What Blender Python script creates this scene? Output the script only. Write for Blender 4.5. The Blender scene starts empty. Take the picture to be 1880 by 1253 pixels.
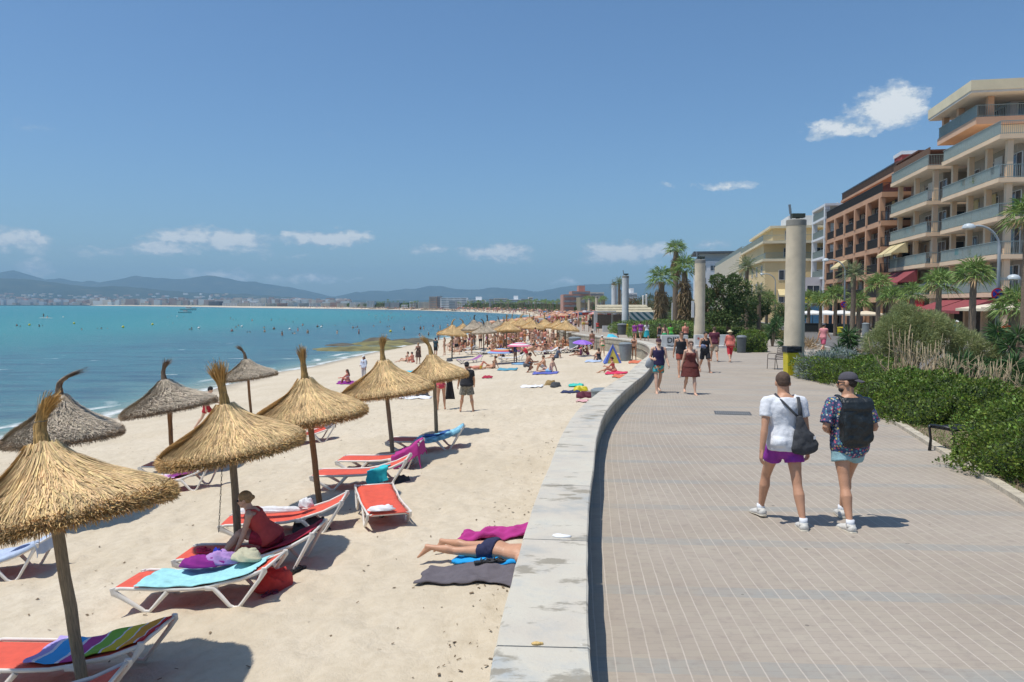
import bpy, math, random
import numpy as np
from mathutils import Vector, Matrix, Euler
rnd = random.Random(7)
NR = np.random.RandomState(5)
SC = bpy.context.scene
COL = SC.collection
R = math.radians
PI = math.pi

# ------------------------------------------------------------- camera
FPX = 1400.0
CAMZ = 2.6
PITCH = math.atan(68.5 / FPX)
cd = bpy.data.cameras.new('camera'); cam = bpy.data.objects.new('camera', cd); COL.objects.link(cam)
cam.location = (0, 0, CAMZ); cam.rotation_euler = (PI / 2 - PITCH, 0, 0)
cd.sensor_width = 36; cd.lens = 36 * FPX / 1880; cd.clip_start = .1; cd.clip_end = 60000
SC.camera = cam

def ray(px, py):
    c = (px - 940) / FPX; d = (626.5 - py) / FPX
    return Vector((c, math.cos(PITCH) + d * math.sin(PITCH), -math.sin(PITCH) + d * math.cos(PITCH)))
def G(px, py, z=0.0):
    r = ray(px, py); t = (z - CAMZ) / r.z
    return Vector((r.x * t, r.y * t, z))
def D(px, py, y):
    r = ray(px, py); t = y / r.y
    return Vector((r.x * t, y, CAMZ + r.z * t))
def lerp(a, b, t): return a + (b - a) * t
def H(px, py, fz):
    """where the ray through a photo pixel meets a height function z = fz(x, y)"""
    r = ray(px, py)
    lo = 1.0; t = 1.0; step = .5
    while t < 4000:
        p = r * t
        if CAMZ + p.z <= fz(p.x, p.y): break
        lo = t; t += step; step *= 1.03
    hi = t
    for _ in range(30):
        m = (lo + hi) / 2; p = r * m
        if CAMZ + p.z <= fz(p.x, p.y): hi = m
        else: lo = m
    p = r * hi
    return Vector((p.x, p.y, fz(p.x, p.y)))
def ss(a, b, x):
    t = np.clip((x - a) / (b - a), 0, 1); return t * t * (3 - 2 * t)

# numpy value noise
_T = np.random.RandomState(3).rand(256, 256).astype(np.float32)
def vnoise(x, y):
    xi = np.floor(x).astype(int); yi = np.floor(y).astype(int)
    fx = x - xi; fy = y - yi; fx = fx * fx * (3 - 2 * fx); fy = fy * fy * (3 - 2 * fy)
    a = _T[xi & 255, yi & 255]; b = _T[(xi + 1) & 255, yi & 255]; c = _T[xi & 255, (yi + 1) & 255]; d = _T[(xi + 1) & 255, (yi + 1) & 255]
    return (a * (1 - fx) + b * fx) * (1 - fy) + (c * (1 - fx) + d * fx) * fy
def fbm(x, y, o=4):
    s = 0; a = .5
    for i in range(o):
        s = s + a * vnoise(x * 2 ** i + 17 * i, y * 2 ** i + 9 * i); a *= .5
    return s

# ------------------------------------------------------------- terrain curves
_PY = [-50, 8, 25, 42, 60, 80, 2000]; _PZ = [0, 0, -.12, -.2, -.4, -.6, -.6]
def prom_z(x, y): return float(np.interp(y, _PY, _PZ))
WTOP = .42
def wtop_z(x, y): return prom_z(x, y) + WTOP
SEA = -2.9
# wall coping edges traced on the photo (beach side, promenade side) as it curves away
WL = [G(905, 1253, WTOP), G(940, 1080, WTOP), G(985, 930, WTOP), G(1020, 850, WTOP)] + [H(a, b, wtop_z) for a, b in
      [(1042, 790), (1067, 751), (1117, 709), (1155, 683), (1186, 664)]]
WC = []
WRp = [G(1080, 1253, WTOP), G(1072, 1000, WTOP), G(1075, 900, WTOP)] + [H(a, b, wtop_z) for a, b in
      [(1088, 800), (1097, 771), (1117, 738), (1147, 713), (1174, 694), (1195, 679)]]
WLx = ([p.y for p in WL], [p.x for p in WL]); WRx = ([p.y for p in WRp], [p.x for p in WRp])
ys = [4.4, 5.9, 7.2, 8.6, 10.3, 12.6, 15.5, 18.5, 22, 25]
for y in ys:
    WC.append(((np.interp(y, *WLx) + np.interp(y, *WRx)) / 2, y))
WC = [(.1, -1), (.08, 1.5)] + WC + [(5.3, 30), (6.8, 36), (8.0, 43), (8.5, 49), (8.1, 55), (6.8, 61.5), (5.6, 70), (5.4, 85), (6.5, 105), (8.7, 125),
      (13, 150), (19, 185), (26, 225), (33, 265), (37, 300), (38, 340), (37, 375)]
def catmull(P, n):
    out = []
    for i in range(len(P) - 1):
        p0 = P[max(i - 1, 0)]; p1 = P[i]; p2 = P[i + 1]; p3 = P[min(i + 2, len(P) - 1)]
        for k in range(n):
            t = k / n
            out.append(tuple(.5 * (2 * b + (c - a) * t + (2 * a - 5 * b + 4 * c - d) * t * t + (-a + 3 * b - 3 * c + d) * t ** 3) for a, b, c, d in zip(p0, p1, p2, p3)))
    out.append(tuple(P[-1])); return out
WCs = catmull(WC, 5)
_wy = [p[1] for p in WCs]; _wx = [p[0] for p in WCs]
def wall_x(y): return np.interp(y, _wy, _wx)
SH = [(-23, -30), (-22, 5)] + [(p.x, p.y) for p in [G(a, b, SEA) for a, b in
     [(0, 814), (225, 763), (479, 690), (543, 679), (579, 672), (684, 648), (799, 625), (870, 613), (930, 603), (990, 592), (1000, 587), (985, 583),
      (971, 579), (923, 576), (875, 573.5), (828, 572), (764, 570), (700, 568.7), (600, 567.2), (500, 566), (430, 565), (340, 563.3), (170, 561.6), (0, 560.4), (-500, 559.8)]]]
SHs = catmull(SH, 4)
_k = max(range(len(SHs)), key=lambda i: SHs[i][0])          # where the bay turns back
_sy = [p[1] for p in SHs[:_k + 1]]; _sx = [p[0] for p in SHs[:_k + 1]]
def shore_x(y): return np.interp(y, _sy, _sx)
def sand_wall_z(y): return np.interp(y, [0, 10, 30, 50, 70, 100, 400], [-.62, -.62, -.75, -.9, -1.2, -1.4, -1.5])
def sand_z0(x, y):
    wx = wall_x(y) - .25; sx = shore_x(y)
    t = np.clip((wx - x) / (wx - sx), 0, 1.6)
    return sand_wall_z(y) + (SEA - sand_wall_z(y)) * t ** 1.15
def sand_noise(x, y, t):
    amp = ss(1.12, .85, t) * ss(90, 20, y)
    return amp * ((fbm(x * .45, y * .45, 2) - .38) * .14 + (fbm(x * 2.6, y * 2.3, 2) - .38) * .11 + (fbm(x * 6.0 + 50, y * 5.0, 2) - .38) * .105)
def sand_z(x, y):
    z = float(sand_z0(x, y))
    if y < 60: wx = wall_x(y); z += float(sand_noise(np.float64(x), np.float64(y), (wx - x) / (wx - shore_x(y))))
    return z
def S(px, py): return H(px, py, sand_z)
def P(px, py): return H(px, py, prom_z)

# ------------------------------------------------------------- objects
def link(o): COL.objects.link(o); return o
def tag(o, label=None, cat=None, group=None, kind=None):
    if label: o['label'] = label
    if cat: o['category'] = cat
    if group: o['group'] = group
    if kind: o['kind'] = kind
    return o
def root(name, label, cat, loc=(0, 0, 0), rz=0, group=None, rot=None):
    o = bpy.data.objects.new(name, None); link(o); o.empty_display_size = .1
    o.location = loc; o.rotation_euler = rot if rot else (0, 0, rz)
    return tag(o, label, cat, group)
def part(par, name, me, mats=None, label=None, loc=None, rot=None, own=False):
    o = bpy.data.objects.new(name, me); link(o); o.parent = par
    if mats is not None: setm(o, mats, own)
    if loc is not None: o.location = loc
    if rot is not None: o.rotation_euler = rot
    if label: o['label'] = label
    return o
def setm(o, mats, own=False):
    if not isinstance(mats, (list, tuple)): mats = [mats]
    me = o.data
    while len(me.materials) < len(mats): me.materials.append(None)
    for i, m in enumerate(mats):
        if own:
            o.material_slots[i].link = 'OBJECT'; o.material_slots[i].material = m
        else: me.materials[i] = m
def thing(name, me, mats, label, cat, loc=(0, 0, 0), rz=0, group=None, rot=None, kind=None, own=False):
    o = bpy.data.objects.new(name, me); link(o); setm(o, mats, own)
    o.location = loc; o.rotation_euler = rot if rot else (0, 0, rz)
    return tag(o, label, cat, group, kind)
def dup(r, loc, rz=None, label=None, group=None, scale=None, kids=True):
    c = r.copy(); link(c); c.location = loc
    if rz is not None: c.rotation_euler = (0, 0, rz)
    if scale: c.scale = (scale,) * 3 if not isinstance(scale, tuple) else scale
    if label: c['label'] = label
    if group: c['group'] = group
    for ch in (r.children if kids else ()):
        d = ch.copy(); link(d); d.parent = c
        for g in ch.children:
            e = g.copy(); link(e); e.parent = d
    return c

class MB:
    def __init__(s): s.v = []; s.f = []; s.mi = []; s.uv = None
    def add(s, vs, fs, mi=0):
        b = len(s.v); s.v += [tuple(v) for v in vs]
        for f in fs: s.f.append([b + i for i in f]); s.mi.append(mi)
        return s
    def box(s, c, sz, rz=0, mi=0, rot=None, taper=1):
        M = rot.to_matrix() if rot else Matrix.Rotation(rz, 3, 'Z'); c = Vector(c); vs = []
        for k in (-1, 1):
            q = taper if k > 0 else 1
            for i, j in ((-1, -1), (1, -1), (1, 1), (-1, 1)):
                vs.append(c + M @ Vector((i * sz[0] / 2 * q, j * sz[1] / 2 * q, k * sz[2] / 2)))
        return s.add(vs, [(3, 2, 1, 0), (4, 5, 6, 7), (0, 1, 5, 4), (1, 2, 6, 5), (2, 3, 7, 6), (3, 0, 4, 7)], mi)
    def beam(s, a, b, w, h, mi=0, up=(0, 0, 1)):
        a = Vector(a); b = Vector(b); d = (b - a).normalized(); up = Vector(up)
        if abs(d.dot(up)) > .95: up = Vector((0, 1, 0))
        x = d.cross(up).normalized(); z = x.cross(d).normalized(); vs = []
        for p in (a, b):
            for i, j in ((-1, -1), (1, -1), (1, 1), (-1, 1)): vs.append(p + x * i * w / 2 + z * j * h / 2)
        return s.add(vs, [(0, 1, 2, 3), (7, 6, 5, 4), (4, 5, 1, 0), (5, 6, 2, 1), (6, 7, 3, 2), (7, 4, 0, 3)], mi)
    def loft(s, pts, rad, seg=10, mi=0, side=None, cap=True, ph=0):
        """tube through pts; rad = number or (a, b) per point; a is along 'side'"""
        pts = [Vector(p) for p in pts]; n = len(pts); b = len(s.v); ref = Vector(side) if side else None
        for i, p in enumerate(pts):
            d = (pts[min(i + 1, n - 1)] - pts[max(i - 1, 0)]).normalized()
            if ref is None: ref = Vector((1, 0, 0)) if abs(d.x) < .9 else Vector((0, 1, 0))
            x = (ref - d * ref.dot(d)).normalized(); y = d.cross(x)
            r = rad[i] if isinstance(rad, (list, tuple)) else rad
            ra, rb = r if isinstance(r, (list, tuple)) else (r, r)
            for k in range(seg):
                a = 2 * PI * k / seg + ph
                s.v.append(tuple(p + x * ra * math.cos(a) + y * rb * math.sin(a)))
        for i in range(n - 1):
            for k in range(seg):
                k2 = (k + 1) % seg; s.f.append([b + i * seg + k, b + i * seg + k2, b + (i + 1) * seg + k2, b + (i + 1) * seg + k]); s.mi.append(mi)
        if cap:
            s.f.append([b + k for k in range(seg)][::-1]); s.mi.append(mi)
            s.f.append([b + (n - 1) * seg + k for k in range(seg)]); s.mi.append(mi)
        return s
    def ell(s, c, r, seg=12, rings=8, mi=0, M=None):
        c = Vector(c); r = (r,) * 3 if isinstance(r, (int, float)) else r; M = M or Matrix.Identity(3)
        vs = [c + M @ Vector((0, 0, -r[2]))]; fs = []
        for i in range(1, rings):
            t = PI * i / rings
            for k in range(seg):
                a = 2 * PI * k / seg; vs.append(c + M @ Vector((r[0] * math.sin(t) * math.cos(a), r[1] * math.sin(t) * math.sin(a), -r[2] * math.cos(t))))
        vs.append(c + M @ Vector((0, 0, r[2]))); L = len(vs) - 1
        for k in range(seg):
            k2 = (k + 1) % seg
            fs.append((0, 1 + k2, 1 + k)); fs.append((L, L - seg + k, L - seg + k2))
            for i in range(rings - 2): fs.append((1 + i * seg + k, 1 + i * seg + k2, 1 + (i + 1) * seg + k2, 1 + (i + 1) * seg + k))
        return s.add(vs, fs, mi)
    def lathe(s, prof, c=(0, 0, 0), seg=24, mi=0, cap=True):
        b = len(s.v); c = Vector(c)
        for r, z in prof:
            for k in range(seg): a = 2 * PI * k / seg; s.v.append((c.x + r * math.cos(a), c.y + r * math.sin(a), c.z + z))
        n = len(prof)
        for i in range(n - 1):
            for k in range(seg):
                k2 = (k + 1) % seg; s.f.append([b + i * seg + k, b + i * seg + k2, b + (i + 1) * seg + k2, b + (i + 1) * seg + k]); s.mi.append(mi)
        if cap:
            s.f.append([b + k for k in range(seg)][::-1]); s.mi.append(mi); s.f.append([b + (n - 1) * seg + k for k in range(seg)]); s.mi.append(mi)
        return s
    def prism(s, poly, z0, z1, mi=0):
        n = len(poly)
        if sum(poly[i][0] * poly[(i + 1) % n][1] - poly[(i + 1) % n][0] * poly[i][1] for i in range(n)) < 0: poly = poly[::-1]
        vs = [(x, y, z0) for x, y in poly] + [(x, y, z1) for x, y in poly]
        return s.add(vs, [tuple(range(n))[::-1], tuple(range(n, 2 * n))] + [(i, (i + 1) % n, n + (i + 1) % n, n + i) for i in range(n)], mi)
    def grid(s, fn, nu, nv, mi=0):
        b = len(s.v)
        for i in range(nu + 1):
            for j in range(nv + 1): s.v.append(tuple(fn(i / nu, j / nv)))
        for i in range(nu):
            for j in range(nv):
                a = b + i * (nv + 1) + j; s.f.append([a, a + nv + 1, a + nv + 2, a + 1]); s.mi.append(mi)
        return s
    def mesh(s, name='m', smooth=False, bevel=0):
        me = bpy.data.meshes.new(name); me.from_pydata(s.v, [], s.f)
        k = max(s.mi) + 1 if s.mi else 1
        for _ in range(k): me.materials.append(None)
        me.polygons.foreach_set('material_index', s.mi)
        if smooth is True: me.polygons.foreach_set('use_smooth', [True] * len(s.f))
        elif smooth: me.polygons.foreach_set('use_smooth', [True] * len(s.f)); me.set_sharp_from_angle(angle=R(smooth))
        me.update()
        return me
TMP = bpy.data.objects.new('tmp', None)
def evalmesh(me, mods):
    o = bpy.data.objects.new('tmp_eval', me); COL.objects.link(o)
    for t, kw in mods:
        m = o.modifiers.new(t, t)
        for k, v in kw.items(): setattr(m, k, v)
    dg = bpy.context.evaluated_depsgraph_get()
    r = bpy.data.meshes.new_from_object(o.evaluated_get(dg), depsgraph=dg)
    bpy.data.objects.remove(o); bpy.data.meshes.remove(me)
    return r
def remesh(mb, vox, smooth=4, name='body', wr=0):
    mods = [('REMESH', dict(mode='VOXEL', voxel_size=vox, use_smooth_shade=True)), ('SMOOTH', dict(factor=.5, iterations=smooth))]
    if wr:
        mods.append(('DISPLACE', dict(texture=WRINK, strength=wr, mid_level=.5, texture_coords='LOCAL')))
    m = evalmesh(mb.mesh(), mods); m.name = name; m.materials.clear(); m.materials.append(None); return m
WRINK = bpy.data.textures.new('wrinkle', 'CLOUDS'); WRINK.noise_scale = .09; WRINK.noise_depth = 2

def npmesh(V, F, name='m', mi=None, smooth=False):
    V = np.asarray(V, dtype=np.float32); F = np.asarray(F, dtype=np.int32); k = F.shape[1]
    me = bpy.data.meshes.new(name); me.vertices.add(len(V)); me.vertices.foreach_set('co', V.ravel())
    me.loops.add(F.size); me.loops.foreach_set('vertex_index', F.ravel())
    me.polygons.add(len(F)); me.polygons.foreach_set('loop_start', np.arange(0, F.size, k, dtype=np.int32))
    if smooth: me.polygons.foreach_set('use_smooth', np.ones(len(F), dtype=bool))
    nm = 1 if mi is None else int(mi.max()) + 1
    for _ in range(nm): me.materials.append(None)
    if mi is not None: me.polygons.foreach_set('material_index', mi.astype(np.int32))
    me.update(calc_edges=True); me.validate(); return me
def gridmesh(X, Y, Z, name, smooth=True):
    n, m = X.shape; V = np.stack([X, Y, Z], -1).reshape(-1, 3)
    i = np.arange(n - 1)[:, None] * m + np.arange(m - 1)[None, :]
    F = np.stack([i, i + 1, i + m + 1, i + m], -1).reshape(-1, 4)
    me = npmesh(V, F, name, smooth=smooth)
    return me
def unit(v): return v / (np.linalg.norm(v, axis=-1, keepdims=True) + 1e-9)
def leaves(Pp, N, L, W, droop=0.0, kite=True):
    """Pp base points (n,3), N directions (n,3); L, W lengths and widths: one diamond leaf each"""
    n = len(Pp); N = unit(N); r = NR.normal(size=(n, 3)); X = unit(np.cross(N, r)); Lr = np.reshape(L, (-1, 1)) * np.ones((n, 1)); Wr = np.reshape(W, (-1, 1)) * np.ones((n, 1))
    tip = Pp + N * Lr; tip[:, 2] -= (droop * Lr[:, 0])
    mid = Pp + N * Lr * .5 ; Z = unit(np.cross(X, N)) * Wr * .18
    V = np.stack([Pp, mid + X * Wr / 2 + Z, tip, mid - X * Wr / 2 + Z], 1).reshape(-1, 3)
    F = np.arange(4 * n).reshape(-1, 4)
    return V, F
def join(parts):
    Vs = []; Fs = []; b = 0
    for V, F in parts: Vs.append(V); Fs.append(F + b); b += len(V)
    return np.concatenate(Vs), np.concatenate(Fs)
# ------------------------------------------------------------- materials
class NT:
    def __init__(s, nt): s.t = nt; s.n = nt.nodes; s.l = nt.links
    def new(s, t, **kw):
        n = s.n.new(t)
        for k, v in kw.items():
            if k.startswith('_'): setattr(n, k[1:], v)
            else:
                inp = n.inputs[int(k[1:])] if k[0] == 'i' and k[1:].isdigit() else n.inputs[k.replace('__', ' ')]
                s.put(inp, v)
        return n
    def put(s, inp, v):
        if isinstance(v, bpy.types.NodeSocket): s.l.new(v, inp)
        elif isinstance(v, bpy.types.Node): s.l.new(v.outputs[0], inp)
        else:
            if inp.type == 'RGBA' and len(v) == 3: v = (*v, 1)
            inp.default_value = v
    def m(s, op, a, b=None, c=None, clamp=False):
        n = s.n.new('ShaderNodeMath'); n.operation = op; n.use_clamp = clamp
        for i, v in enumerate((a, b, c)):
            if v is not None: s.put(n.inputs[i], v)
        return n.outputs[0]
    def mix(s, f, a, b, bt='MIX'):
        n = s.n.new('ShaderNodeMix'); n.data_type = 'RGBA'; n.blend_type = bt
        s.put(n.inputs[0], f); s.put(n.inputs[6], a); s.put(n.inputs[7], b); return n.outputs[2]
    def ramp(s, f, stops, interp='LINEAR'):
        n = s.n.new('ShaderNodeValToRGB'); s.put(n.inputs[0], f); e = n.color_ramp.elements; n.color_ramp.interpolation = interp
        while len(e) < len(stops): e.new(.5)
        for el, (p, c) in zip(e, stops):
            el.position = p; el.color = (*c, 1) if not isinstance(c, (int, float)) else (c, c, c, 1)
        return n.outputs[0]
    def noise(s, vec, scale, detail=3, rough=.55, out=0, **k):
        n = s.n.new('ShaderNodeTexNoise'); n.inputs['Scale'].default_value = scale; n.inputs['Detail'].default_value = detail; n.inputs['Roughness'].default_value = rough
        if vec is not None: s.put(n.inputs['Vector'], vec)
        return n.outputs[out]
    def mp(s, vec, scale=(1, 1, 1), rot=(0, 0, 0), loc=(0, 0, 0)):
        n = s.n.new('ShaderNodeMapping'); s.put(n.inputs[0], vec); n.inputs['Scale'].default_value = scale; n.inputs['Rotation'].default_value = rot; n.inputs['Location'].default_value = loc
        return n.outputs[0]
    def bump(s, h, st=.3, dist=.02, nrm=None):
        n = s.n.new('ShaderNodeBump'); s.put(n.inputs['Height'], h); n.inputs['Strength'].default_value = st; n.inputs['Distance'].default_value = dist
        if nrm is not None: s.put(n.inputs['Normal'], nrm)
        return n.outputs[0]
def newmat(name):
    m = bpy.data.materials.new(name); m.use_nodes = True; t = NT(m.node_tree); b = t.n['Principled BSDF']
    tc = t.new('ShaderNodeTexCoord'); return m, t, b, tc
_mc = {}
def M(name, col, rough=.75, var=.18, scale=6, bump=0, bscale=30, metal=0, island=0, trans=0, spec=None, stretch=None, dirt=0, coat=0, huevar=0):
    if name in _mc: return _mc[name]
    m, t, b, tc = newmat(name); v = tc.outputs['Object']
    if stretch: v = t.mp(v, stretch)
    n = t.noise(v, scale, 4)
    lo = tuple(c * (1 - var) for c in col); hi = tuple(min(1, c * (1 + var)) for c in col)
    c = t.ramp(n, [(.3, lo), (.7, hi)])
    if dirt: c = t.mix(t.m('MULTIPLY', t.ramp(t.noise(tc.outputs['Object'], scale * .35, 5, .7), [(.45, 0.), (.75, 1.)]), dirt), c, tuple(x * .45 for x in col))
    if island:
        g = t.new('ShaderNodeNewGeometry').outputs['Random Per Island']
        hs = t.new('ShaderNodeHueSaturation', Color=c)
        t.put(hs.inputs['Value'], t.m('MULTIPLY_ADD', g, island * 2, 1 - island))
        if huevar: t.put(hs.inputs['Hue'], t.m('MULTIPLY_ADD', t.m('FRACT', t.m('MULTIPLY', g, 7.13)), huevar * 2, .5 - huevar))
        c = hs.outputs[0]
    t.put(b.inputs['Base Color'], c); b.inputs['Roughness'].default_value = rough; b.inputs['Metallic'].default_value = metal
    if spec is not None: b.inputs['Specular IOR Level'].default_value = spec
    if coat: b.inputs['Coat Weight'].default_value = coat
    if bump: t.put(b.inputs['Normal'], t.bump(t.noise(v, bscale, 4), bump, .02))
    if trans:
        tr = t.new('ShaderNodeBsdfTranslucent', Color=c); mx = t.new('ShaderNodeMixShader', i0=trans, i1=b, i2=tr)
        t.l.new(mx.outputs[0], t.n['Material Output'].inputs[0])
    _mc[name] = m; return m

# ---- sun, sky and clouds
SUN_DIR = Vector((-.335, -.10, .937)).normalized()          # towards the sun: high, from the sea side and a little behind the camera
sd_ = bpy.data.lights.new('sun', 'SUN'); sd_.energy = 4.3; sd_.angle = R(.5); sd_.color = (1, .955, .88)
so = bpy.data.objects.new('sun', sd_); link(so); so.rotation_euler = SUN_DIR.to_track_quat('Z', 'Y').to_euler(); so.location = (0, 0, 60)
SC.view_settings.view_transform = 'Standard'; SC.view_settings.look = 'None'; SC.view_settings.exposure = 0.0; SC.view_settings.gamma = 1
W = bpy.data.worlds.new('World'); SC.world = W; W.use_nodes = True
wt = NT(W.node_tree); bg = wt.n['Background']
sky = wt.new('ShaderNodeTexSky', _sky_type='NISHITA', _sun_disc=False)
el = math.asin(SUN_DIR.z); sky.sun_elevation = el; sky.sun_rotation = math.atan2(SUN_DIR.x, SUN_DIR.y)
sky.altitude = 0; sky.air_density = 1.0; sky.dust_density = 1.0; sky.ozone_density = 1.6
tcw = wt.new('ShaderNodeTexCoord'); sep = wt.new('ShaderNodeSeparateXYZ', i0=tcw.outputs['Generated'])
az = wt.m('ARCTAN2', sep.outputs[0], sep.outputs[1]); elv = wt.m('ARCSINE', sep.outputs[2])
cmb = wt.new('ShaderNodeCombineXYZ', X=az, Y=wt.m('MULTIPLY', elv, 1.6), Z=0.0).outputs[0]
wn = wt.m('SUBTRACT', wt.noise(cmb, 15, 4, .62), .5); wn2 = wt.m('SUBTRACT', wt.noise(cmb, 46, 6, .68), .5)
BL = [(20, 440, 40, 16, .9), (85, 458, 60, 14, .25), (155, 466, 35, 9, .3), (60, 492, 26, 14, .55), (212, 460, 22, 8, .35), (184, 452, 12, 5, .3),
      (345, 437, 62, 17, .85), (300, 457, 50, 12, .7), (430, 440, 60, 20, .8), (465, 461, 40, 9, .35), (600, 437, 66, 14, 1.15), (555, 443, 30, 11, .8), (535, 470, 34, 6, .3),
      (797, 455, 32, 9, .6), (905, 462, 58, 13, .95), (945, 470, 40, 12, .4), (580, 512, 34, 9, .65), (520, 514, 34, 7, .25), (650, 518, 20, 4, .4),
      (405, 506, 52, 11, .6), (1040, 517, 32, 8, .3), (1135, 466, 62, 20, .85), (1195, 464, 40, 18, .8), (1110, 476, 60, 14, .45), (1230, 462, 30, 16, .5),
      (1342, 338, 38, 10, .55), (1305, 452, 34, 10, .5), (1637, 196, 46, 34, 1.15), (1600, 210, 36, 22, .5), (1550, 234, 52, 15, .75), (640, 248, 80, 9, .05), (60, 232, 70, 10, .05), (280, 230, 90, 10, .03), (1225, 340, 16, 5, .2), (1275, 340, 10, 5, .2)]
azel = wt.new('ShaderNodeCombineXYZ', X=az, Y=elv, Z=0.0).outputs[0]
wq = wt.new('ShaderNodeVectorMath', _operation='SUBTRACT', i0=wt.noise(cmb, 34, 5, .62, out=1), i1=(.5, .5, .5)).outputs[0]
azel = wt.new('ShaderNodeVectorMath', _operation='MULTIPLY_ADD', i0=wq, i1=(.062, .030, 0), i2=azel).outputs[0]
field = None
for (px, py, rx, ry, amp) in BL:
    r0 = ray(px, py).normalized(); a0 = math.atan2(r0.x, r0.y); e0 = math.asin(r0.z)
    sx_ = FPX / (rx * 1.45); sy_ = FPX / (ry * 1.25)
    vm = wt.new('ShaderNodeVectorMath', _operation='MULTIPLY_ADD', i0=azel, i1=(sx_, sy_, 0), i2=(-a0 * sx_, -e0 * sy_, 0))
    ln = wt.new('ShaderNodeVectorMath', _operation='LENGTH', i0=vm.outputs[0]).outputs['Value']
    q = wt.m('MULTIPLY_ADD', ln, -amp, amp)
    field = q if field is None else wt.m('MAXIMUM', field, q)
field = wt.m('MULTIPLY', wt.m('MAXIMUM', field, 0.0), 1.9)
gate = wt.m('MULTIPLY', field, 5, clamp=True)
dens = wt.m('ADD', field, wt.m('MULTIPLY', gate, wt.m('ADD', wt.m('MULTIPLY', wn, 1.7), wt.m('MULTIPLY', wn2, 1.5))))
cf = wt.ramp(dens, [(.08, 0.), (.45, .42), (1.0, .95)]); wt.n[-1].color_ramp.interpolation = 'EASE'
shade = wt.ramp(wt.m('ADD', wt.m('MULTIPLY', dens, .45), wt.m('MULTIPLY', wn2, 1.6)), [(.05, (.45, .56, .68)), (.55, (.86, .89, .90))])
hsv = wt.new('ShaderNodeMix', _data_type='RGBA', _blend_type='MULTIPLY', i0=1.0, i6=sky.outputs[0], i7=(.745, .98, 1.185))
bg.inputs['Strength'].default_value = .105; wt.put(bg.inputs['Color'], hsv.outputs[2])
bg2 = wt.new('ShaderNodeBackground', Color=shade, Strength=1.0)
mxw = wt.new('ShaderNodeMixShader', i0=cf, i1=bg, i2=bg2)
wt.l.new(mxw.outputs[0], wt.n['World Output'].inputs[0])
SC.cycles.use_denoising = True
SC.cycles.max_bounces = 6; SC.cycles.diffuse_bounces = 3; SC.cycles.glossy_bounces = 3; SC.cycles.transmission_bounces = 4; SC.cycles.transparent_max_bounces = 6; SC.cycles.volume_bounces = 0
SC.cycles.caustics_reflective = False; SC.cycles.caustics_refractive = False

# ------------------------------------------------------------- palette
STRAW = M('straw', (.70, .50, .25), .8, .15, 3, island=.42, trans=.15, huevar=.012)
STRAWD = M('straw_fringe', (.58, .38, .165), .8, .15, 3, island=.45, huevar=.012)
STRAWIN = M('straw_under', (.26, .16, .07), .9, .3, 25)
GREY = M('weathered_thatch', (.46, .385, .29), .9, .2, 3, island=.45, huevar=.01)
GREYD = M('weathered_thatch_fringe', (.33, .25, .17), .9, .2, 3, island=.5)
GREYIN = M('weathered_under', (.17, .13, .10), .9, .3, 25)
TUFT = M('straw_tuft', (.47, .29, .10), .8, .15, 3, island=.4)
TUFTG = M('dark_tuft', (.19, .135, .09), .85, .15, 3, island=.4)
WOODG = M('weathered_wood', (.27, .22, .155), .85, .35, 9, .6, 24, stretch=(14, 14, 1.1))
WOODB = M('brown_wood', (.30, .155, .07), .8, .3, 9, .6, 24, stretch=(14, 14, 1.1))
WHITE = M('white_frame', (.76, .72, .66), .42, .06, 8, dirt=.18)
SLING = M('red_sling', (.72, .10, .055), .62, .1, 9, .25, 260, dirt=.12)
SLINGW = M('white_sling', (.62, .63, .66), .6, .1, 9)
METAL = M('grey_metal', (.33, .34, .34), .45, .1, 9, metal=.6)
DARK = M('dark_metal', (.035, .034, .033), .5, .3, 9)
PVC = M('grey_plastic', (.22, .25, .26), .5, .1, 5, dirt=.2)
BLACK = M('black_plastic', (.015, .016, .018), .4, .2, 9)
YEL = M('yellow_plastic', (.62, .52, .02), .45, .08, 5, dirt=.15)
BARK = M('bark', (.17, .125, .085), .95, .35, 14, .8, 20)
PBARK = M('palm_bark', (.22, .165, .115), .95, .4, 22, 1, 26, stretch=(1, 1, 3))
CONC = M('column_concrete', (.62, .53, .39), .85, .14, 1.6, .25, 40, dirt=.25)
CONCG = M('grey_painted_concrete', (.60, .62, .62), .8, .12, 1.6, .2, 40, dirt=.3)
# ------------------------------------------------------------- sand
m, t, b, tc = newmat('dry_sand'); SANDM = m
o = tc.outputs['Object']; n1 = t.noise(o, .35, 5, .6); n2 = t.noise(o, 7, 5, .65); n3 = t.noise(o, 90, 3, .7)
c = t.ramp(n1, [(.3, (.56, .475, .35)), (.7, (.65, .565, .44))])
c = t.mix(t.ramp(n2, [(.4, 0.), (.75, .55)]), c, (.46, .38, .265))
c = t.mix(t.ramp(n3, [(.62, 0.), (.8, .35)]), c, (.35, .26, .17))
zz = t.new('ShaderNodeSeparateXYZ', i0=t.new('ShaderNodeNewGeometry').outputs['Position']).outputs[2]
wet = t.ramp(t.m('ADD', zz, t.m('MULTIPLY', n1, .12)), [(0, 1.), (1, 0.)]); rr = t.n[-1]
wn_ = t.new('ShaderNodeMapRange', Value=t.m('ADD', zz, t.m('MULTIPLY', n1, .16))); wn_.inputs[1].default_value = -2.84; wn_.inputs[2].default_value = -2.66; wn_.inputs[3].default_value = 1; wn_.inputs[4].default_value = 0
wet = wn_.outputs[0]
c = t.mix(wet, c, (.36, .29, .20)); t.put(b.inputs['Base Color'], c)
t.put(b.inputs['Roughness'], t.m('MULTIPLY_ADD', wet, -.65, .95)); b.inputs['Specular IOR Level'].default_value = .3
vo = t.new('ShaderNodeTexVoronoi', Vector=o, Scale=3.6); vo.feature = 'SMOOTH_F1'
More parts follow.
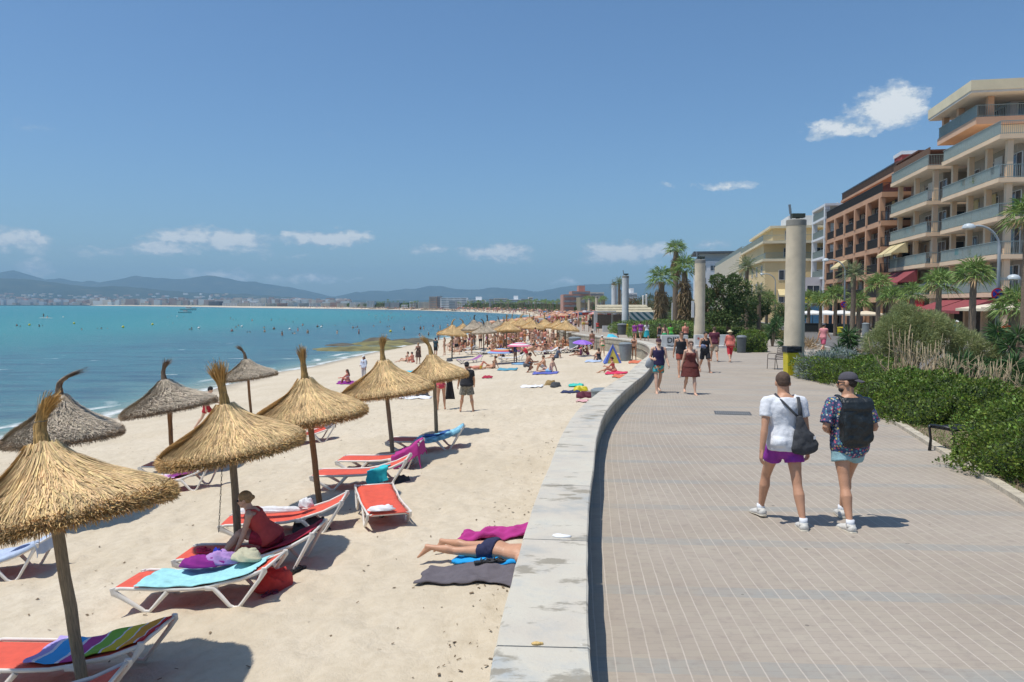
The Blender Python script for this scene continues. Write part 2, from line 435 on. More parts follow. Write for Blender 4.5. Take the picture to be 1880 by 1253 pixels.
hh = t.m('ADD', t.m('MULTIPLY', n2, .6), t.m('MULTIPLY', vo.outputs[0], .35)); hh = t.m('ADD', hh, t.m('MULTIPLY', n3, .10))
bn = t.new('ShaderNodeBump', Height=hh, Strength=.6, Distance=.10); t.put(b.inputs['Normal'], bn.outputs[0])

Y = np.concatenate([np.arange(-4, 13, .085), np.arange(13, 32, .2), np.arange(32, 130, 1.2), np.linspace(131, _sy[-1] - 1, 50)])
Tt = np.concatenate([np.linspace(-.045, .9, 300), np.linspace(.91, 1.35, 60)])
YY, TT = np.meshgrid(Y, Tt, indexing='ij')
wx = wall_x(YY) ; sx = shore_x(YY); XX = wx - (wx - sx) * TT
ZZ = sand_z0(XX, YY)
ZZ = ZZ + sand_noise(XX, YY, TT)
thing('sand', gridmesh(XX, YY, ZZ, 'sand'), SANDM, None, None, kind='structure')
# far beach: ribbon landward of the shoreline after the bay turns back
far = SHs[_k - 3:]
A = []
for i, p in enumerate(far):
    a = Vector(far[max(i - 1, 0)]); c_ = Vector(far[min(i + 1, len(far) - 1)]); d = (c_ - a).normalized(); nrm = Vector((d.y, -d.x))
    A.append((Vector(p), nrm))
wd = [0 - 12, 0, 6, 15, 30, 46]
X_ = np.array([[(p + n_ * w).x for w in wd] for p, n_ in A]); Y_ = np.array([[(p + n_ * w).y for w in wd] for p, n_ in A])
Z_ = np.array([[-3.3, -2.9, -2.5, -1.9, -1.5, -1.3]] * len(A))
thing('far_beach', gridmesh(X_, Y_, Z_, 'far_beach'), SANDM, None, None, kind='structure')

# ------------------------------------------------------------- sea
angs = np.radians(np.linspace(-62, 16, 260)); dist = np.concatenate([np.geomspace(4, 300, 230), np.geomspace(306, 16000, 110)])
AA, DD = np.meshgrid(angs, dist, indexing='ij'); XX = np.sin(AA) * DD; YY = np.cos(AA) * DD
shp = np.array(SHs); pts = np.stack([XX.ravel(), YY.ravel()], -1); best = np.full(len(pts), 1e9)
for a, c_ in zip(shp[:-1], shp[1:]):
    d = c_ - a; L2 = (d * d).sum(); tt = np.clip(((pts - a) @ d) / L2, 0, 1); q = pts - a - tt[:, None] * d; best = np.minimum(best, np.sqrt((q * q).sum(1)))
WV = (fbm(XX * .35, YY * 1.1, 3) - .45) * .10 * ss(150, 30, DD)
me = gridmesh(XX, YY, np.full_like(XX, SEA) + WV, 'sea')
at_ = me.attributes.new('shore_distance', 'FLOAT', 'POINT'); at_.data.foreach_set('value', best.astype(np.float32))
m, t, b, tc = newmat('sea_water')
o = tc.outputs['Object']; sdn = t.new('ShaderNodeAttribute', _attribute_name='shore_distance').outputs['Fac']
def mr(v, a, b_, c_=0, d=1):
    n = t.new('ShaderNodeMapRange', Value=v); n.inputs[1].default_value = a; n.inputs[2].default_value = b_; n.inputs[3].default_value = c_; n.inputs[4].default_value = d; return n.outputs[0]
big = t.noise(t.mp(o, (.012, .05, 1)), 1, 4, .55); med = t.noise(t.mp(o, (.10, .45, 1)), 1, 5, .6)
lg = t.m('LOGARITHM', t.m('MAXIMUM', t.m('ADD', sdn, 1.0), 1.0), 10.0)          # 0 .. 4
f = t.m('DIVIDE', t.m('ADD', lg, t.m('MULTIPLY', t.m('SUBTRACT', big, .5), .35)), 4.0)
col = t.ramp(f, [(.06, (.36, .38, .30)), (.14, (.16, .27, .27)), (.26, (.07, .17, .215)), (.38, (.06, .19, .235)), (.445, (.04, .22, .235)), (.50, (.03, .245, .25)), (.64, (.022, .22, .24)), (.74, (.012, .16, .205)), (.80, (.01, .12, .20)), (.88, (.01, .08, .17))])
# seagrass: slate blue patches in the shallows
patch = t.m('MULTIPLY', t.ramp(med, [(.46, 0.), (.6, 1.)]), t.ramp(f, [(.14, 0.), (.20, .9), (.40, .9), (.46, 0.)]))
col = t.mix(patch, col, (.04, .085, .15))
px_ = t.noise(t.mp(o, (.35, 1.6, 1)), 1, 4, .6)
col = t.mix(t.m('MULTIPLY', t.ramp(px_, [(.35, 0.), (.7, .35)]), mr(lg, 2.4, 1.6)), col, (.05, .30, .30))
# foam where the swash breaks
fo = t.m('ADD', sdn, t.m('MULTIPLY', t.m('SUBTRACT', t.noise(t.mp(o, (.25, .25, 1)), 1, 2), .5), 3.0))
fn = t.noise(o, 3.2, 6, .7)
band = t.m('MULTIPLY', mr(fo, .0, .25), mr(fo, .95, .45)); band2 = t.m('MULTIPLY', mr(fo, 2.3, 2.6), mr(fo, 3.3, 2.8))
foam = t.m('MULTIPLY', t.m('MAXIMUM', band, t.m('MULTIPLY', band2, t.ramp(t.noise(t.mp(o, (.12, .12, 1)), 1, 2), [(.5, 0.), (.58, 1.)]))), t.ramp(fn, [(.32, 0.), (.5, 1.)]))
cap_ = t.m('MULTIPLY', t.ramp(t.noise(t.mp(o, (.16, .7, 1), loc=(3, 8, 0)), 1, 3, .6), [(.705, 0.), (.74, 1.)]), t.m('MULTIPLY', mr(lg, .6, .8), mr(lg, 1.75, 1.5)))
foam = t.m('MAXIMUM', foam, t.m('MULTIPLY', cap_, t.ramp(fn, [(.3, 0.), (.55, 1.)])))
col = t.mix(foam, col, (.78, .80, .78)); t.put(b.inputs['Base Color'], col)
t.put(b.inputs['Roughness'], t.m('MULTIPLY_ADD', foam, .5, .24)); b.inputs['IOR'].default_value = 1.33
w1 = t.noise(t.mp(o, (.6, 1.9, 1), (0, 0, -.35)), 1, 5, .62); w2 = t.noise(t.mp(o, (2.6, 6.5, 1), (0, 0, -.3)), 1, 4, .6)
t.put(b.inputs['Normal'], t.bump(t.m('ADD', w1, t.m('MULTIPLY', w2, .28)), .95, .6))
thing('sea', me, m, None, None, kind='structure')

# ------------------------------------------------------------- promenade
def gr(u0, u1, du, Y, name, off=0.0, fx=None):
    U = np.arange(u0, u1 + 1e-6, du); YY, UU = np.meshgrid(Y, U, indexing='ij'); XX = wall_x(YY) + UU
    ZZ = np.interp(YY, _PY, _PZ) + off; return XX, YY, UU, ZZ
# planting bed / promenade boundary (kerb), traced on the photo
KB = [(p.x, p.y) for p in [P(a, b_) for a, b_ in [(2050, 1040), (1880, 925), (1740, 838), (1640, 775), (1560, 722), (1500, 698)]]]
KB = [(6.2, 2.5)] + KB + [(10.8, 30.5), (11.9, 33), (12.9, 36), (14.0, 40)]
KBs = catmull(KB, 4)
m, t, b, tc = newmat('promenade_paving'); PAVM = m
uv = t.new('ShaderNodeAttribute', _attribute_name='paving_uv').outputs['Vector']
sp = t.new('ShaderNodeSeparateXYZ', i0=uv); U_, V_ = sp.outputs[0], sp.outputs[1]
o = tc.outputs['Object']
wob = t.m('MULTIPLY', t.m('SUBTRACT', t.noise(o, 1.3, 2), .5), .03)
def saw(v, per, off=0): return t.m('FRACT', t.m('DIVIDE', t.m('ADD', v, off + 100 * per), per))
def line(v, per, w): f_ = saw(v, per); d_ = t.m('MINIMUM', f_, t.m('SUBTRACT', 1.0, f_)); return t.m('LESS_THAN', t.m('MULTIPLY', d_, per), w)
lu = line(t.m('ADD', U_, wob), .14, .0055)
row = t.m('FLOOR', t.m('DIVIDE', t.m('ADD', U_, 14.0), .14))
lv = line(t.m('ADD', V_, t.m('MULTIPLY', row, .055)), .11, .0042)
cell = t.new('ShaderNodeCombineXYZ', X=row, Y=t.m('FLOOR', t.m('DIVIDE', t.m('ADD', t.m('ADD', V_, t.m('MULTIPLY', row, .055)), 110.0), .11)), Z=0.0)
wnz = t.new('ShaderNodeTexWhiteNoise', i0=cell.outputs[0]).outputs[0]
n1 = t.noise(o, .55, 5, .62); n2 = t.noise(o, 9, 5, .6)
base = t.ramp(n1, [(.3, (.34, .29, .23)), (.7, (.415, .36, .29))])
base = t.mix(t.m('MULTIPLY', wnz, .22), base, (.30, .235, .205))
bandm = t.m('LESS_THAN', saw(t.m('ADD', V_, t.m('MULTIPLY', U_, .07)), 1.46, .53), .155)
bandn = t.m('MULTIPLY', bandm, t.ramp(t.noise(o, 1.1, 4, .7), [(.33, .1), (.65, .6)]))
base = t.mix(bandn, base, (.265, .285, .275))
base = t.mix(t.ramp(n2, [(.52, 0.), (.8, .5)]), base, (.22, .185, .165))
spot = t.new('ShaderNodeTexVoronoi', Vector=o, Scale=2.1); base = t.mix(t.m('MULTIPLY', t.m('LESS_THAN', spot.outputs[0], .045), .6), base, (.09, .08, .07))
base = t.mix(t.m('MULTIPLY', t.ramp(t.noise(o, 2.4, 5, .7, 0), [(.60, 0.), (.72, 1.)]), .25), base, (.19, .165, .15))
jn = t.ramp(t.noise(o, .8, 4), [(.3, .2), (.65, .75)])
base = t.mix(t.m('MULTIPLY', lu, jn), base, (.56, .49, .41)); base = t.mix(t.m('MULTIPLY', lv, .35), base, (.25, .21, .185))
t.put(b.inputs['Base Color'], base); b.inputs['Roughness'].default_value = .82; b.inputs['Specular IOR Level'].default_value = .3
t.put(b.inputs['Normal'], t.bump(t.m('SUBTRACT', n2, t.m('MULTIPLY', t.m('MAXIMUM', lu, lv), .5)), .25, .006))
Y = np.concatenate([np.arange(-6, 40, .5), np.arange(40, 400, 4)])
XX, YY, UU, ZZ = gr(-.3, 60, .75, Y, 'prom')
XX = XX.copy()
UU = UU.copy()
me = gridmesh(XX, YY, ZZ, 'promenade')
a_ = me.attributes.new('paving_uv', 'FLOAT_VECTOR', 'POINT')
u0 = XX - wall_x(YY); uvv = np.stack([u0 + (XX - u0) * (1 - np.exp(-np.maximum(u0, 0) / 1.6)) * .9, YY, np.zeros_like(YY)], -1)
a_.data.foreach_set('vector', uvv.reshape(-1).astype(np.float32))
thing('promenade', me, PAVM, None, None, kind='structure')

def slab(poly, z, name, mat, kind='structure', fz=prom_z, off=.004, sub=2.0):
    """flat polygon draped on the sloping promenade: triangulated strip between two polylines given as [(x0,x1,y)]"""
    X = np.array([[a + (b_ - a) * k / 6 for k in range(7)] for a, b_, y in poly]); Yv = np.array([[y] * 7 for a, b_, y in poly])
    Z = np.interp(Yv, _PY, _PZ) + off
    return thing(name, gridmesh(X, Yv, Z, name), mat, None, None, kind=kind)
def kb_x(y): return np.interp(y, [p[1] for p in KBs], [p[0] for p in KBs])
SOIL = M('soil', (.21, .155, .10), .95, .3, 2.5, .8, 18)
slab([(kb_x(y) + .12, kb_x(y) + 30, y) for y in np.concatenate([np.arange(2.5, 29, 1.5), [29.5]])], 0, 'planting_bed', SOIL, off=.05)
# coarse pale kerb strip
mb = MB()
for (a, c_) in zip(KBs[:-1], KBs[1:]):
    if a[1] > 29.5: break
    za = prom_z(*a); zc = prom_z(*c_)
    mb.beam((a[0] + .02, a[1], za + .0), (c_[0] + .02, c_[1] - .01, zc + .0), .16, .14)
thing('kerb', mb.mesh(), M('kerb_stone', (.50, .44, .34), .9, .2, 5, .5, 30, dirt=.4), None, None, kind='structure')
# pale paved nook beside the bench
NOOK = M('nook_paving', (.50, .41, .29), .9, .15, 3, .3, 20)
for (a, c_) in (((1545, 700), (1620, 688)), ((1640, 775), (1740, 800))):
    p = P(*a); q = P(*c_)
    mb = MB(); w = 1.5
    x0 = p.x + .12
    for i in range(3):
        for j in range(3): mb.box((x0 + .35 + i * .62, p.y + .05 + j * .47, prom_z(0, p.y) + .065), (.6, .45, .05))
    thing('paving_slabs', mb.mesh(), NOOK, None, None, kind='structure')
# road and its far pavement
ROADM = M('asphalt', (.145, .138, .132), .9, .2, 1.2, .3, 60)
def st_x(y): return 37.3 + (y - 59) * .186     # street line of the near facades
def rd(y): return 16.0 + (y - 30) * .23 + (0 if y > 30 else (30 - y) * -.05)
RY = list(np.arange(14, 150, 4))
slab([(rd(y), st_x(y) - 8.0, y) for y in RY], 0, 'road', ROADM, off=.012)
slab([(st_x(y) - 8.0, st_x(y) + 14, y) for y in RY], 0, 'pavement', M('far_pavement', (.36, .32, .27), .9, .12, 2), off=.10)
mb = MB()
for y in RY[:-1]:
    mb.beam((rd(y) - .1, y, prom_z(0, y) + .03), (rd(y + 4) - .1, y + 3.99, prom_z(0, y + 4) + .03), .2, .16)
    mb.beam((st_x(y) - 8.1, y, prom_z(0, y) + .05), (st_x(y + 4) - 8.1, y + 3.99, prom_z(0, y + 4) + .05), .2, .16)
thing('road_kerb', mb.mesh(), M('road_kerb_stone', (.42, .40, .36), .9, .15, 4), None, None, kind='structure')
# land behind everything
mb = MB(); zl = -1.0
poly = [(p.x, p.y) for p in [Vector((q[0] + n_.x * 44, q[1] + n_.y * 44)) for q, n_ in A]]
LP = [(30, 140)] + poly[6:] + [(-9000, 3300), (-9000, 9000), (9000, 9000), (9000, -50), (55, -50)]
mb.prism(LP, -1.4, -1.25)
thing('land', mb.mesh(), M('dry_land', (.16, .16, .09), .95, .4, .02), None, None, kind='structure')

# ------------------------------------------------------------- hills
m, t, b, tc = newmat('hill_scrub'); o = tc.outputs['Object']
c = t.ramp(t.noise(o, .006, 6, .65), [(.35, (.03, .048, .045)), (.6, (.06, .075, .06)), (.78, (.20, .18, .14))]); t.put(b.inputs['Base Color'], c); b.inputs['Roughness'].default_value = 1; b.inputs['Specular IOR Level'].default_value = 0
HILLM = m
def hills(name, prof, y0, seed, rough=.12):
    prof = [(-900, prof[0][1]), (-300, prof[0][1])] + prof
    px = np.linspace(prof[0][0], prof[-1][0], 420); hy = np.interp(px, [p[0] for p in prof], [p[1] for p in prof])
    # smooth the traced profile
    k = np.hanning(7); k /= k.sum(); hy = np.convolve(np.pad(hy, 3, 'edge'), k, 'valid')
    c = (px - 940) / FPX; zt = (558 - hy) / FPX * y0
    rows = [(-1400, 0.0), (-1100, .12), (-800, .34), (-500, .60), (-220, .86), (0, 1.0), (500, .8), (1300, .3), (2200, 0)]
    Xg = np.zeros((len(px), len(rows))); Yg = Xg.copy(); Zg = Xg.copy()
    for j, (dy, fr) in enumerate(rows):
        Xg[:, j] = c * y0; Yg[:, j] = y0 + dy
        nz = (fbm(px * .02 + seed, np.full_like(px, j * .9 + seed), 4) - .45) * 1.1
        Zg[:, j] = -3 + (zt + 3) * np.clip(fr + (nz * .55 if 0 < fr < 1 else 0) * fr * (1 - fr) * 3, 0, 1)
        if fr == 1.0: Zg[:, j] += (fbm(px * .06 + seed, px * 0 + seed, 4) - .47) * y0 * .0045
    thing(name, gridmesh(Xg, Yg, Zg, name), HILLM, None, None, kind='structure')
hills('hills', [(0, 503), (15, 493), (30, 495), (45, 507), (80, 514), (105, 512), (160, 517), (195, 518), (225, 511), (255, 506), (290, 512), (340, 512), (375, 507), (395, 506), (430, 513), (480, 521), (545, 530), (575, 535), (603, 546), (640, 540), (665, 534), (705, 536), (730, 531), (765, 530), (795, 524), (830, 530), (870, 532), (905, 527), (945, 530), (985, 536), (1020, 528), (1050, 523), (1110, 521), (1190, 520), (1300, 518), (1500, 515), (2000, 515), (2600, 520)], 8200, 2)
hills('hills', [(0, 511), (60, 514), (130, 522), (180, 527), (230, 524), (270, 531), (330, 536), (390, 538), (450, 540), (520, 546), (600, 551), (700, 552), (800, 550), (900, 548), (1000, 552), (1200, 548), (1500, 548), (2600, 548)], 5600, 11)

# ------------------------------------------------------------- air
m = bpy.data.materials.new('haze_air'); m.use_nodes = True; t = NT(m.node_tree); t.n.clear()
ou = t.new('ShaderNodeOutputMaterial'); pv = t.new('ShaderNodeVolumePrincipled', Color=(.46, .76, 1.0), Density=1.35e-4); pv.inputs['Anisotropy'].default_value = .0
t.l.new(pv.outputs[0], ou.inputs['Volume'])
mb = MB(); mb.box((0, 4500, 255), (24000, 14000, 520)); thing('haze', mb.mesh(), m, None, None, kind='stuff')
# ------------------------------------------------------------- sea wall
m, t, b, tc = newmat('wall_concrete'); o = tc.outputs['Object']
c = t.ramp(t.noise(o, 1.1, 5, .6), [(.30, (.36, .37, .35)), (.45, (.53, .48, .40)), (.58, (.56, .52, .43)), (.72, (.37, .395, .395))])
c = t.mix(t.ramp(t.noise(t.mp(o, (1.2, 2.4, 1)), 1.6, 5, .62), [(.56, 0.), (.62, .85)]), c, (.27, .24, .185))
c = t.mix(t.ramp(t.noise(o, 3.3, 6, .75), [(.5, 0.), (.8, .45)]), c, (.36, .40, .42))
c = t.mix(t.ramp(t.noise(o, 40, 3, .7), [(.66, 0.), (.78, .7)]), c, (.16, .15, .12))
c = t.mix(t.ramp(t.noise(o, 12, 2, .5), [(.76, 0.), (.80, .8)]), c, (.75, .74, .70))
t.put(b.inputs['Base Color'], c); b.inputs['Roughness'].default_value = .9; t.put(b.inputs['Normal'], t.bump(t.noise(o, 26, 5, .7), .35, .012)); WALLC = m
WALLF = M('wall_face', (.37, .335, .26), .95, .25, 3, .7, 35, dirt=.3)
sw = root('sea_wall', 'curving low concrete wall with pale slab coping between beach and promenade', 'wall')
# arc-length resample of the wall line
wp = [(x, y) for x, y in WCs]
wy0 = 1.0; segs = []
SL = [1.0, 2.9, 4.75, 6.95, 9.1, 11.3, 13.6, 16]      # joints seen on the photo near the camera (by y)
ycur = 16
while ycur < 360: ycur += 2.3 if ycur < 60 else (5 if ycur < 120 else 20); SL.append(ycur)
def wpt(y):
    x = float(wall_x(y)); e = .05; d = Vector((float(wall_x(y + e) - wall_x(y - e)), 2 * e)).normalized(); return Vector((x, y)), Vector((d.y, -d.x))
WDT = .30
for k, (ya, yb) in enumerate(zip(SL[:-1], SL[1:])):
    mb = MB(); n = 7 if ya < 60 else 5; rows = []
    j = Vector((rnd.uniform(-.004, .004), 0)); g = .008
    for i in range(n):
        y = ya + g + (yb - ya - 2 * g) * i / (n - 1); p, nn = wpt(y); zt = wtop_z(0, y) ; w = WDT + .0
        er = rnd.uniform(-.004, .004) if ya < 20 else 0
        prof = [(-w + er, -.10), (-w + er, -.012), (-w + .014, 0), (w - .014, 0), (w + er, -.012), (w + er, -.10)]
        rows.append([(p.x + nn.x * q, p.y + nn.y * q, zt + dz) for q, dz in prof])
    V = [v for r in rows for v in r]; F = []
    for i in range(n - 1):
        for q in range(6): F.append((i * 6 + q, i * 6 + (q + 1) % 6, (i + 1) * 6 + (q + 1) % 6, (i + 1) * 6 + q))
    F += [tuple(range(6))[::-1], tuple(range((n - 1) * 6, n * 6))]
    mb.add(V, [tuple(reversed(f)) for f in F]); part(sw, 'coping_slab', mb.mesh(), WALLC)
mb = MB(); Ys = list(np.arange(-1, 60, .6)) + list(np.arange(60, 372, 4)); V = []; F = []
for y in Ys:
    p, nn = wpt(y); zt = wtop_z(0, y) - .10; w = WDT - .035
    for q, z in ((-w, zt), (w, zt), (w, prom_z(0, y) - .12), (w, -3.4), (-w, -3.4)): V.append((p.x + nn.x * q, p.y + nn.y * q, z))
for i in range(len(Ys) - 1):
    for q in range(5): F.append((i * 5 + (q + 1) % 5, i * 5 + q, (i + 1) * 5 + q, (i + 1) * 5 + (q + 1) % 5))
mb.add(V, F); part(sw, 'wall_face', mb.mesh(), WALLF)
# litter on the coping
mb = MB(); p = G(985, 1184, WTOP); mb.ell((p.x, p.y, WTOP + .008), (.035, .018, .012), 8, 5); mb.ell((p.x + .03, p.y + .006, WTOP + .006), (.016, .012, .009), 8, 5)
thing('food_scrap', mb.mesh('m', True), M('crust', (.62, .42, .16), .8, .3, 60), 'small yellow food scrap lying on the wall coping', 'litter')
mb = MB(); a = G(1033, 986, WTOP); mb.ell((a.x, a.y, WTOP + .004), (.085, .035, .016), 12, 6); mb.ell((a.x - .04, a.y + .02, WTOP + .004), (.06, .03, .02), 10, 6)
thing('paper_napkin', mb.mesh('m', True), M('napkin', (.8, .8, .8), .8, .05, 20), 'crumpled white paper napkin on the wall coping at a slab joint', 'litter')

# ------------------------------------------------------------- thatched parasols
def interp_prof(prof, s):
    s = np.asarray(s); k = np.linspace(0, 1, len(prof)); return np.interp(s, k, [p[0] for p in prof]), np.interp(s, k, [p[1] for p in prof])
def canopy_mesh(R_, hh, n, seed, shaggy):
    """cone of straw strands: long strands down the slope, a rolled fringe round the brim"""
    g = np.random.RandomState(seed)
    prof = [(.085, hh), (.13, hh * .90), (.21, hh * .74), (.34, hh * .56), (.50, hh * .41), (.66, hh * .28), (.82, hh * .155), (.93, hh * .06), (1.0, -.03), (1.0, -.10)]
    prof = [(r * R_ if r > .09 else r, z) for r, z in prof]
    out = []; mi = []
    n1 = int(n * .56)
    s0 = g.rand(n1) ** .62 * .86; L = (.10 + .16 * g.rand(n1)) if not shaggy else (.05 + .08 * g.rand(n1)); s1 = np.minimum(s0 + L, .93)
    lumps = (.5 - vnoise(s0 * 0 + 3 * seed, s0 * 5)) * .02
    th = g.rand(n1) * 2 * PI; dth = g.normal(size=n1) * (.055 if not shaggy else .14)
    w = (.0035 + .0055 * g.rand(n1)) * (1.25 if shaggy else 1)
    lift0 = .006 + .014 * g.rand(n1) + lumps; lift1 = lift0 + (.004 + .02 * g.rand(n1) ** 2) * (1 if not shaggy else 2.2)
    if not shaggy: lift0 += .018 * (np.sin(s0 * 40) > .3) ; lift1 += .012
    pts = []
    for s_, l_, q in ((s0, lift0, 0), ((s0 + s1) / 2, (lift0 + lift1) / 2, .5), (s1, lift1, 1)):
        r, z = interp_prof(prof, s_); r2, z2 = interp_prof(prof, s_ + .02)
        tx, tz = r2 - r, z2 - z; nn = np.hypot(tx, tz) + 1e-9; nx, nz = -tz / nn, tx / nn
        a = th + dth * q; bump = (vnoise(a * 4 + seed, s_ * 6) - .5) * .05
        rr = r + nx * (l_ + bump * .6); zz = z + nz * (l_ + bump * .6)
        ww = w * (1 - .6 * q)
        for sg in (-1, 1):
            pts.append(np.stack([rr * np.cos(a) - sg * ww * np.sin(a), rr * np.sin(a) + sg * ww * np.cos(a), zz + sg * ww * .3], -1))
    V = np.stack(pts, 1); i = np.arange(n1)[:, None] * 6
    F = np.concatenate([i + np.array([[0, 1, 3, 2]]), i + np.array([[2, 3, 5, 4]])]); out.append((V.reshape(-1, 3), F)); mi.append(np.zeros(len(F)))
    # fringe
    n2 = n - n1; a = g.rand(n2) * 2 * PI; s_ = .84 + .16 * g.rand(n2); r, z = interp_prof(prof, s_)
    out_dir = np.stack([np.cos(a), np.sin(a), np.zeros(n2)], -1); B = out_dir * r[:, None]; B[:, 2] = z + .01 * g.normal(size=n2)
    dr = out_dir * (.7 + .3 * g.rand(n2))[:, None]; dr[:, 2] = -.15 - .9 * g.rand(n2) * ss(.84, 1, s_); dr += g.normal(size=(n2, 3)) * .42
    dr = unit(dr); L = .04 + .065 * g.rand(n2)
    V, F = leaves(B, dr, L, .008 + .006 * g.rand(n2)); out.append((V, F)); mi.append(np.ones(len(F)))
    n3 = n2 // 5; a = g.rand(n3) * 2 * PI; B = np.stack([np.cos(a) * R_ * .985, np.sin(a) * R_ * .985, -.09 - .02 * g.rand(n3)], -1)
    dr = np.stack([np.cos(a) * .3, np.sin(a) * .3, -np.ones(n3)], -1) + g.normal(size=(n3, 3)) * .3; V, F = leaves(B, dr, .03 + .05 * g.rand(n3), .007); out.append((V, F)); mi.append(np.ones(len(F)))
    # solid shell underneath
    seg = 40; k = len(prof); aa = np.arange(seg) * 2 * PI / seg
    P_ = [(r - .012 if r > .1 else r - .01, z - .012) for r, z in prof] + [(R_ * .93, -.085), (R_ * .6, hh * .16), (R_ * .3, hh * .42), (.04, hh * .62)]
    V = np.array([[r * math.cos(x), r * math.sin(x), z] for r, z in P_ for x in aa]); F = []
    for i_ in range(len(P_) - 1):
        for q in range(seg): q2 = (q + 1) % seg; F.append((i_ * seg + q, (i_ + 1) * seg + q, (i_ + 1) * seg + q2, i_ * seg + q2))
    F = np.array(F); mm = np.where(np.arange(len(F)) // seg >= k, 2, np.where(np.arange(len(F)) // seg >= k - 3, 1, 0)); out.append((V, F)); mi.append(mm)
    Vv, Ff = join(out); return npmesh(Vv, Ff, 'canopy', np.concatenate(mi))
def tuft_mesh(seed, bend=(0, 0), L=.6, spread=.09, n=420):
    """tied straw finial: swollen bound neck, then a loose brush that may flop over"""
    g = np.random.RandomState(seed); bx, by = bend; ns = 7
    def axis(s):
        s = np.asarray(s); q = np.clip(s - .3, 0, 1) ** 1.6
        return np.stack([bx * q * L * 1.6, by * q * L * 1.6, s * L * (1 - .28 * min(1.0, math.hypot(bx, by)) * np.clip(s - .4, 0, 1) * 1.8)], -1)
    rad = lambda s: np.interp(s, [0, .08, .2, .33, .42, .5, .7, 1.0], [.08, .068, .066, .045, .058, .042, max(spread * .6, .05), max(spread, .07)])
    a = g.rand(n) * 2 * PI; k = np.sqrt(g.rand(n)) ; s0 = np.where(g.rand(n) < .5, 0, g.rand(n) * .5); s1 = np.minimum(s0 + .5 + .5 * g.rand(n), .8 + .25 * g.rand(n))
    V = np.zeros((n, 2 * ns, 3)); w = .0045 + .003 * g.rand(n)
    s1 = np.minimum(s1, 1.0); spl = g.normal(size=(n, 3)) * .028
    for j in range(ns):
        s = s0 + (s1 - s0) * j / (ns - 1); c = axis(s); r = rad(s) * np.where(s < .5, .75 + .25 * k, k)
        r = r * np.where(s > .5, 1 + .12 * np.sin(a * 5), 1)
        q = c + np.stack([np.cos(a) * r, np.sin(a) * r, 0 * r], -1) + spl * (np.clip(s - .5, 0, 1) ** 1.5 * 4)[:, None]
        tn = np.stack([-np.sin(a) * w, np.cos(a) * w, 0 * a], -1) * (1 - .5 * j / ns)
        V[:, 2 * j] = q - tn; V[:, 2 * j + 1] = q + tn
    i = np.arange(n)[:, None] * 2 * ns; F = np.concatenate([i + np.array([[2 * j, 2 * j + 1, 2 * j + 3, 2 * j + 2]]) for j in range(ns - 1)])
    mb = MB(); ss_ = np.linspace(0, .62, 9); mb.loft([Vector(v) for v in axis(ss_)], [float(rad(x)) * .88 for x in ss_], 10)
    Vb = np.array(mb.v); Fb = np.array([f for f in mb.f if len(f) == 4]); V, F = join([(V.reshape(-1, 3), F), (Vb, Fb)]); me = npmesh(V, F, 'tuft')
    # binding twine: two rings
    rg = []
    for s in (.05, .33, .48):
        c = Vector(axis(np.array([s]))[0]); r = float(rad(s)) * 1.08; tb = MB(); rg.append(tb); tb.loft([c + Vector((r * math.cos(x), r * math.sin(x), .004 * math.sin(3 * x))) for x in np.linspace(0, 2 * PI, 17)], .006, 5)
    return me, [q.mesh('twine', True) for q in rg]
def wobble_pole(H_, r, seed):
    g = random.Random(seed); mb = MB(); n = 9; pts = [(g.uniform(-.006, .006), g.uniform(-.006, .006), -.3 + (H_ + .3) * i / (n - 1)) for i in range(n)]
    mb.loft(pts, [r * g.uniform(.95, 1.05) for _ in pts], 14); return mb.mesh('pole', True)
def chain_mesh(L):
    mb = MB(); n = int(L / .045)
    for i in range(n):
        z = -i * .045; c = Vector((0, 0, z)); ax = (1, 0) if i % 2 else (0, 1)
        mb.loft([c + Vector((ax[0] * .009 * math.cos(x), ax[1] * .009 * math.cos(x), .028 * math.sin(x))) for x in np.linspace(0, 2 * PI, 9)], .0032, 4)
    return mb.mesh('chain', True)
def parasol(base, rad, brimh, lean, tilt, kind, bend, seed, label, n=9000, hh=None, tl=.6, polr=.052, brown=False, beam=False, chain=None, tuftk=None, group='thatched parasols nearest the camera'):
    r = root('thatched_parasol', label, 'parasol', base, 0, group)
    hh = hh or .70 * rad / 1.05; g = kind == 'grey'
    lx, ly = lean; rot = Euler((-ly, lx, 0))            # lean by lx towards +x
    part(r, 'pole', wobble_pole(brimh + .35 * hh, polr, seed), WOODB if brown else WOODG, rot=rot)
    top = rot.to_matrix() @ Vector((0, 0, brimh)); rt = Euler((-tilt[1], tilt[0], 0)); Mx = rt.to_matrix()
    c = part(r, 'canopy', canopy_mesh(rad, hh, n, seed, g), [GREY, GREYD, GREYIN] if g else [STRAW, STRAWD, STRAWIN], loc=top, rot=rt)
    tm, tw = tuft_mesh(seed, bend, tl, tuftk or .10)
    tf = part(r, 'tuft', tm, TUFTG if g else TUFT, loc=top + Mx @ Vector((0, 0, hh - .05)), rot=rt); [part(tf, 'binding', q, WOODG) for q in tw]
    if beam:
        mb = MB(); mb.beam((-.16, 0, 0), (.16, 0, 0), .06, .10); part(r, 'crossbar', mb.mesh(), WOODB, loc=top + Vector((0, 0, .01)), rot=rot)
    if chain:
        part(r, 'chain', chain_mesh(chain), DARK, loc=top + Vector((.12 if beam else -.1, -.06, -.02)), rot=Euler((0, R(4), 0)))
    return r
def tz(deg): return R(deg)
def poleat(px, py, zbase=None):
    p = S(px, py); return p
pb = poleat(155, 1275)
parasol(pb, .95, 1.70, (-.13, 0), (tz(-12), tz(5)), 'straw', (.38, .1), 11, 'largest golden straw parasol, nearest the camera, above the rainbow towel lounger', n=26000, hh=.60, tl=.5)
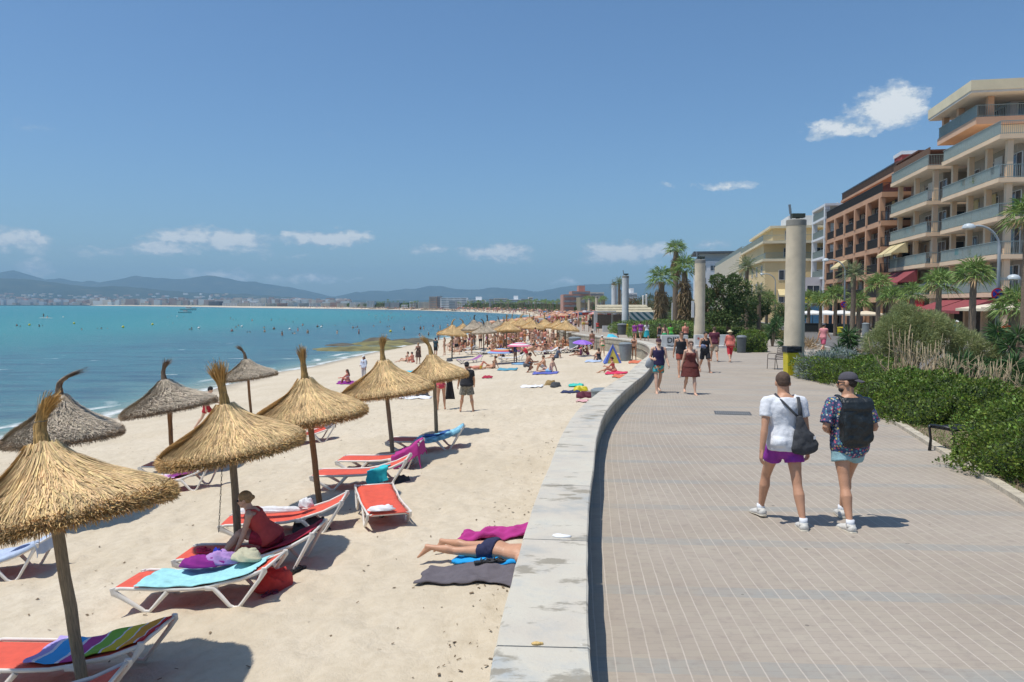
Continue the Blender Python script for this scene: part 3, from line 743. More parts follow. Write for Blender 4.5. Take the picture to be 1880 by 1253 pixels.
parasol(poleat(440, 1036), .92, 1.68, (-.045, 0), (tz(-8.5), tz(-1)), 'straw', (-.03, 0), 12, 'golden straw parasol shading the woman in the red top', n=23000, hh=.57, tl=.62, tuftk=.17, chain=1.25)
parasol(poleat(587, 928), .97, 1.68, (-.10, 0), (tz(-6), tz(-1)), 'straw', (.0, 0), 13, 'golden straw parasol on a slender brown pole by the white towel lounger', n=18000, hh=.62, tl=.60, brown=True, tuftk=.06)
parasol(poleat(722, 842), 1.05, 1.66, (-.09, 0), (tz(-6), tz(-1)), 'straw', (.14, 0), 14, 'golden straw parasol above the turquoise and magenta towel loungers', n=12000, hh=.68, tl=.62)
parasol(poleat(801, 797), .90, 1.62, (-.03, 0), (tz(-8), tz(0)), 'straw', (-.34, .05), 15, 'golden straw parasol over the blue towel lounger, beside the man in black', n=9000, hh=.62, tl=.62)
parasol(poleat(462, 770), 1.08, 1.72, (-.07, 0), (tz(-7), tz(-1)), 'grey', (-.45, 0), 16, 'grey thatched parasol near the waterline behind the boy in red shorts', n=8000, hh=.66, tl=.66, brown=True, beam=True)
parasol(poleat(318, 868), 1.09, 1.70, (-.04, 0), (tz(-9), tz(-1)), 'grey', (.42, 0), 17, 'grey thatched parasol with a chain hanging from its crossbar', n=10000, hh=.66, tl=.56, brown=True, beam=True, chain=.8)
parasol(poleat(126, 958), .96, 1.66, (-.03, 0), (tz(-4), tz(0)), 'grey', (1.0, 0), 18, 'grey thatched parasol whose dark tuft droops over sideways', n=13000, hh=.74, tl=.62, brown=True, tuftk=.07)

# ------------------------------------------------------------- sun loungers
LW = .64
def lounger(r, sling=SLING, frame=WHITE, back=.30, L=1.92, detail=True):
    """local x runs from the foot end to the head end, y across; origin on the sand under the first near leg"""
    back *= .68; hz = .27; xk = 1.28 - .37; x0 = -.38; xh = xk + (L - 1.32) * math.cos(math.asin(min(.9, back / .64))); zh = hz + back
    prof = [(x0, hz + .02), (x0 + .10, hz + .035), (.3, hz - .005), (.62, hz - .012), (xk - .08, hz + .01), (xk, hz + .03), ((xk + xh) / 2, (hz + zh) / 2 - .01), (xh, zh)]
    mb = MB()
    def f(u, v):
        k = u * (len(prof) - 1); i = min(int(k), len(prof) - 2); a = k - i; x = lerp(prof[i][0], prof[i + 1][0], a); z = lerp(prof[i][1], prof[i + 1][1], a)
        e = abs(v * 2 - 1); return (x, (v - .5) * (LW - .04), z - .022 * (1 - e ** 2) * math.sin(PI * u) - .03 * max(0, e - .88) / .12)
    mb.grid(f, 28, 10); me = mb.mesh('sling', True); part(r, 'sling', evalmesh(me, [('SOLIDIFY', dict(thickness=.012, offset=-1))]), sling)
    for sd in (-1, 1):
        y = sd * LW / 2; fr = MB()
        fr.loft([(x, y, z - .015) for x, z in prof], [(.016, .022)] * len(prof), 8, side=(0, 1, 0))
        part(r, 'rail', fr.mesh('rail', True), frame)
        lg = MB()      # front V
        lg.loft([(x0 + .01, y, hz + .03), (x0 + .02, y, hz - .03), (x0 + .10, y, hz * .72), (-.03, y, .03), (.0, y, .005), (.06, y, .005), (.12, y, .06), (.30, y, hz - .04)], [(.022, .042), (.022, .05), (.022, .036), (.02, .026), (.02, .024), (.02, .022), (.019, .022), (.02, .03)], 8, side=(0, 1, 0))
        part(r, 'front_leg', lg.mesh('leg', 50), frame)
        lg = MB(); xf = 1.12
        lg.loft([(xk - .14, y, hz - .02), (xk - .04, y, hz - .03), (xf - .08, y, .03), (xf - .03, y, .005), (xf + .03, y, .005), (xf + .08, y, .06), (xh - .06, y, zh - .12), (xh + .005, y, zh - .02), (xh + .01, y, zh + .015)], [(.022, .035), (.022, .035), (.019, .024), (.019, .022), (.019, .022), (.018, .020), (.02, .024), (.022, .04), (.022, .03)], 8, side=(0, 1, 0))
        part(r, 'rear_leg', lg.mesh('leg', 50), frame)
    for xx, zc, rr in ((x0 + .02, hz, .018), (xh, zh - .01, .018), (xk, hz - .01, .014)):
        cb = MB(); cb.loft([(xx, -LW / 2, zc), (xx, LW / 2, zc)], rr, 8); part(r, 'crossbar', cb.mesh('crossbar', True), frame)
    r['_p'] = [x0, xk, xh, hz, zh]; del r['_p']
    return prof
def put_lounger(c1, c2, label, sling=SLING, frame=WHITE, back=.30, flip=False, group='red sling sun loungers'):
    a = S(*c1); b_ = S(*c2); d = b_ - a; yaw = math.atan2(d.y, d.x); L_ = math.hypot(d.x, d.y); pitch = -math.atan2(d.z, L_)
    left = Vector((-math.sin(yaw), math.cos(yaw), 0)) * (LW / 2) * (1 if not flip else -1)
    r = root('sun_lounger', label, 'sun lounger', Vector(a) + left, 0, group, rot=(0, pitch * .8, yaw))
    r.rotation_mode = 'XYZ'; prof = lounger(r, sling, frame, back); bpy.context.view_layer.update()
    return r, prof
def cloth_mat(name, col, **k): return M(name, col, .9, k.pop('var', .12), k.pop('scale', 12), .3, 200, **k)
def drape(r, prof, u0, u1, v0, v1, mat, label, hang=(0, 0), thick=.012, seed=1, name='beach_towel', fold=.02, nu=40, nv=26, cat='towel', group=None, lift=.012, headhang=0):
    """cloth lying on a lounger: follows the sling between u0..u1 along it and v0..v1 across; hangs over the near (v<0) and far side"""
    g = random.Random(seed); ph = [g.uniform(0, 6) for _ in range(6)]
    ks = [0.]
    for (xa, za), (xb, zb) in zip(prof[:-1], prof[1:]): ks.append(ks[-1] + math.hypot(xb - xa, zb - za))
    T_ = ks[-1]
    def f(u, v):
        s = lerp(u0, u1, u) * T_; over = max(0, s - T_); s = min(s, T_ - 1e-4)
        i = max(k for k in range(len(ks) - 1) if ks[k] <= s); a = (s - ks[i]) / (ks[i + 1] - ks[i]); x = lerp(prof[i][0], prof[i + 1][0], a); z = lerp(prof[i][1], prof[i + 1][1], a)
        w = lerp(v0, v1, v); hw = LW / 2 + .012; y = w; dz = 0
        if abs(w) > hw:
            e = abs(w) - hw; y = math.copysign(hw + .10 * e + .02 * math.sin(9 * x + ph[0]) * min(1, e * 8), w); dz = -e * .97
        wr = fold * (math.sin(x * 13 + w * 5 + ph[1]) * .5 + math.sin(x * 5 - w * 11 + ph[2]) * .5 + math.sin(w * 23 + x * 4 + ph[3]) * .35)
        er = .03 * math.sin(u * 9 + ph[4]) * (1 if v in (0, 1) else 0)
        return (x + over * .12 + (.02 * math.sin(v * 14 + ph[5]) if u in (0, 1) else 0), y + er * (1 if abs(w) <= hw else .3), max(.02, z + lift + .008 + abs(wr) * (1 if abs(w) < hw else .5) + dz - over * .98 - .02 * (1 - min(1, (w / .32) ** 2))))
    mb = MB(); mb.grid(f, nu, nv); me = evalmesh(mb.mesh(name, True), [('SOLIDIFY', dict(thickness=thick, offset=1)), ('SUBSURF', dict(levels=1))])
    o = thing(name, me, mat, label, cat, group=group); o.matrix_world = r.matrix_world.copy(); return o
def heap(loc, size, mat, label, cat='towel', name='towel', seed=1, rz=0, amp=.35, group=None, n=36, kind=None, sharp=1.6):
    """a crumpled soft heap (clothes, towel, bag) resting on what is under it"""
    g = random.Random(seed); o = [g.uniform(0, 9) for _ in range(4)]; vs = []; fs = []; rings = 10
    for i in range(rings):
        q = i / (rings - 1); rr = math.cos(q * PI / 2) ** .7 if i < rings - 1 else .02
        for k in range(n):
            a = 2 * PI * k / n; lob = 1 + amp * .45 * math.sin(2 * a + o[0]) + amp * .3 * math.sin(3 * a + o[1] + q * 2) + amp * .16 * math.sin(7 * a + o[2] + q * 5)
            z = math.sin(q * PI / 2) ** 1.1 * size[2] * (1 + (1 - q) * (amp * math.sin(3 * a + o[3]) * .8 + amp * .7 * math.sin(5 * a + q * 9 + o[0]))) + size[2] * .22 * math.sin(a * 4 + q * 11 + o[1]) * math.sin(q * PI)
            vs.append((math.cos(a) * size[0] / 2 * rr * lob, math.sin(a) * size[1] / 2 * rr * lob, max(0, z) - .01))
    for i in range(rings - 1):
        for k in range(n): k2 = (k + 1) % n; fs.append((i * n + k, i * n + k2, (i + 1) * n + k2, (i + 1) * n + k))
    fs.append(tuple((rings - 1) * n + k for k in range(n))); fs.append(tuple(range(n))[::-1])
    mb = MB(); mb.add(vs, fs); return thing(name, mb.mesh(name, True), mat, label, cat, loc, rz, group)
def flat_towel(corners, mat, label, seed=1, name='beach_towel', amp=.018, lift=.02, cat='towel', group=None, jag=.03, fz=None, nu=30, nv=20, px=True):
    """a towel spread on the sand; corners are photo pixels in order round it"""
    C = [S(*c) for c in corners] if px else [Vector(c) for c in corners]; g = random.Random(seed); ph = [g.uniform(0, 9) for _ in range(6)]
    def f(u, v):
        p = (C[0] * (1 - u) + C[1] * u) * (1 - v) + (C[3] * (1 - u) + C[2] * u) * v
        e = (u in (0, 1)) + (v in (0, 1))
        x = p.x + (jag * math.sin(v * 11 + ph[0]) if u in (0, 1) else 0); y = p.y + (jag * math.sin(u * 13 + ph[1]) if v in (0, 1) else 0)
        z = sand_z(x, y) if px else p.z
        w = amp * (1 + math.sin(u * 12 + v * 7 + ph[2])) + amp * .8 * (1 + math.sin(v * 17 - u * 6 + ph[3])) + amp * .6 * (1 + math.sin(u * 31 + ph[4]))
        return (x, y, z + lift + w * (.35 if e else 1))
    mb = MB(); mb.grid(f, nu, nv); me = evalmesh(mb.mesh(name, True), [('SOLIDIFY', dict(thickness=.012, offset=1))])
    return thing(name, me, mat, label, cat, group=group)

AQUA = cloth_mat('aqua_towel', (.33, .66, .70)); TURQ = cloth_mat('turquoise_cloth', (.03, .50, .56)); MAG = cloth_mat('magenta_cloth', (.42, .03, .22)); PUR = cloth_mat('purple_cloth', (.24, .015, .22))
LILAC = cloth_mat('lilac_cloth', (.42, .25, .55)); CREAM = cloth_mat('cream_cloth', (.50, .48, .34)); WHT = cloth_mat('white_cloth', (.74, .74, .76)); CRIM = cloth_mat('crimson_towel', (.36, .012, .04)); BLUET = cloth_mat('bright_blue_towel', (.01, .33, .75))
GREYT = cloth_mat('charcoal_towel', (.125, .11, .125)); NAVY = cloth_mat('navy_cloth', (.02, .03, .09)); PALEB = cloth_mat('pale_blue_towel', (.42, .50, .64)); DGREY = cloth_mat('dark_grey_cloth', (.06, .065, .075)); REDB = cloth_mat('red_bag_cloth', (.62, .06, .05)); GREYTW = cloth_mat('grey_towel', (.17, .17, .19))
def stripes(name, stops, axis=0, scale=1.0, off=0, rough=.9, bands=None):
    m, t, b, tc = newmat(name); s_ = t.new('ShaderNodeSeparateXYZ', i0=tc.outputs['Generated']).outputs[axis]
    n = t.m('MULTIPLY', t.m('SUBTRACT', t.noise(tc.outputs['Generated'], 4, 3), .5), .07)
    v = t.m('FRACT', t.m('ADD', t.m('MULTIPLY', t.m('ADD', s_, n if bands else 0.0), scale), off))
    c = t.ramp(v, stops, 'CONSTANT'); t.put(b.inputs['Base Color'], c); b.inputs['Roughness'].default_value = rough; t.put(b.inputs['Normal'], t.bump(t.noise(tc.outputs['Object'], 120, 2), .2, .01)); return m
Wc = (.72, .70, .78)
RAINB = stripes('rainbow_towel', [(0, (.42, .34, .68)), (.10, Wc), (.13, (.05, .38, .78)), (.30, Wc), (.33, (.45, .05, .28)), (.46, Wc), (.48, (.22, .48, .05)), (.62, Wc), (.64, (.70, .55, .03)), (.76, Wc), (.78, (.72, .33, .02)), (.92, Wc), (.94, (.55, .02, .03))], bands=True)
BLUEP = M('patterned_blue_towel', (.22, .50, .66), .9, .5, 9, .2, 120)

Ls = []
r, pf = put_lounger((266, 1124), (434, 1113), 'red sun lounger covered with a pale aqua towel and a heap of purple clothes', back=.25)
drape(r, pf, .14, .93, -.34, .27, AQUA, 'pale aqua towel spread along the red lounger nearest the woman', hang=(1, 0), seed=3, fold=.03)
def on_l(r, x, y, z): return r.matrix_world @ Vector((x, y, z))
heap(on_l(r, .50, .16, .375), (.62, .20, .10), PUR, 'deep purple shirt heaped on the pale aqua towel', 'clothes', 'shirt', 5, r.rotation_euler.z + .1)
heap(on_l(r, .70, .24, .375), (.36, .24, .13), LILAC, 'lilac swimwear heaped behind the purple shirt', 'clothes', 'swimwear', 6, r.rotation_euler.z)
heap(on_l(r, .62, .30, .37), (.12, .12, .15), cloth_mat('royal_blue', (.02, .04, .42)), 'small royal blue cloth standing up behind the purple shirt', 'clothes', 'cloth', 8, 0)
heap(on_l(r, 1.07, .17, .435), (.40, .30, .10), CREAM, 'rolled cream striped towel on the raised backrest of the aqua towel lounger', 'towel', 'towel', 9, r.rotation_euler.z + .1)
p = S(505, 1078); heap(p, (.52, .34, .22), REDB, 'slumped red rucksack on the sand behind the aqua towel lounger', 'rucksack', 'rucksack', 10, .4, amp=.25)
def sandal(p, rz, mat, label, group=None, s=1.0):
    s *= .82
    r = root('sandal', label, 'sandal', p, rz, group); mb = MB()
    pr = [(-.12, .03), (-.08, .042), (0, .036), (.07, .048), (.11, .04), (.135, .015)]
    poly = [(x * s, w * s) for x, w in pr] + [(x * s, -w * s) for x, w in pr[::-1]]; mb.prism(poly, .0, .022 * s); part(r, 'sole', mb.mesh(), mat)
    mb = MB(); mb.loft([(-.01 * s, -.04 * s, .02), (.04 * s, -.02 * s, .05 * s), (.085 * s, 0, .025), (.04 * s, .02 * s, .05 * s), (-.01 * s, .04 * s, .02)], .007 * s, 6); mb.loft([(-.03 * s, -.04 * s, .02), (-.03 * s, 0, .06 * s), (-.03 * s, .04 * s, .02)], .008 * s, 6); part(r, 'strap', mb.mesh('strap', True), mat); return r
for k, (px, py, rz) in enumerate([(532, 1056, .4), (546, 1049, 1.0)]):
    sandal(S(px, py) + Vector((0, 0, .01)), rz, BLACK, ['black strappy sandal beside the red rucksack, the nearer of the pair', 'black strappy sandal beside the red rucksack, the farther of the pair'][k], 'sandals by the red rucksack', 1.3)
PLUM = cloth_mat('plum_rubber', (.20, .05, .09))
for k, (px, py, rz) in enumerate([(492, 1094, 1.2), (505, 1090, 2.0)]): sandal(S(px, py) + Vector((0, 0, .01)), rz, PLUM, ['plum coloured flip flop by the lounger rear leg, lying flat', 'plum coloured flip flop by the lounger rear leg, turned sideways'][k], 'plum flip flops')

rW, pfW = put_lounger((374, 1066), (540, 1050), 'red sun lounger under the seated woman with crimson towel on its backrest', back=.34)
drape(rW, pfW, .55, .99, -.30, .30, CRIM, 'crimson towel draped over the backrest behind the seated woman', seed=4)
r, pf = put_lounger((452, 996), (595, 978), 'red sun lounger with a thin white towel rolled along it', back=.30)
heap(on_l(r, .30, .05, .36), (1.05, .16, .07), WHT, 'long rolled white towel lying along a red lounger', 'towel', 'towel', 21, r.rotation_euler.z, amp=.2); heap(on_l(r, .86, .05, .38), (.22, .2, .12), WHT, 'crumpled white cloth at the head of the long rolled white towel', 'towel', 'towel', 22, r.rotation_euler.z)
heap(S(570, 975), (.5, .3, .22), DGREY, 'dark beach bag in the shade of the white towel lounger', 'bag', 'bag', 23, .2)
# lounger seen from its end
a = S(669, 968); b_ = S(751, 962); ax = (S(648, 936) - a); yaw = math.atan2(ax.y, ax.x) - .02
r = root('sun_lounger', 'red sun lounger seen end on with a white towel at its near end', 'sun lounger', Vector(((a.x + b_.x) / 2, (a.y + b_.y) / 2, a.z + .0)) + Vector((math.cos(yaw), math.sin(yaw), 0)) * .1, 0, 'red sling sun loungers', rot=(0, 0, yaw))
pf = lounger(r, back=.10, L=1.75); bpy.context.view_layer.update()
heap(on_l(r, -.30, .12, .345), (.22, .40, .05), WHT, 'small white towel over the near end of the lounger seen end on', 'towel', 'towel', 24, yaw, amp=.3); heap(on_l(r, -.30, .02, .35), (.16, .20, .05), WHT, 'white cloth scrap beside the small white towel on the end-on lounger', 'towel', 'towel', 25, yaw, amp=.3)
for k, (px, py) in enumerate([(703, 948), (729, 938)]): sandal(S(px, py) + Vector((0, 0, .01)), 1.4 + k, BLACK, ['black shoe lying in the shade under the end-on lounger, nearer one', 'black shoe lying in the shade under the end-on lounger, farther one'][k], 'shoes under the end-on lounger', 1.2)
r, pf = put_lounger((608, 900), (730, 889), 'red sun lounger with a turquoise shirt hanging over its side', back=.30)
drape(r, pf, .58, .80, -.60, .05, TURQ, 'turquoise shirt hanging down over the side of a red lounger', seed=7, fold=.03, name='shirt', cat='shirt')
heap(S(738, 886), (.34, .2, .14), DGREY, 'dark bag on the sand at the head of the turquoise shirt lounger', 'bag', 'bag', 26, .3)
r, pf = put_lounger((650, 870), (768, 860), 'red sun lounger with its raised back hidden under a magenta towel', back=.42)
drape(r, pf, .66, 1.16, -.62, .45, MAG, 'big magenta towel hanging over a lounger backrest to the sand', seed=8, fold=.035)
r, pf = put_lounger((738, 832), (838, 825), 'red sun lounger half covered by a blue patterned towel under the fifth straw parasol', back=.34)
drape(r, pf, .38, 1.03, -.42, .30, BLUEP, 'light blue patterned towel covering the head half of a lounger', seed=9, fold=.03); 
drape(r, pf, .45, .80, .05, .34, cloth_mat('deep_blue', (.03, .10, .30)), 'deep blue towel folded behind the light blue patterned towel', seed=10, lift=.035)
heap(S(793, 806), (.28, .22, .16), DGREY, 'small grey bag at the foot of the pole beside the blue towel lounger', 'bag', 'bag', 27)
rS, pfS = put_lounger((520, 822), (596, 812), 'red sun lounger with a grey towel and a sunbather, partly behind a straw parasol', back=.32)
drape(rS, pfS, .86, 1.06, -.33, .33, GREYTW, 'grey towel folded over the head of the sunbather lounger', seed=11)
r, pf = put_lounger((262, 908), (376, 898), 'red sun lounger with a pink and lilac towel, below the edge of the big parasol', back=.36)
PINKT = cloth_mat('pink_towel', (.60, .33, .62)); drape(r, pf, .04, .52, -.30, .20, PINKT, 'pink and lilac towel on the red lounger behind the big parasol', seed=12); drape(r, pf, .42, .72, -.05, .28, PUR, 'dark purple shirt lying beside the pink and lilac towel', seed=13, name='shirt', cat='shirt', lift=.03)
r, pf = put_lounger((285, 878), (392, 868), 'orange red sun lounger standing behind the pink towel lounger', back=.25, sling=M('orange_sling', (.78, .16, .06), .62, .1, 9, .25, 260))
r, pf = put_lounger((-24, 1284), (196, 1268), 'red sun lounger with a rainbow towel, nearest the camera under the largest parasol', back=.24)
drape(r, pf, .36, 1.0, -.27, .30, RAINB, 'rainbow striped towel with white bands on the nearest lounger', seed=14, fold=.014, nu=60)
r, pf = put_lounger((-190, 1425), (40, 1402), 'red sun lounger cut off by the bottom edge, head end at the nearest pole', back=.30)
NEON = M('neon_towel', (.55, .72, .02), .9, .3, 9); drape(r, pf, .36, .66, -.25, .26, NEON, 'neon yellow green towel on the lounger at the bottom edge', seed=15)
r, pf = put_lounger((-130, 1080), (-8, 1070), 'sun lounger cut off by the picture edge, pale blue towel on its head end', back=.36)
drape(r, pf, .4, 1.10, -.38, .36, PALEB, 'pale blue grey towel hanging over the lounger cut off at the picture edge', seed=16); heap(on_l(r, .95, .1, .56), (.3, .2, .12), MAG, 'small magenta cloth on the pale blue grey towel', 'clothes', 'cloth', 28)

# bits of dry seaweed and litter trodden into the sand
g = random.Random(31); mb = MB()
for i in range(1500):
    y = 5 + 26 * g.random() ** 1.5; x = g.uniform(float(shore_x(y)) + 1.5, float(wall_x(y)) - .4) if i % 3 else float(wall_x(y)) - .45 - abs(g.gauss(0, .5)); z = sand_z(x, y) + .006; a = g.uniform(0, 6); L = g.uniform(.012, .05); w = L * g.uniform(.2, .7)
    mb.add([(x, y, z), (x + L * math.cos(a), y + L * math.sin(a), z + .008), (x + L * math.cos(a) - w * math.sin(a), y + L * math.sin(a) + w * math.cos(a), z + .012), (x - w * math.sin(a), y + w * math.cos(a), z + .004)], [(0, 1, 2, 3)])
thing('beach_debris', mb.mesh(), M('dry_seaweed', (.17, .12, .07), .9, .4, 9), None, None, kind='stuff')
# towels and things on the near sand
flat_towel([(826, 1040), (955, 1042), (1000, 1022), (845, 1022)], BLUET, 'bright blue towel under the man in navy trunks', 31, amp=.012)
flat_towel([(838, 1000), (975, 992), (985, 975), (852, 984)], MAG, 'magenta towel rumpled behind the lying man', 32, amp=.022)
heap(S(868, 990), (.42, .2, .09), M('pink_patterned', (.55, .05, .22), .9, .5, 20), 'crumpled pink patterned cloth on the magenta towel', 'clothes', 'cloth', 33)
flat_towel([(764, 1076), (960, 1080), (985, 1046), (788, 1044)], GREYT, 'charcoal towel with a fringed end lying nearest the wall', 34, amp=.01, jag=.03, nu=44)
for k, (px, py, rz) in enumerate([(888, 1044, .2), (912, 1041, -.1)]): sandal(S(px, py) + Vector((0, 0, .07)), rz, DARK, ['dark flip flop on the far edge of the charcoal towel, farther from the wall', 'dark flip flop on the far edge of the charcoal towel, nearer the wall'][k], 'flip flops on the charcoal towel', 1.2)
for k, (px, py, rz) in enumerate([(903, 975, .2), (921, 977, -.4)]): sandal(S(px, py) + Vector((0, 0, .01)), rz, BLACK, ['black patterned sandal on the sand behind the magenta towel, farther from the wall', 'black patterned sandal on the sand behind the magenta towel, nearer the wall'][k], 'sandals behind the magenta towel', 1.25)
# ------------------------------------------------------------- people
def RX(a): return Matrix.Rotation(R(a), 3, 'X')
def RY(a): return Matrix.Rotation(R(a), 3, 'Y')
def RZ(a): return Matrix.Rotation(R(a), 3, 'Z')
STAND = dict(L=(2, 3, 2), Rr=(-2, 3, 2), AL=(4, 8, 12, 0), AR=(0, 8, 12, 0))
WALK = dict(L=(20, 1, 6), Rr=(-16, 1, 22), AL=(-16, 8, 12, 0), AR=(18, 8, 22, 0), lean=3)
WALK2 = dict(L=(-14, 1, 24), Rr=(20, 1, 5), AL=(18, 8, 22, 0), AR=(-14, 8, 12, 0), lean=3)
SIT = dict(L=(128, 8, 110), Rr=(122, 8, 105), AL=(60, 5, 30, 10), AR=(62, 5, 25, 10), lean=8, base='seat')
SITL = dict(L=(88, 8, 12), Rr=(112, 6, 78), AL=(-38, 12, 8, 0), AR=(-38, 12, 8, 0), lean=-18, base='seat')
LIE = dict(L=(3, 5, 8), Rr=(30, 5, 55), AL=(4, 18, 12, 0), AR=(8, 22, 20, 0), base='lie')
PRONE = dict(L=(0, 6, 4), Rr=(0, 7, 6), AL=(120, 40, 70, 0), AR=(120, 40, 70, 0), base='prone', toes=True)
BEND = dict(L=(35, 5, 20), Rr=(10, 5, 12), AL=(85, 8, 15, 0), AR=(80, 8, 20, 0), lean=68, headp=-10)
SQUAT = dict(L=(100, 12, 128), Rr=(70, 10, 125), AL=(60, 8, 55, 10), AR=(70, 8, 50, 10), lean=28)
def skel(po, h, fem):
    s = h / 1.75; J = {}; Ms = RX(-po.get('lean', 0)) @ RY(po.get('side', 0)); J['Ms'] = Ms; J['s'] = s
    T = Ms @ RZ(po.get('twist', 0)); J['T'] = T; sh = (.158 if fem else .188) * s
    J['neck'] = Ms @ Vector((0, 0, .50)) * s
    for sd, l, a in ((-1, 'L', 'AL'), (1, 'Rr', 'AR')):
        th, ab, kn = po[l][:3]; M_ = RY(-sd * ab) @ RX(th); hip = Vector((sd * .088 * s, 0, 0)); knee = hip + M_ @ Vector((0, 0, -.43 * s))
        M2 = M_ @ RX(-kn); ank = knee + M2 @ Vector((0, 0, -.41 * s)); J['hip', sd] = hip; J['knee', sd] = knee; J['ank', sd] = ank; J['Ml', sd] = M_
        fd = M2 @ Vector((0, 1, 0))
        if po.get('toes'): fd = M2 @ RX(-55) @ Vector((0, 1, 0))
        elif po.get('base') not in ('lie',):
            lift = 0 if kn < 15 else min(.6, (kn - 15) / 40) if po.get('base') is None and po is not SQUAT and kn < 90 else 0
            f0 = Vector((sd * .16, 1, -lift * .9)); yv = RZ(0) @ f0; fd = yv
        J['fd', sd] = fd.normalized()
        p, b_, e, tw = po[a][:4]; Ma = T @ RY(-sd * b_) @ RX(p); sj = T @ Vector((sd * sh / s, 0, .445)) * s
        el = sj + Ma @ Vector((0, 0, -.28 * s)); Mf = Ma @ RZ(sd * tw) @ RX(e); wr = el + Mf @ Vector((0, 0, -.245 * s))
        J['sh', sd] = sj; J['el', sd] = el; J['wr', sd] = wr; J['Mf', sd] = Mf; J['Ma', sd] = Ma
    Mh = RX(-po.get('lean', 0) * .35 - po.get('headp', 0)) @ RZ(po.get('heady', 0)); J['Mh'] = Mh; J['head'] = J['neck'] + (Ms @ Vector((0, 0, .042)) + Mh @ Vector((0, .014, .112))) * s
    return J
TM = [(-.10, .10, .08, 0), (-.055, .155, .112, -.008), (.02, .165, .12, -.012), (.10, .153, .108, -.004), (.19, .138, .098, .004), (.28, .156, .108, .004), (.36, .178, .118, 0), (.42, .182, .112, -.004), (.465, .155, .09, -.008), (.50, .105, .072, -.008), (.53, .058, .058, -.004)]
TF = [(-.10, .10, .08, 0), (-.055, .165, .118, -.012), (.02, .176, .125, -.016), (.10, .152, .105, -.004), (.19, .118, .088, .004), (.28, .128, .095, .006), (.36, .142, .105, .004), (.42, .148, .098, -.004), (.465, .128, .078, -.008), (.50, .085, .062, -.008), (.53, .05, .05, -.004)]
def trings(J, fem, fat, z0, z1, inf=0, n=9, flare=None):
    T_ = TF if fem else TM; zs = [t_[0] for t_ in T_]; s = J['s']; pts = []; rad = []
    for i in range(n):
        z = lerp(z0, z1, i / (n - 1)); w = np.interp(z, zs, [t_[1] for t_ in T_]); d = np.interp(z, zs, [t_[2] for t_ in T_]); y = np.interp(z, zs, [t_[3] for t_ in T_])
        fz = 1 + (fat - 1) * float(np.interp(z, [-.1, .15, .35, .5], [.7, 1, .6, .2])); w *= fz; d *= 1 + (fz - 1) * 1.4
        fl = flare(z) if flare else 0; q = min(1, max(0, (z + .05) / .2)); Mz = J['Ms'] if z > 0 else Matrix.Identity(3).lerp(J['Ms'], max(0, q)) if False else J['Ms']
        pts.append(Mz @ Vector((0, y, z)) * s); rad.append(((w + inf + fl) * s, (d + inf + fl) * s))
    return pts, rad
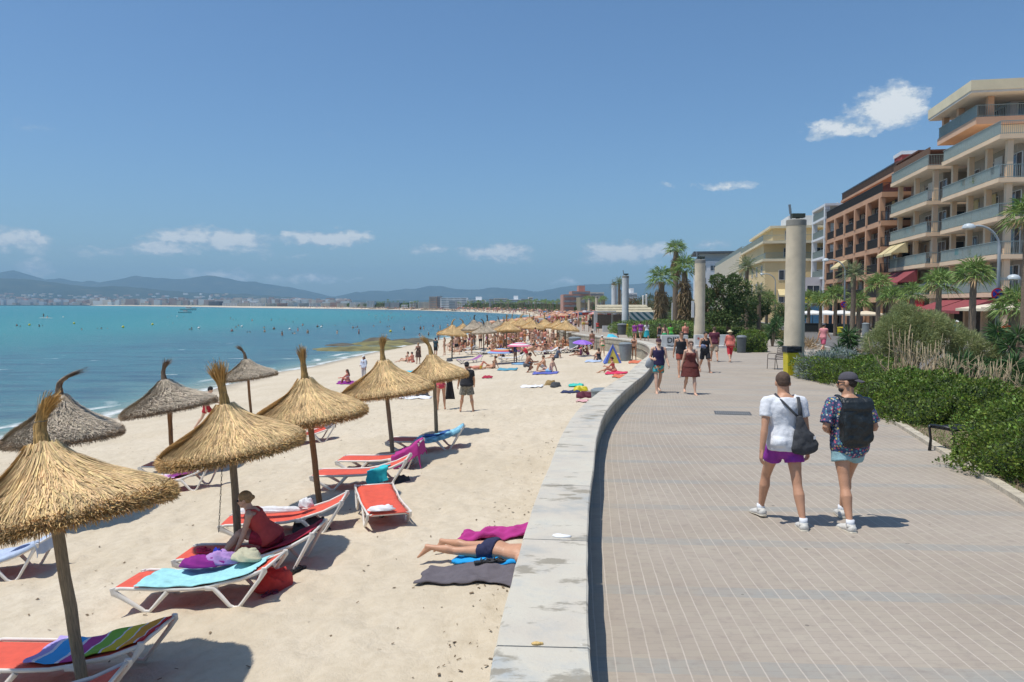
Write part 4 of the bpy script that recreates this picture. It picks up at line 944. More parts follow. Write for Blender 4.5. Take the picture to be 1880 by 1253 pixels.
def body_mesh(J, fem, fat, vox, fingers=True, grip=(20, 20), shoes=False):
    mb = MB(); s = J['s']; sg = 16; lf = 1 + (fat - 1) * .5
    pts, rad = trings(J, fem, fat, -.10, .53, 0, 14); mb.loft(pts, rad, 20, side=J['Ms'] @ Vector((1, 0, 0)))
    mb.ell(pts[0] + Vector((0, 0, .02)), (.10 * s, .08 * s, .06 * s))
    for sd in (-1, 1):
        hip, kn, an = J['hip', sd], J['knee', sd], J['ank', sd]; d1 = kn - hip; d2 = an - kn; back = J['Ml', sd] @ Vector((0, -1, 0))
        mb.loft([hip - d1 * .08, hip + d1 * .12, hip + d1 * .4, hip + d1 * .75, kn, kn + d2 * .04], [.085 * s * lf, .088 * s * lf, .076 * s * lf, .058 * s, .052 * s, .05 * s], sg)
        bk = (J['Ml', sd] @ Vector((0, -1, 0))); bk2 = (d2.normalized().cross(Vector((1, 0, 0)))).normalized() * -1
        mb.loft([kn - d2 * .03, kn + d2 * .12, kn + d2 * .30 + bk2 * -.006, kn + d2 * .55, kn + d2 * .85, an + d2 * .04], [.05 * s, .050 * s, .057 * s * lf, .045 * s, .033 * s, .034 * s], sg)
        mb.ell(hip + (J['Ms'] @ Vector((-sd * .012, -.055, -.005))) * s, (.086 * s * lf, .078 * s * lf, .088 * s), 14, 10)
        fd = J['fd', sd]; up = Vector((0, 0, 1)) if abs(fd.z) < .8 else Vector((0, -1 if fd.z < 0 else 1, 0)); up = (up - fd * up.dot(fd)).normalized(); si = fd.cross(up)
        f0 = an - up * .028 * s
        mb.loft([f0 - fd * .055 * s - up * .012 * s, f0 - fd * .035 * s - up * .008 * s, f0 + fd * .03 * s - up * .006 * s, f0 + fd * .10 * s - up * .022 * s, f0 + fd * .155 * s - up * .032 * s, f0 + fd * .185 * s - up * .036 * s], [(.022 * s, .02 * s), (.033 * s, .036 * s), (.036 * s, .038 * s), (.044 * s, .026 * s), (.042 * s, .016 * s), (.026 * s, .010 * s)], 12, side=si)
        sh, el, wr = J['sh', sd], J['el', sd], J['wr', sd]; a1 = el - sh; a2 = wr - el
        mb.ell(sh, (.058 * s, .055 * s, .058 * s)); k = (.88 if fem else 1) * (1 + (fat - 1) * .4)
        tr_in = J['T'] @ Vector((sd * .09, -.005, .475)) * s
        mb.loft([tr_in, sh + Vector((0, 0, .01)) * s], [.05 * s, .05 * s], 10)
        mb.loft([sh - a1 * .05, sh + a1 * .2, sh + a1 * .5, el, el + a2 * .05], [.050 * s * k, .050 * s * k, .045 * s * k, .036 * s * k, .036 * s * k], 12)
        mb.loft([el - a2 * .05, el + a2 * .2, el + a2 * .6, wr + a2 * .04], [.036 * s * k, .040 * s * k, .033 * s * k, (.027 * s * k, .022 * s * k)], 12)
        hand(mb, J, sd, s * (.92 if fem else 1), fingers, grip[0 if sd < 0 else 1])
        if fem and not fingers is None: mb.ell((J['Ms'] @ Vector((sd * .065, .085, .345))) * s, (.058 * s, .05 * s, .055 * s), 12, 8)
    nb = J['neck'] - J['Ms'] @ Vector((0, 0, .04)) * s; hc = J['head']; Mh = J['Mh']; k = .92 if fem else 1
    mb.loft([nb, nb.lerp(hc, .5), hc + Mh @ Vector((0, -.015, -.02)) * s], [.070 * s * k, .062 * s * k, .060 * s * k], 14)
    # head: cranium, face, jaw, nose, lips, ears
    mb.ell(hc + Mh @ Vector((0, -.012, .025)) * s, (.074 * s, .092 * s, .084 * s), 20, 14, M=Mh)
    mb.ell(hc + Mh @ Vector((0, .018, -.025)) * s, (.060 * s, .068 * s, .082 * s), 18, 12, M=Mh)
    mb.ell(hc + Mh @ Vector((0, .048, -.078)) * s, (.034 * s, .030 * s, .026 * s), 12, 8, M=Mh)
    if vox < .02:
        mb.loft([hc + Mh @ Vector((0, .080, .012)) * s, hc + Mh @ Vector((0, .098, -.018)) * s, hc + Mh @ Vector((0, .088, -.032)) * s], [.008 * s, .014 * s, .012 * s], 8)
        mb.ell(hc + Mh @ Vector((0, .078, -.055)) * s, (.024 * s, .012 * s, .010 * s), 10, 6, M=Mh)
        mb.ell(hc + Mh @ Vector((0, .072, .022)) * s, (.045 * s, .016 * s, .010 * s), 10, 6, M=Mh)
        for sd in (-1, 1): mb.ell(hc + Mh @ Vector((sd * .075, -.008, -.008)) * s, (.010 * s, .020 * s, .032 * s), 8, 8, M=Mh)
    return remesh(mb, vox, 3, 'body')
def hand(mb, J, sd, s, fingers, curl):
    """palm, four unequal jointed fingers and a thumb from the side of the palm"""
    wr = J['wr', sd]; Mf = J['Mf', sd]; ax = Mf @ Vector((0, 0, -1)); fw = Mf @ Vector((0, 1, 0)); inn = Mf @ Vector((-sd, 0, 0))   # palm faces inwards
    mb.loft([wr - ax * .01 * s, wr + ax * .03 * s, wr + ax * .075 * s, wr + ax * .092 * s], [(.026 * s, .018 * s), (.036 * s, .017 * s), (.041 * s, .016 * s), (.038 * s, .013 * s)], 12, side=fw)
    if not fingers:
        mb.loft([wr + ax * .08 * s, wr + ax * .13 * s + inn * .015 * s, wr + ax * .165 * s + inn * .04 * s], [(.036 * s, .012 * s), (.034 * s, .011 * s), (.02 * s, .009 * s)], 8, side=fw); return
    for i, (off, L) in enumerate(((.029, .072), (.010, .080), (-.010, .075), (-.028, .060))):
        b_ = wr + ax * (.088 - abs(off) * .25) * s + fw * off * s; p = b_; pts = [b_ - ax * .015 * s, b_]; a = 8 + i * 2
        for q, fr in enumerate((.45, .32, .23)):
            a += curl * (1 + .25 * i) if q else curl * .6; d = ax * math.cos(R(a)) + inn * math.sin(R(a)); p = p + d * L * fr * s; pts.append(p)
        mb.loft(pts, [.0095 * s, .0095 * s, .0088 * s, .0082 * s, .0066 * s], 8)
    b_ = wr + ax * .028 * s + fw * .030 * s; d1 = (ax * .72 + fw * .62 + inn * .25).normalized(); d2 = (ax * .88 + fw * .25 + inn * .40).normalized()
    mb.loft([b_ - d1 * .015 * s, b_ + d1 * .026 * s, b_ + d1 * .026 * s + d2 * .028 * s, b_ + d1 * .026 * s + d2 * .052 * s], [.014 * s, .0125 * s, .0105 * s, .008 * s], 8)
def garment(kind, J, fem, fat, vox, o):
    mb = MB(); s = J['s']; side = J['Ms'] @ Vector((1, 0, 0)); wr = o.get('wr', .012 if vox < .02 else 0)
    def T_(z0, z1, inf, n=9, flare=None): p, r = trings(J, fem, fat, z0, z1, inf, n, flare); mb.loft(p, r, 22, side=side)
    def legs(fr, r0, r1, shin=0, r2=.07):
        for sd in (-1, 1):
            hip, kn, an = J['hip', sd], J['knee', sd], J['ank', sd]; d = kn - hip; lf = 1 + (fat - 1) * .5; f1 = min(fr, 1)
            pts = [hip - d * .12, hip + d * f1 * .4, hip + d * f1]; rr = [(.082 + .008) * s * lf, lerp(r0, r1, .4) * s * lf, r1 * s * lf]
            if shin: d2 = an - kn; pts += [kn + d2 * shin * .5, kn + d2 * shin]; rr += [lerp(r1, r2, .5) * s, r2 * s]
            mb.loft(pts, rr, 18, side=side)
            mb.ell(hip + (J['Ms'] @ Vector((-sd * .012, -.056, -.005))) * s, (.094 * s * lf, .082 * s * lf, .094 * s), 14, 10)
    if kind in ('tee', 'shirt'):
        T_(o.get('z0', -.045), .50, .020, 12, lambda z: .016 * (1 - (z + .05) / .5)); mb.ell(J['neck'] - J['Ms'] @ Vector((0, 0, .03)) * s, (.075 * s, .07 * s, .035 * s), M=J['Ms'])
        for sd in (-1, 1): mb.ell(J['hip', sd] + (J['Ms'] @ Vector((-sd * .012, -.056, .02))) * s, (.110 * s * fat, .114 * s * fat, .092 * s), 14, 10)
        fr = o.get('sleeve', .58)
        for sd in (-1, 1):
            sh, el = J['sh', sd], J['el', sd]; d = el - sh; tin = J['T'] @ Vector((sd * .09, -.005, .465)) * s; lst = el if fr <= 1 else el
            mb.ell(sh - Vector((0, 0, .012)), (.072 * s, .07 * s, .066 * s), 14, 10); mb.loft([tin, sh + Vector((0, 0, -.004)), sh + d * .15, sh + d * min(fr, 1)] + ([el + (J['wr', sd] - el) * (fr - 1)] if fr > 1 else []), [.066 * s, .070 * s, .069 * s, (.074 if kind == 'shirt' else .064) * s] + ([.045 * s] if fr > 1 else []), 14)
    elif kind == 'tank':
        T_(o.get('z0', -.045), .415, .017, 11, lambda z: .02 * (1 - (z + .05) / .5))
        for sd in (-1, 1):
            a = J['T'] @ Vector((sd * .085, .105, .38)) * s; b_ = J['T'] @ Vector((sd * .092, .0, .515)) * s; c = J['T'] @ Vector((sd * .085, -.115, .38)) * s
            mb.loft([a, a.lerp(b_, .5) + J['T'] @ Vector((0, .03, .015)) * s, b_, b_.lerp(c, .5) + J['T'] @ Vector((0, -.028, .012)) * s, c], [(.030 * s, .014 * s)] * 5, 8, side=side)
        if fem: 
            for sd in (-1, 1): mb.ell((J['Ms'] @ Vector((sd * .065, .09, .345))) * s, (.068 * s, .06 * s, .066 * s), 12, 8)
    elif kind == 'shorts': mb.ell(J['hip', 1].lerp(J['hip', -1], .5) - J['Ms'] @ Vector((0, .0, .085)) * s, (.125 * s, .105 * s, .085 * s), 14, 10); T_(-.085, o.get('top', .06), .016); legs(o.get('fr', .45), .098, o.get('r1', .098))
    elif kind == 'pants': T_(-.085, .09, .014); legs(1, .092, .068, o.get('shin', .95), .06)
    elif kind == 'trunks': T_(-.09, .06, .010); legs(o.get('fr', .22), .094, .092)
    elif kind == 'brief':
        T_(-.10, .015, .008, 6)
        for sd in (-1, 1): mb.ell(J['hip', sd] + (J['Ms'] @ Vector((-sd * .02, -.052, .0))) * s, (.082 * s, .085 * s, .075 * s), 14, 10)
    elif kind == 'bra':
        T_(.30, .36, .009, 4)
        for sd in (-1, 1): mb.ell((J['Ms'] @ Vector((sd * .065, .088, .345))) * s, (.062 * s, .054 * s, .058 * s), 12, 8)
    elif kind == 'swimsuit':
        T_(-.10, .40, .009, 12)
        for sd in (-1, 1): mb.ell((J['Ms'] @ Vector((sd * .065, .088, .345))) * s, (.063 * s, .056 * s, .06 * s), 12, 8); mb.ell(J['hip', sd] + (J['Ms'] @ Vector((-sd * .02, -.052, .0))) * s, (.082 * s, .085 * s, .075 * s), 14, 10)
    elif kind == 'skirt' or kind == 'dress':
        top = .40 if kind == 'dress' else .13; T_(-.02, top, .016, 9, (lambda z: max(0, .10 - z) * .25) if kind == 'skirt' else (lambda z: max(0, .14 - z) * .28))
        L = o.get('len', .34); mk = (J['knee', 1] + J['knee', -1]) / 2; d = mk.normalized() if po_stand(J) else Vector((0, 0, -1)); pts = []; rad = []
        for i in range(6):
            q = i / 5; pts.append(d * L * q * s + Vector((0, -.012 * s, .03 * s * (1 - q)))); rad.append(((.20 + .055 * q) * s * fat, (.145 + .065 * q) * s * fat))
        mb.loft(pts, rad, 24, side=(1, 0, 0))
        if kind == 'dress':
            for sd in (-1, 1):
                mb.ell((J['Ms'] @ Vector((sd * .068, .09, .345))) * s, (.07 * s, .062 * s, .07 * s), 12, 8)
                a = J['T'] @ Vector((sd * .09, .10, .38)) * s; b_ = J['T'] @ Vector((sd * .10, .0, .505)) * s; c = J['T'] @ Vector((sd * .09, -.10, .38)) * s
                mb.loft([a, b_ + J['T'] @ Vector((0, .03, -.01)) * s, b_ + J['T'] @ Vector((0, -.03, -.01)) * s, c], [(.018 * s, .010 * s)] * 4, 8, side=side)
    return remesh(mb, max(vox, .011 if vox < .012 else vox), 3, kind, wr)
def po_stand(J): return J['knee', 1].z < -.25 and J['knee', -1].z < -.2
def hairmesh(style, J, vox):
    mb = MB(); s = J['s']; hc = J['head']; Mh = J['Mh']; q = lambda x, y, z: hc + Mh @ Vector((x, y, z)) * s
    if style in ('short', 'crop', 'bun', 'long', 'bob', 'curly'):
        k = .004 if style == 'crop' else .010
        mb.ell(q(0, -.020, .036), ((.074 + k) * s, (.086 + k) * s, (.080 + k) * s), 20, 14, M=Mh); mb.ell(q(0, -.042, .0), ((.064 + k) * s, (.058 + k) * s, (.058 + k * .5) * s), 16, 10, M=Mh)
    if style == 'curly':
        g = random.Random(3)
        for i in range(26): a = g.uniform(0, 2 * PI); e = g.uniform(.2, 1.4); mb.ell(q(.078 * math.cos(a) * math.cos(e), -.02 + .085 * math.sin(a) * math.cos(e), .045 + .078 * math.sin(e)), .022 * s, 6, 5)
    if style == 'bun': mb.ell(q(0, -.115, .012), (.034 * s, .032 * s, .034 * s))
    if style in ('long', 'bob'):
        L = .30 if style == 'long' else .14; b_ = J['Ms'] @ Vector((0, -1, 0)); pts = [q(0, -.05, .03), q(0, -.085, -.04), q(0, -.085, -.11) if style == 'bob' else J['neck'] + J['Ms'] @ Vector((0, -.105, .0)) * s]
        if style == 'long': pts.append(J['neck'] + J['Ms'] @ Vector((0, -.135, -.16)) * s)
        mb.loft(pts, [(.075 * s, .035 * s), (.082 * s, .036 * s), (.078 * s, .032 * s), (.05 * s, .02 * s)][:len(pts)], 14, side=Mh @ Vector((1, 0, 0)))
    if style == 'beard': mb.ell(q(0, .030, -.066), (.053 * s, .060 * s, .037 * s), 16, 10, M=Mh)
    return remesh(mb, max(.009, vox), 2, 'hair', .006 if vox < .02 else 0)
def capmesh(J, kind):
    mb = MB(); s = J['s']; hc = J['head']; Mh = J['Mh']; vs = []; seg = 22
    if kind in ('cap', 'backcap'):
        rings = [(0, .084, .103), (.03, .083, .101), (.062, .070, .086), (.085, .042, .055), (.092, .012, .015)]; y0 = -.018
        for z, a, b_ in rings:
            for k in range(seg): t_ = 2 * PI * k / seg; vs.append(hc + Mh @ Vector((a * math.cos(t_), y0 + b_ * math.sin(t_), .032 + z)) * s)
        fs = [(i * seg + k, i * seg + (k + 1) % seg, (i + 1) * seg + (k + 1) % seg, (i + 1) * seg + k) for i in range(len(rings) - 1) for k in range(seg)] + [tuple(len(vs) - seg + k for k in range(seg))]
        mb.add(vs, fs); d = 1 if kind == 'cap' else -1; vs = []
        for j in range(4):
            for k in range(9):
                u = k / 8 * 2 - 1; f = j / 3; vs.append(hc + Mh @ Vector((u * .072 * (1 - .25 * f * abs(u)), y0 + d * (math.sqrt(max(0, 1 - (u * .8) ** 2)) * .098 + f * .068), .036 - f * (.012 if d > 0 else .03) - .014 * u * u)) * s)
        n = 9; mb.add(vs, [(j * n + k, j * n + k + 1, (j + 1) * n + k + 1, (j + 1) * n + k) for j in range(3) for k in range(n - 1)])
    else:
        rings = [(.02, .155, .165), (.035, .11, .12), (.045, .086, .104), (.10, .078, .09), (.118, .05, .06), (.122, .01, .012)]
        for z, a, b_ in rings:
            for k in range(seg): t_ = 2 * PI * k / seg; vs.append(hc + Mh @ Vector((a * math.cos(t_), -.01 + b_ * math.sin(t_), z + (.012 * math.sin(3 * t_) if a > .1 else 0))) * s)
        mb.add(vs, [(i * seg + k, i * seg + (k + 1) % seg, (i + 1) * seg + (k + 1) % seg, (i + 1) * seg + k) for i in range(len(rings) - 1) for k in range(seg)])
    return evalmesh(mb.mesh('cap', True), [('SOLIDIFY', dict(thickness=.005)), ('SUBSURF', dict(levels=1))])
def shoemesh(J, sd, h=.0):
    mb = MB(); s = J['s']; an = J['ank', sd]; fd = J['fd', sd]; up = Vector((0, 0, 1)); up = (up - fd * up.dot(fd)).normalized(); si = fd.cross(up); f0 = an - up * .030 * s
    mb.loft([f0 - fd * .075 * s - up * .012 * s, f0 - fd * .055 * s - up * .008 * s, f0 + fd * .02 * s - up * .004 * s, f0 + fd * .10 * s - up * .018 * s, f0 + fd * .165 * s - up * .028 * s, f0 + fd * .205 * s - up * .034 * s], [(.026 * s, .03 * s), (.043 * s, .045 * s), (.046 * s, .046 * s), (.052 * s, .036 * s), (.048 * s, .026 * s), (.026 * s, .015 * s)], 16, side=si)
    mb.loft([an + up * .012 * s - fd * .012 * s, f0 - up * .0 * s - fd * .012 * s], [(.042 * s, .05 * s), (.045 * s, .056 * s)], 14, side=si)
    so_ = MB(); so_.loft([f0 - fd * .085 * s - up * .036 * s, f0 - fd * .06 * s - up * .036 * s, f0 + fd * .03 * s - up * .036 * s, f0 + fd * .12 * s - up * .038 * s, f0 + fd * .19 * s - up * .038 * s, f0 + fd * .212 * s - up * .034 * s], [(.030 * s, .013 * s), (.046 * s, .015 * s), (.046 * s, .014 * s), (.054 * s, .013 * s), (.046 * s, .012 * s), (.024 * s, .009 * s)], 16, side=si)
    sk = MB(); sk.loft([an + up * .055 * s, an - up * .01 * s], [.041 * s, .042 * s], 14)
    return mb.mesh('shoe', True), so_.mesh('sole', True), sk.mesh('sock', True)
def glasses(J):
    mb = MB(); s = J['s']; hc = J['head']; Mh = J['Mh']
    for sd in (-1, 1):
        mb.ell(hc + Mh @ Vector((sd * .032, .083, .004)) * s, (.025 * s, .010 * s, .018 * s), 12, 8, M=Mh); mb.loft([hc + Mh @ Vector((sd * .055, .075, .006)) * s, hc + Mh @ Vector((sd * .078, .0, .004)) * s], .004 * s, 5)
    mb.loft([hc + Mh @ Vector((-.03, .092, .008)) * s, hc + Mh @ Vector((.03, .092, .008)) * s], .004 * s, 5); return mb.mesh('glasses', True)
SK = {'pale': M('skin_fair', (.64, .39, .27), .55, .08, 9, .15, 60), 'mid': M('skin_tanned', (.55, .29, .175), .5, .08, 9, .15, 60), 'dark': M('skin_deep_tan', (.33, .155, .09), .5, .08, 9, .15, 60), 'red': M('skin_sunburnt', (.62, .24, .16), .55, .1, 9, .15, 60)}
HC = {'brown': M('brown_hair', (.095, .055, .035), .7, .3, 30, .5, 90), 'black': M('black_hair', (.012, .010, .009), .6, .3, 30, .5, 90), 'fair': M('fair_hair', (.33, .21, .095), .7, .3, 30, .5, 90), 'dark': M('dark_hair', (.03, .018, .012), .65, .3, 30, .5, 90), 'white': M('white_cap', (.75, .75, .75), .8, .05, 9)}
def cl(name, col): return M('cloth_' + name, col, .85, .1, 14, .2, 120)
_pc = {}
def person(loc, yaw, h, po, top=None, bot=None, skin='mid', hair=('short', 'brown'), fem=False, fat=1.0, vox=.013, label='', group=None, hat=None, shoes=None, sung=False, eyes=False, extra=None, rot=None, grip=(22, 22), beard=None, cat='person', fingers=None, dz=0):
    far = vox >= .02; key = None
    fingers = (vox < .02) if fingers is None else fingers
    J = skel(po, h if not far else 1.72, fem)
    base = po.get('base'); s = J['s']
    if base is None: dzz = -min(J['ank', sd].z - .068 * s - (max(0, -J['fd', sd].z) * .19 * s) for sd in (-1, 1))
    elif base == 'seat': dzz = .105 * s
    else: dzz = 0
    rr = root('person', label, cat, Vector(loc) + Vector((0, 0, dz)), yaw, group)
    off = Vector((0, 0, dzz))
    if base in ('lie', 'prone'):
        q = Matrix.Rotation(yaw, 3, 'Z') @ (Matrix.Rotation(R(-90 if base == 'prone' else 90), 3, 'X')); rr.rotation_euler = q.to_euler(); rr.location = rr.location + Vector((0, 0, .115 * s))
    if rot: rr.rotation_euler = rot
    if far: rr.scale = (h / 1.72,) * 3
    def add(nm, kk, fn, mat, lab=None, par=None):
        if far:
            kk = (nm, kk, tuple(sorted((str(k_), str(v_)) for k_, v_ in po.items())), fem, round(fat, 1))
            if kk not in _pc: _pc[kk] = fn()
            me = _pc[kk]
        else: me = fn()
        return part(par or rr, nm, me, mat, loc=off if par is None else None, own=far, label=lab)
    add('body', (fingers,), lambda: body_mesh(J, fem, fat, vox, fingers, grip), SK[skin])
    names = {'tee': 't_shirt', 'shirt': 'shirt', 'tank': 'tank_top', 'shorts': 'shorts', 'trunks': 'swim_trunks', 'brief': 'swim_briefs', 'bra': 'bikini_top', 'swimsuit': 'swimsuit', 'skirt': 'skirt', 'dress': 'dress', 'pants': 'trousers'}
    for gm in (top, bot):
        if gm:
            k_, mt = gm[0], gm[1]; o = gm[2] if len(gm) > 2 else {}
            add(names[k_], tuple(sorted(o.items())), lambda: garment(k_, J, fem, fat, vox, o), mt)
    if hair: add('hair', hair[0], lambda: hairmesh(hair[0], J, vox), HC[hair[1]])
    if beard: add('beard', 0, lambda: hairmesh('beard', J, vox), HC[beard])
    if hat: add('hat' if hat[0] == 'sunhat' else 'cap', hat[0], lambda: capmesh(J, hat[0]), hat[1])
    if sung: add('sunglasses', 0, lambda: glasses(J), BLACK)
    if shoes:
        for sd in (-1, 1):
            a, b_, c = shoemesh(J, sd); sh = part(rr, 'shoe', a, shoes[0], loc=off); part(sh, 'sole', b_, shoes[1]); part(rr, 'sock', c, shoes[2], loc=off)
    if eyes and not sung:
        for sd in (-1, 1):
            mb = MB(); hc = J['head']; mb.ell(hc + J['Mh'] @ Vector((sd * .030, .080, .006)) * s, (.012 * s, .006 * s, .007 * s), 8, 6); part(rr, 'eye', mb.mesh('eye', True), BLACK, loc=off)
    if extra: extra(rr, J, off)
    return rr
def byfeet(px, pyf, pyh, fz=prom_z):
    p = H(px, pyf, fz); return p, (pyf - pyh) / FPX * p.y * 1.0
def head(a): return R(a)      # yaw 0 = facing away from the camera (+y)

# --- two men walking away on the promenade
def strapband(pts, w, mat, par, nm, off, th=.008, side=(1, 0, 0)):
    mb = MB(); mb.loft(pts, [(w, th)] * len(pts), 8, side=side); return part(par, nm, mb.mesh(nm, True), mat, loc=off)
BAGM = M('charcoal_canvas', (.045, .048, .055), .8, .25, 9, .5, 160); LEATH = M('black_bag_leather', (.016, .02, .021), .42, .3, 9, .4, 30)
def bag_tote(rr, J, off):
    s = J['s']; mb = MB(); c = J['T'] @ Vector((.14, -.15, .035)) * s
    mb.loft([c + Vector((-.05, .0, .30)), c + Vector((-.035, -.01, .20)), c + Vector((0, -.02, .05)), c + Vector((.02, -.02, -.05)), c + Vector((.03, -.01, -.11)), c + Vector((.03, 0, -.125))], [(.03, .02), (.06, .04), (.125, .07), (.165, .085), (.15, .075), (.09, .05)], 20, side=(1, 0, .35))
    b_ = part(rr, 'shoulder_bag', remesh(mb, .011, 4, 'bag', .03), BAGM, loc=off)
    ns = J['T'] @ Vector((-.10, -.005, .535)) * s; back = [ns, J['T'] @ Vector((-.05, -.14, .44)) * s, J['T'] @ Vector((.04, -.165, .34)) * s, c + Vector((-.05, 0, .28))]
    mb = MB(); mb.loft(back, [(.014, .006)] * 4, 8, side=(1, 0, .4)); part(b_, 'strap', mb.mesh('strap', True), BAGM)
    mb = MB(); mb.loft([c + Vector((-.03, .0, .24)), c + Vector((-.04, -.005, .38)), J['T'] @ Vector((.12, -.085, .50)) * s, J['T'] @ Vector((.13, .06, .47)) * s], [(.03, .01), (.026, .008), (.018, .006), (.014, .006)], 8, side=(1, 0, 0)); part(b_, 'strap', mb.mesh('strap', True), BAGM)
    mb = MB(); mb.box(c + Vector((.10, -.09, .06)), (.022, .006, .035)); part(b_, 'tag', mb.mesh(), WHT)
    mb = MB(); hc = J['neck']; mb.loft([hc + Vector((.066 * math.cos(a), .062 * math.sin(a) - .005, .018 + .012 * math.sin(a))) for a in np.linspace(0, 2 * PI, 15)], .0035, 5); part(rr, 'necklace', mb.mesh('n', True), BLACK, loc=off)
FLOR = None
m, t, b, tc = newmat('floral_shirt_cloth'); vo = t.new('ShaderNodeTexVoronoi', Vector=tc.outputs['Object'], Scale=34.0); vo2 = t.new('ShaderNodeTexVoronoi', Vector=tc.outputs['Object'], Scale=70.0)
c1 = t.ramp(t.new('ShaderNodeSeparateXYZ', i0=vo.outputs['Color']).outputs[0], [(0, (.55, .10, .16)), (.2, (.06, .22, .32)), (.4, (.55, .45, .12)), (.55, (.50, .16, .30)), (.7, (.10, .34, .36)), (.85, (.60, .55, .50))], 'CONSTANT')
msk = t.m('LESS_THAN', vo.outputs['Distance'], .42); c = t.mix(msk, (.045, .065, .15), c1); c = t.mix(t.m('MULTIPLY', t.m('LESS_THAN', vo2.outputs['Distance'], .22), .6), c, (.30, .42, .50))
t.put(b.inputs['Base Color'], c); b.inputs['Roughness'].default_value = .85; FLOR = m
m, t, b, tc = newmat('tropical_trunks_cloth'); vo = t.new('ShaderNodeTexVoronoi', Vector=tc.outputs['Object'], Scale=13.0)
c = t.ramp(t.new('ShaderNodeSeparateXYZ', i0=vo.outputs['Color']).outputs[1], [(0, (.04, .36, .36)), (.45, (.60, .42, .22)), (.6, (.60, .20, .08)), (.7, (.05, .30, .34)), (.85, (.03, .20, .10))], 'CONSTANT'); t.put(b.inputs['Base Color'], c); TROP = m
def backpack(rr, J, off):
    s = J['s']; T = J['T']; mb = MB()
    mb.loft([T @ Vector((0, -.19, -.03)) * s, T @ Vector((0, -.20, .0)) * s, T @ Vector((0, -.205, .12)) * s, T @ Vector((0, -.20, .28)) * s, T @ Vector((0, -.185, .38)) * s, T @ Vector((0, -.17, .43)) * s], [(.13 * s, .05 * s), (.165 * s, .08 * s), (.165 * s, .085 * s), (.150 * s, .075 * s), (.14 * s, .055 * s), (.135 * s, .028 * s)], 4, side=T @ Vector((1, 0, 0)), ph=PI / 4)
    for k in range(len(mb.v)):  # square section: push corners
        pass
    b_ = part(rr, 'backpack', remesh(_sq(mb, T, s), .012, 22, 'backpack', .035), LEATH, loc=off)
    fl = MB(); fl.loft([T @ Vector((0, -.225, .36)) * s, T @ Vector((0, -.24, .40)) * s, T @ Vector((0, -.225, .46)) * s, T @ Vector((0, -.19, .51)) * s], [(.15 * s, .015 * s), (.165 * s, .022 * s), (.168 * s, .022 * s), (.165 * s, .012 * s)], 12, side=T @ Vector((1, 0, 0)))
    part(b_, 'roll_top', remesh(fl, .010, 3, 'roll', .02), LEATH)
    hd = MB(); hd.loft([T @ Vector((-.035, -.16, .44)) * s, T @ Vector((-.03, -.155, .49)) * s, T @ Vector((.03, -.155, .49)) * s, T @ Vector((.035, -.16, .44)) * s], .009, 8); part(b_, 'handle', hd.mesh('h', True), LEATH)
    for sd in (-1, 1):
        st = MB(); st.loft([T @ Vector((sd * .09, -.15, .41)) * s, T @ Vector((sd * .105, -.085, .50)) * s, T @ Vector((sd * .115, .02, .525)) * s, T @ Vector((sd * .125, .11, .44)) * s, T @ Vector((sd * .15, .12, .28)) * s, T @ Vector((sd * .175, .0, .12)) * s, T @ Vector((sd * .14, -.13, .03)) * s], [(.030 * s, .009 * s)] * 4 + [(.02 * s, .007 * s)] * 3, 8, side=T @ Vector((1, 0, 0))); part(b_, 'strap', st.mesh('strap', True), LEATH)
def _sq(mb, T, s):
    n = MB(); 
    for (y, z, a, d) in [(-.160, .06, .13, .07), (-.168, .12, .155, .088), (-.172, .23, .16, .095), (-.170, .34, .148, .085), (-.160, .42, .13, .055)]:
        n.box(T @ Vector((0, y - .01, z)) * s, (2 * a * s, 2 * d * s * .8, .14 * s), rot=T.to_euler())
    return n
WSHOE = M('white_trainers', (.62, .60, .55), .6, .12, 20, .3, 60); WSOLE = M('trainer_sole', (.55, .50, .40), .7, .15, 20); SOCK = M('white_sock', (.75, .77, .80), .9, .05, 20)
p, hh = byfeet(1437, 960, 668)
person(p, R(2), 1.93, dict(L=(28, 4, 18), Rr=(-15, 2, 6), AL=(-12, 9, 8, 0), AR=(-2, 9, 14, 0), lean=3, headp=14, heady=-8, L_=0), top=('tee', M('white_tee_cloth', (.76, .77, .80), .9, .05, 10, .3, 90), {'z0': -.065, 'wr': .02}), bot=('shorts', M('purple_shorts_cloth', (.26, .03, .31), .8, .12, 12, .3, 90), {'fr': .48, 'r1': .105, 'wr': .02}), skin='mid', hair=('crop', 'brown'), vox=.0078, label='man in white t-shirt and purple shorts walking away with a dark shoulder bag', shoes=(WSHOE, WSOLE, SOCK), extra=bag_tote, fingers=True, grip=(18, 26))
p, hh = byfeet(1555, 962, 665)
person(p, R(0), 1.93, dict(L=(-16, 0, 6), Rr=(26, -2, 14), AL=(-10, 16, 92, 35), AR=(-4, 18, 98, 35), lean=3, heady=58, headp=8), top=('shirt', FLOR, {'z0': -.115, 'sleeve': .82, 'wr': .03}), bot=('shorts', M('pale_teal_shorts_cloth', (.28, .47, .52), .85, .1, 12, .3, 90), {'fr': .42, 'r1': .105, 'wr': .02}), skin='mid', hair=('crop', 'dark'), vox=.0078, fat=1.08, label='bearded man in floral shirt and backwards grey cap with a black rucksack', shoes=(WSHOE, WSOLE, SOCK), extra=backpack, hat=('backcap', M('grey_cap_cloth', (.075, .07, .085), .9, .15, 20, .3, 120)), beard='dark', sung=True, grip=(40, 40))
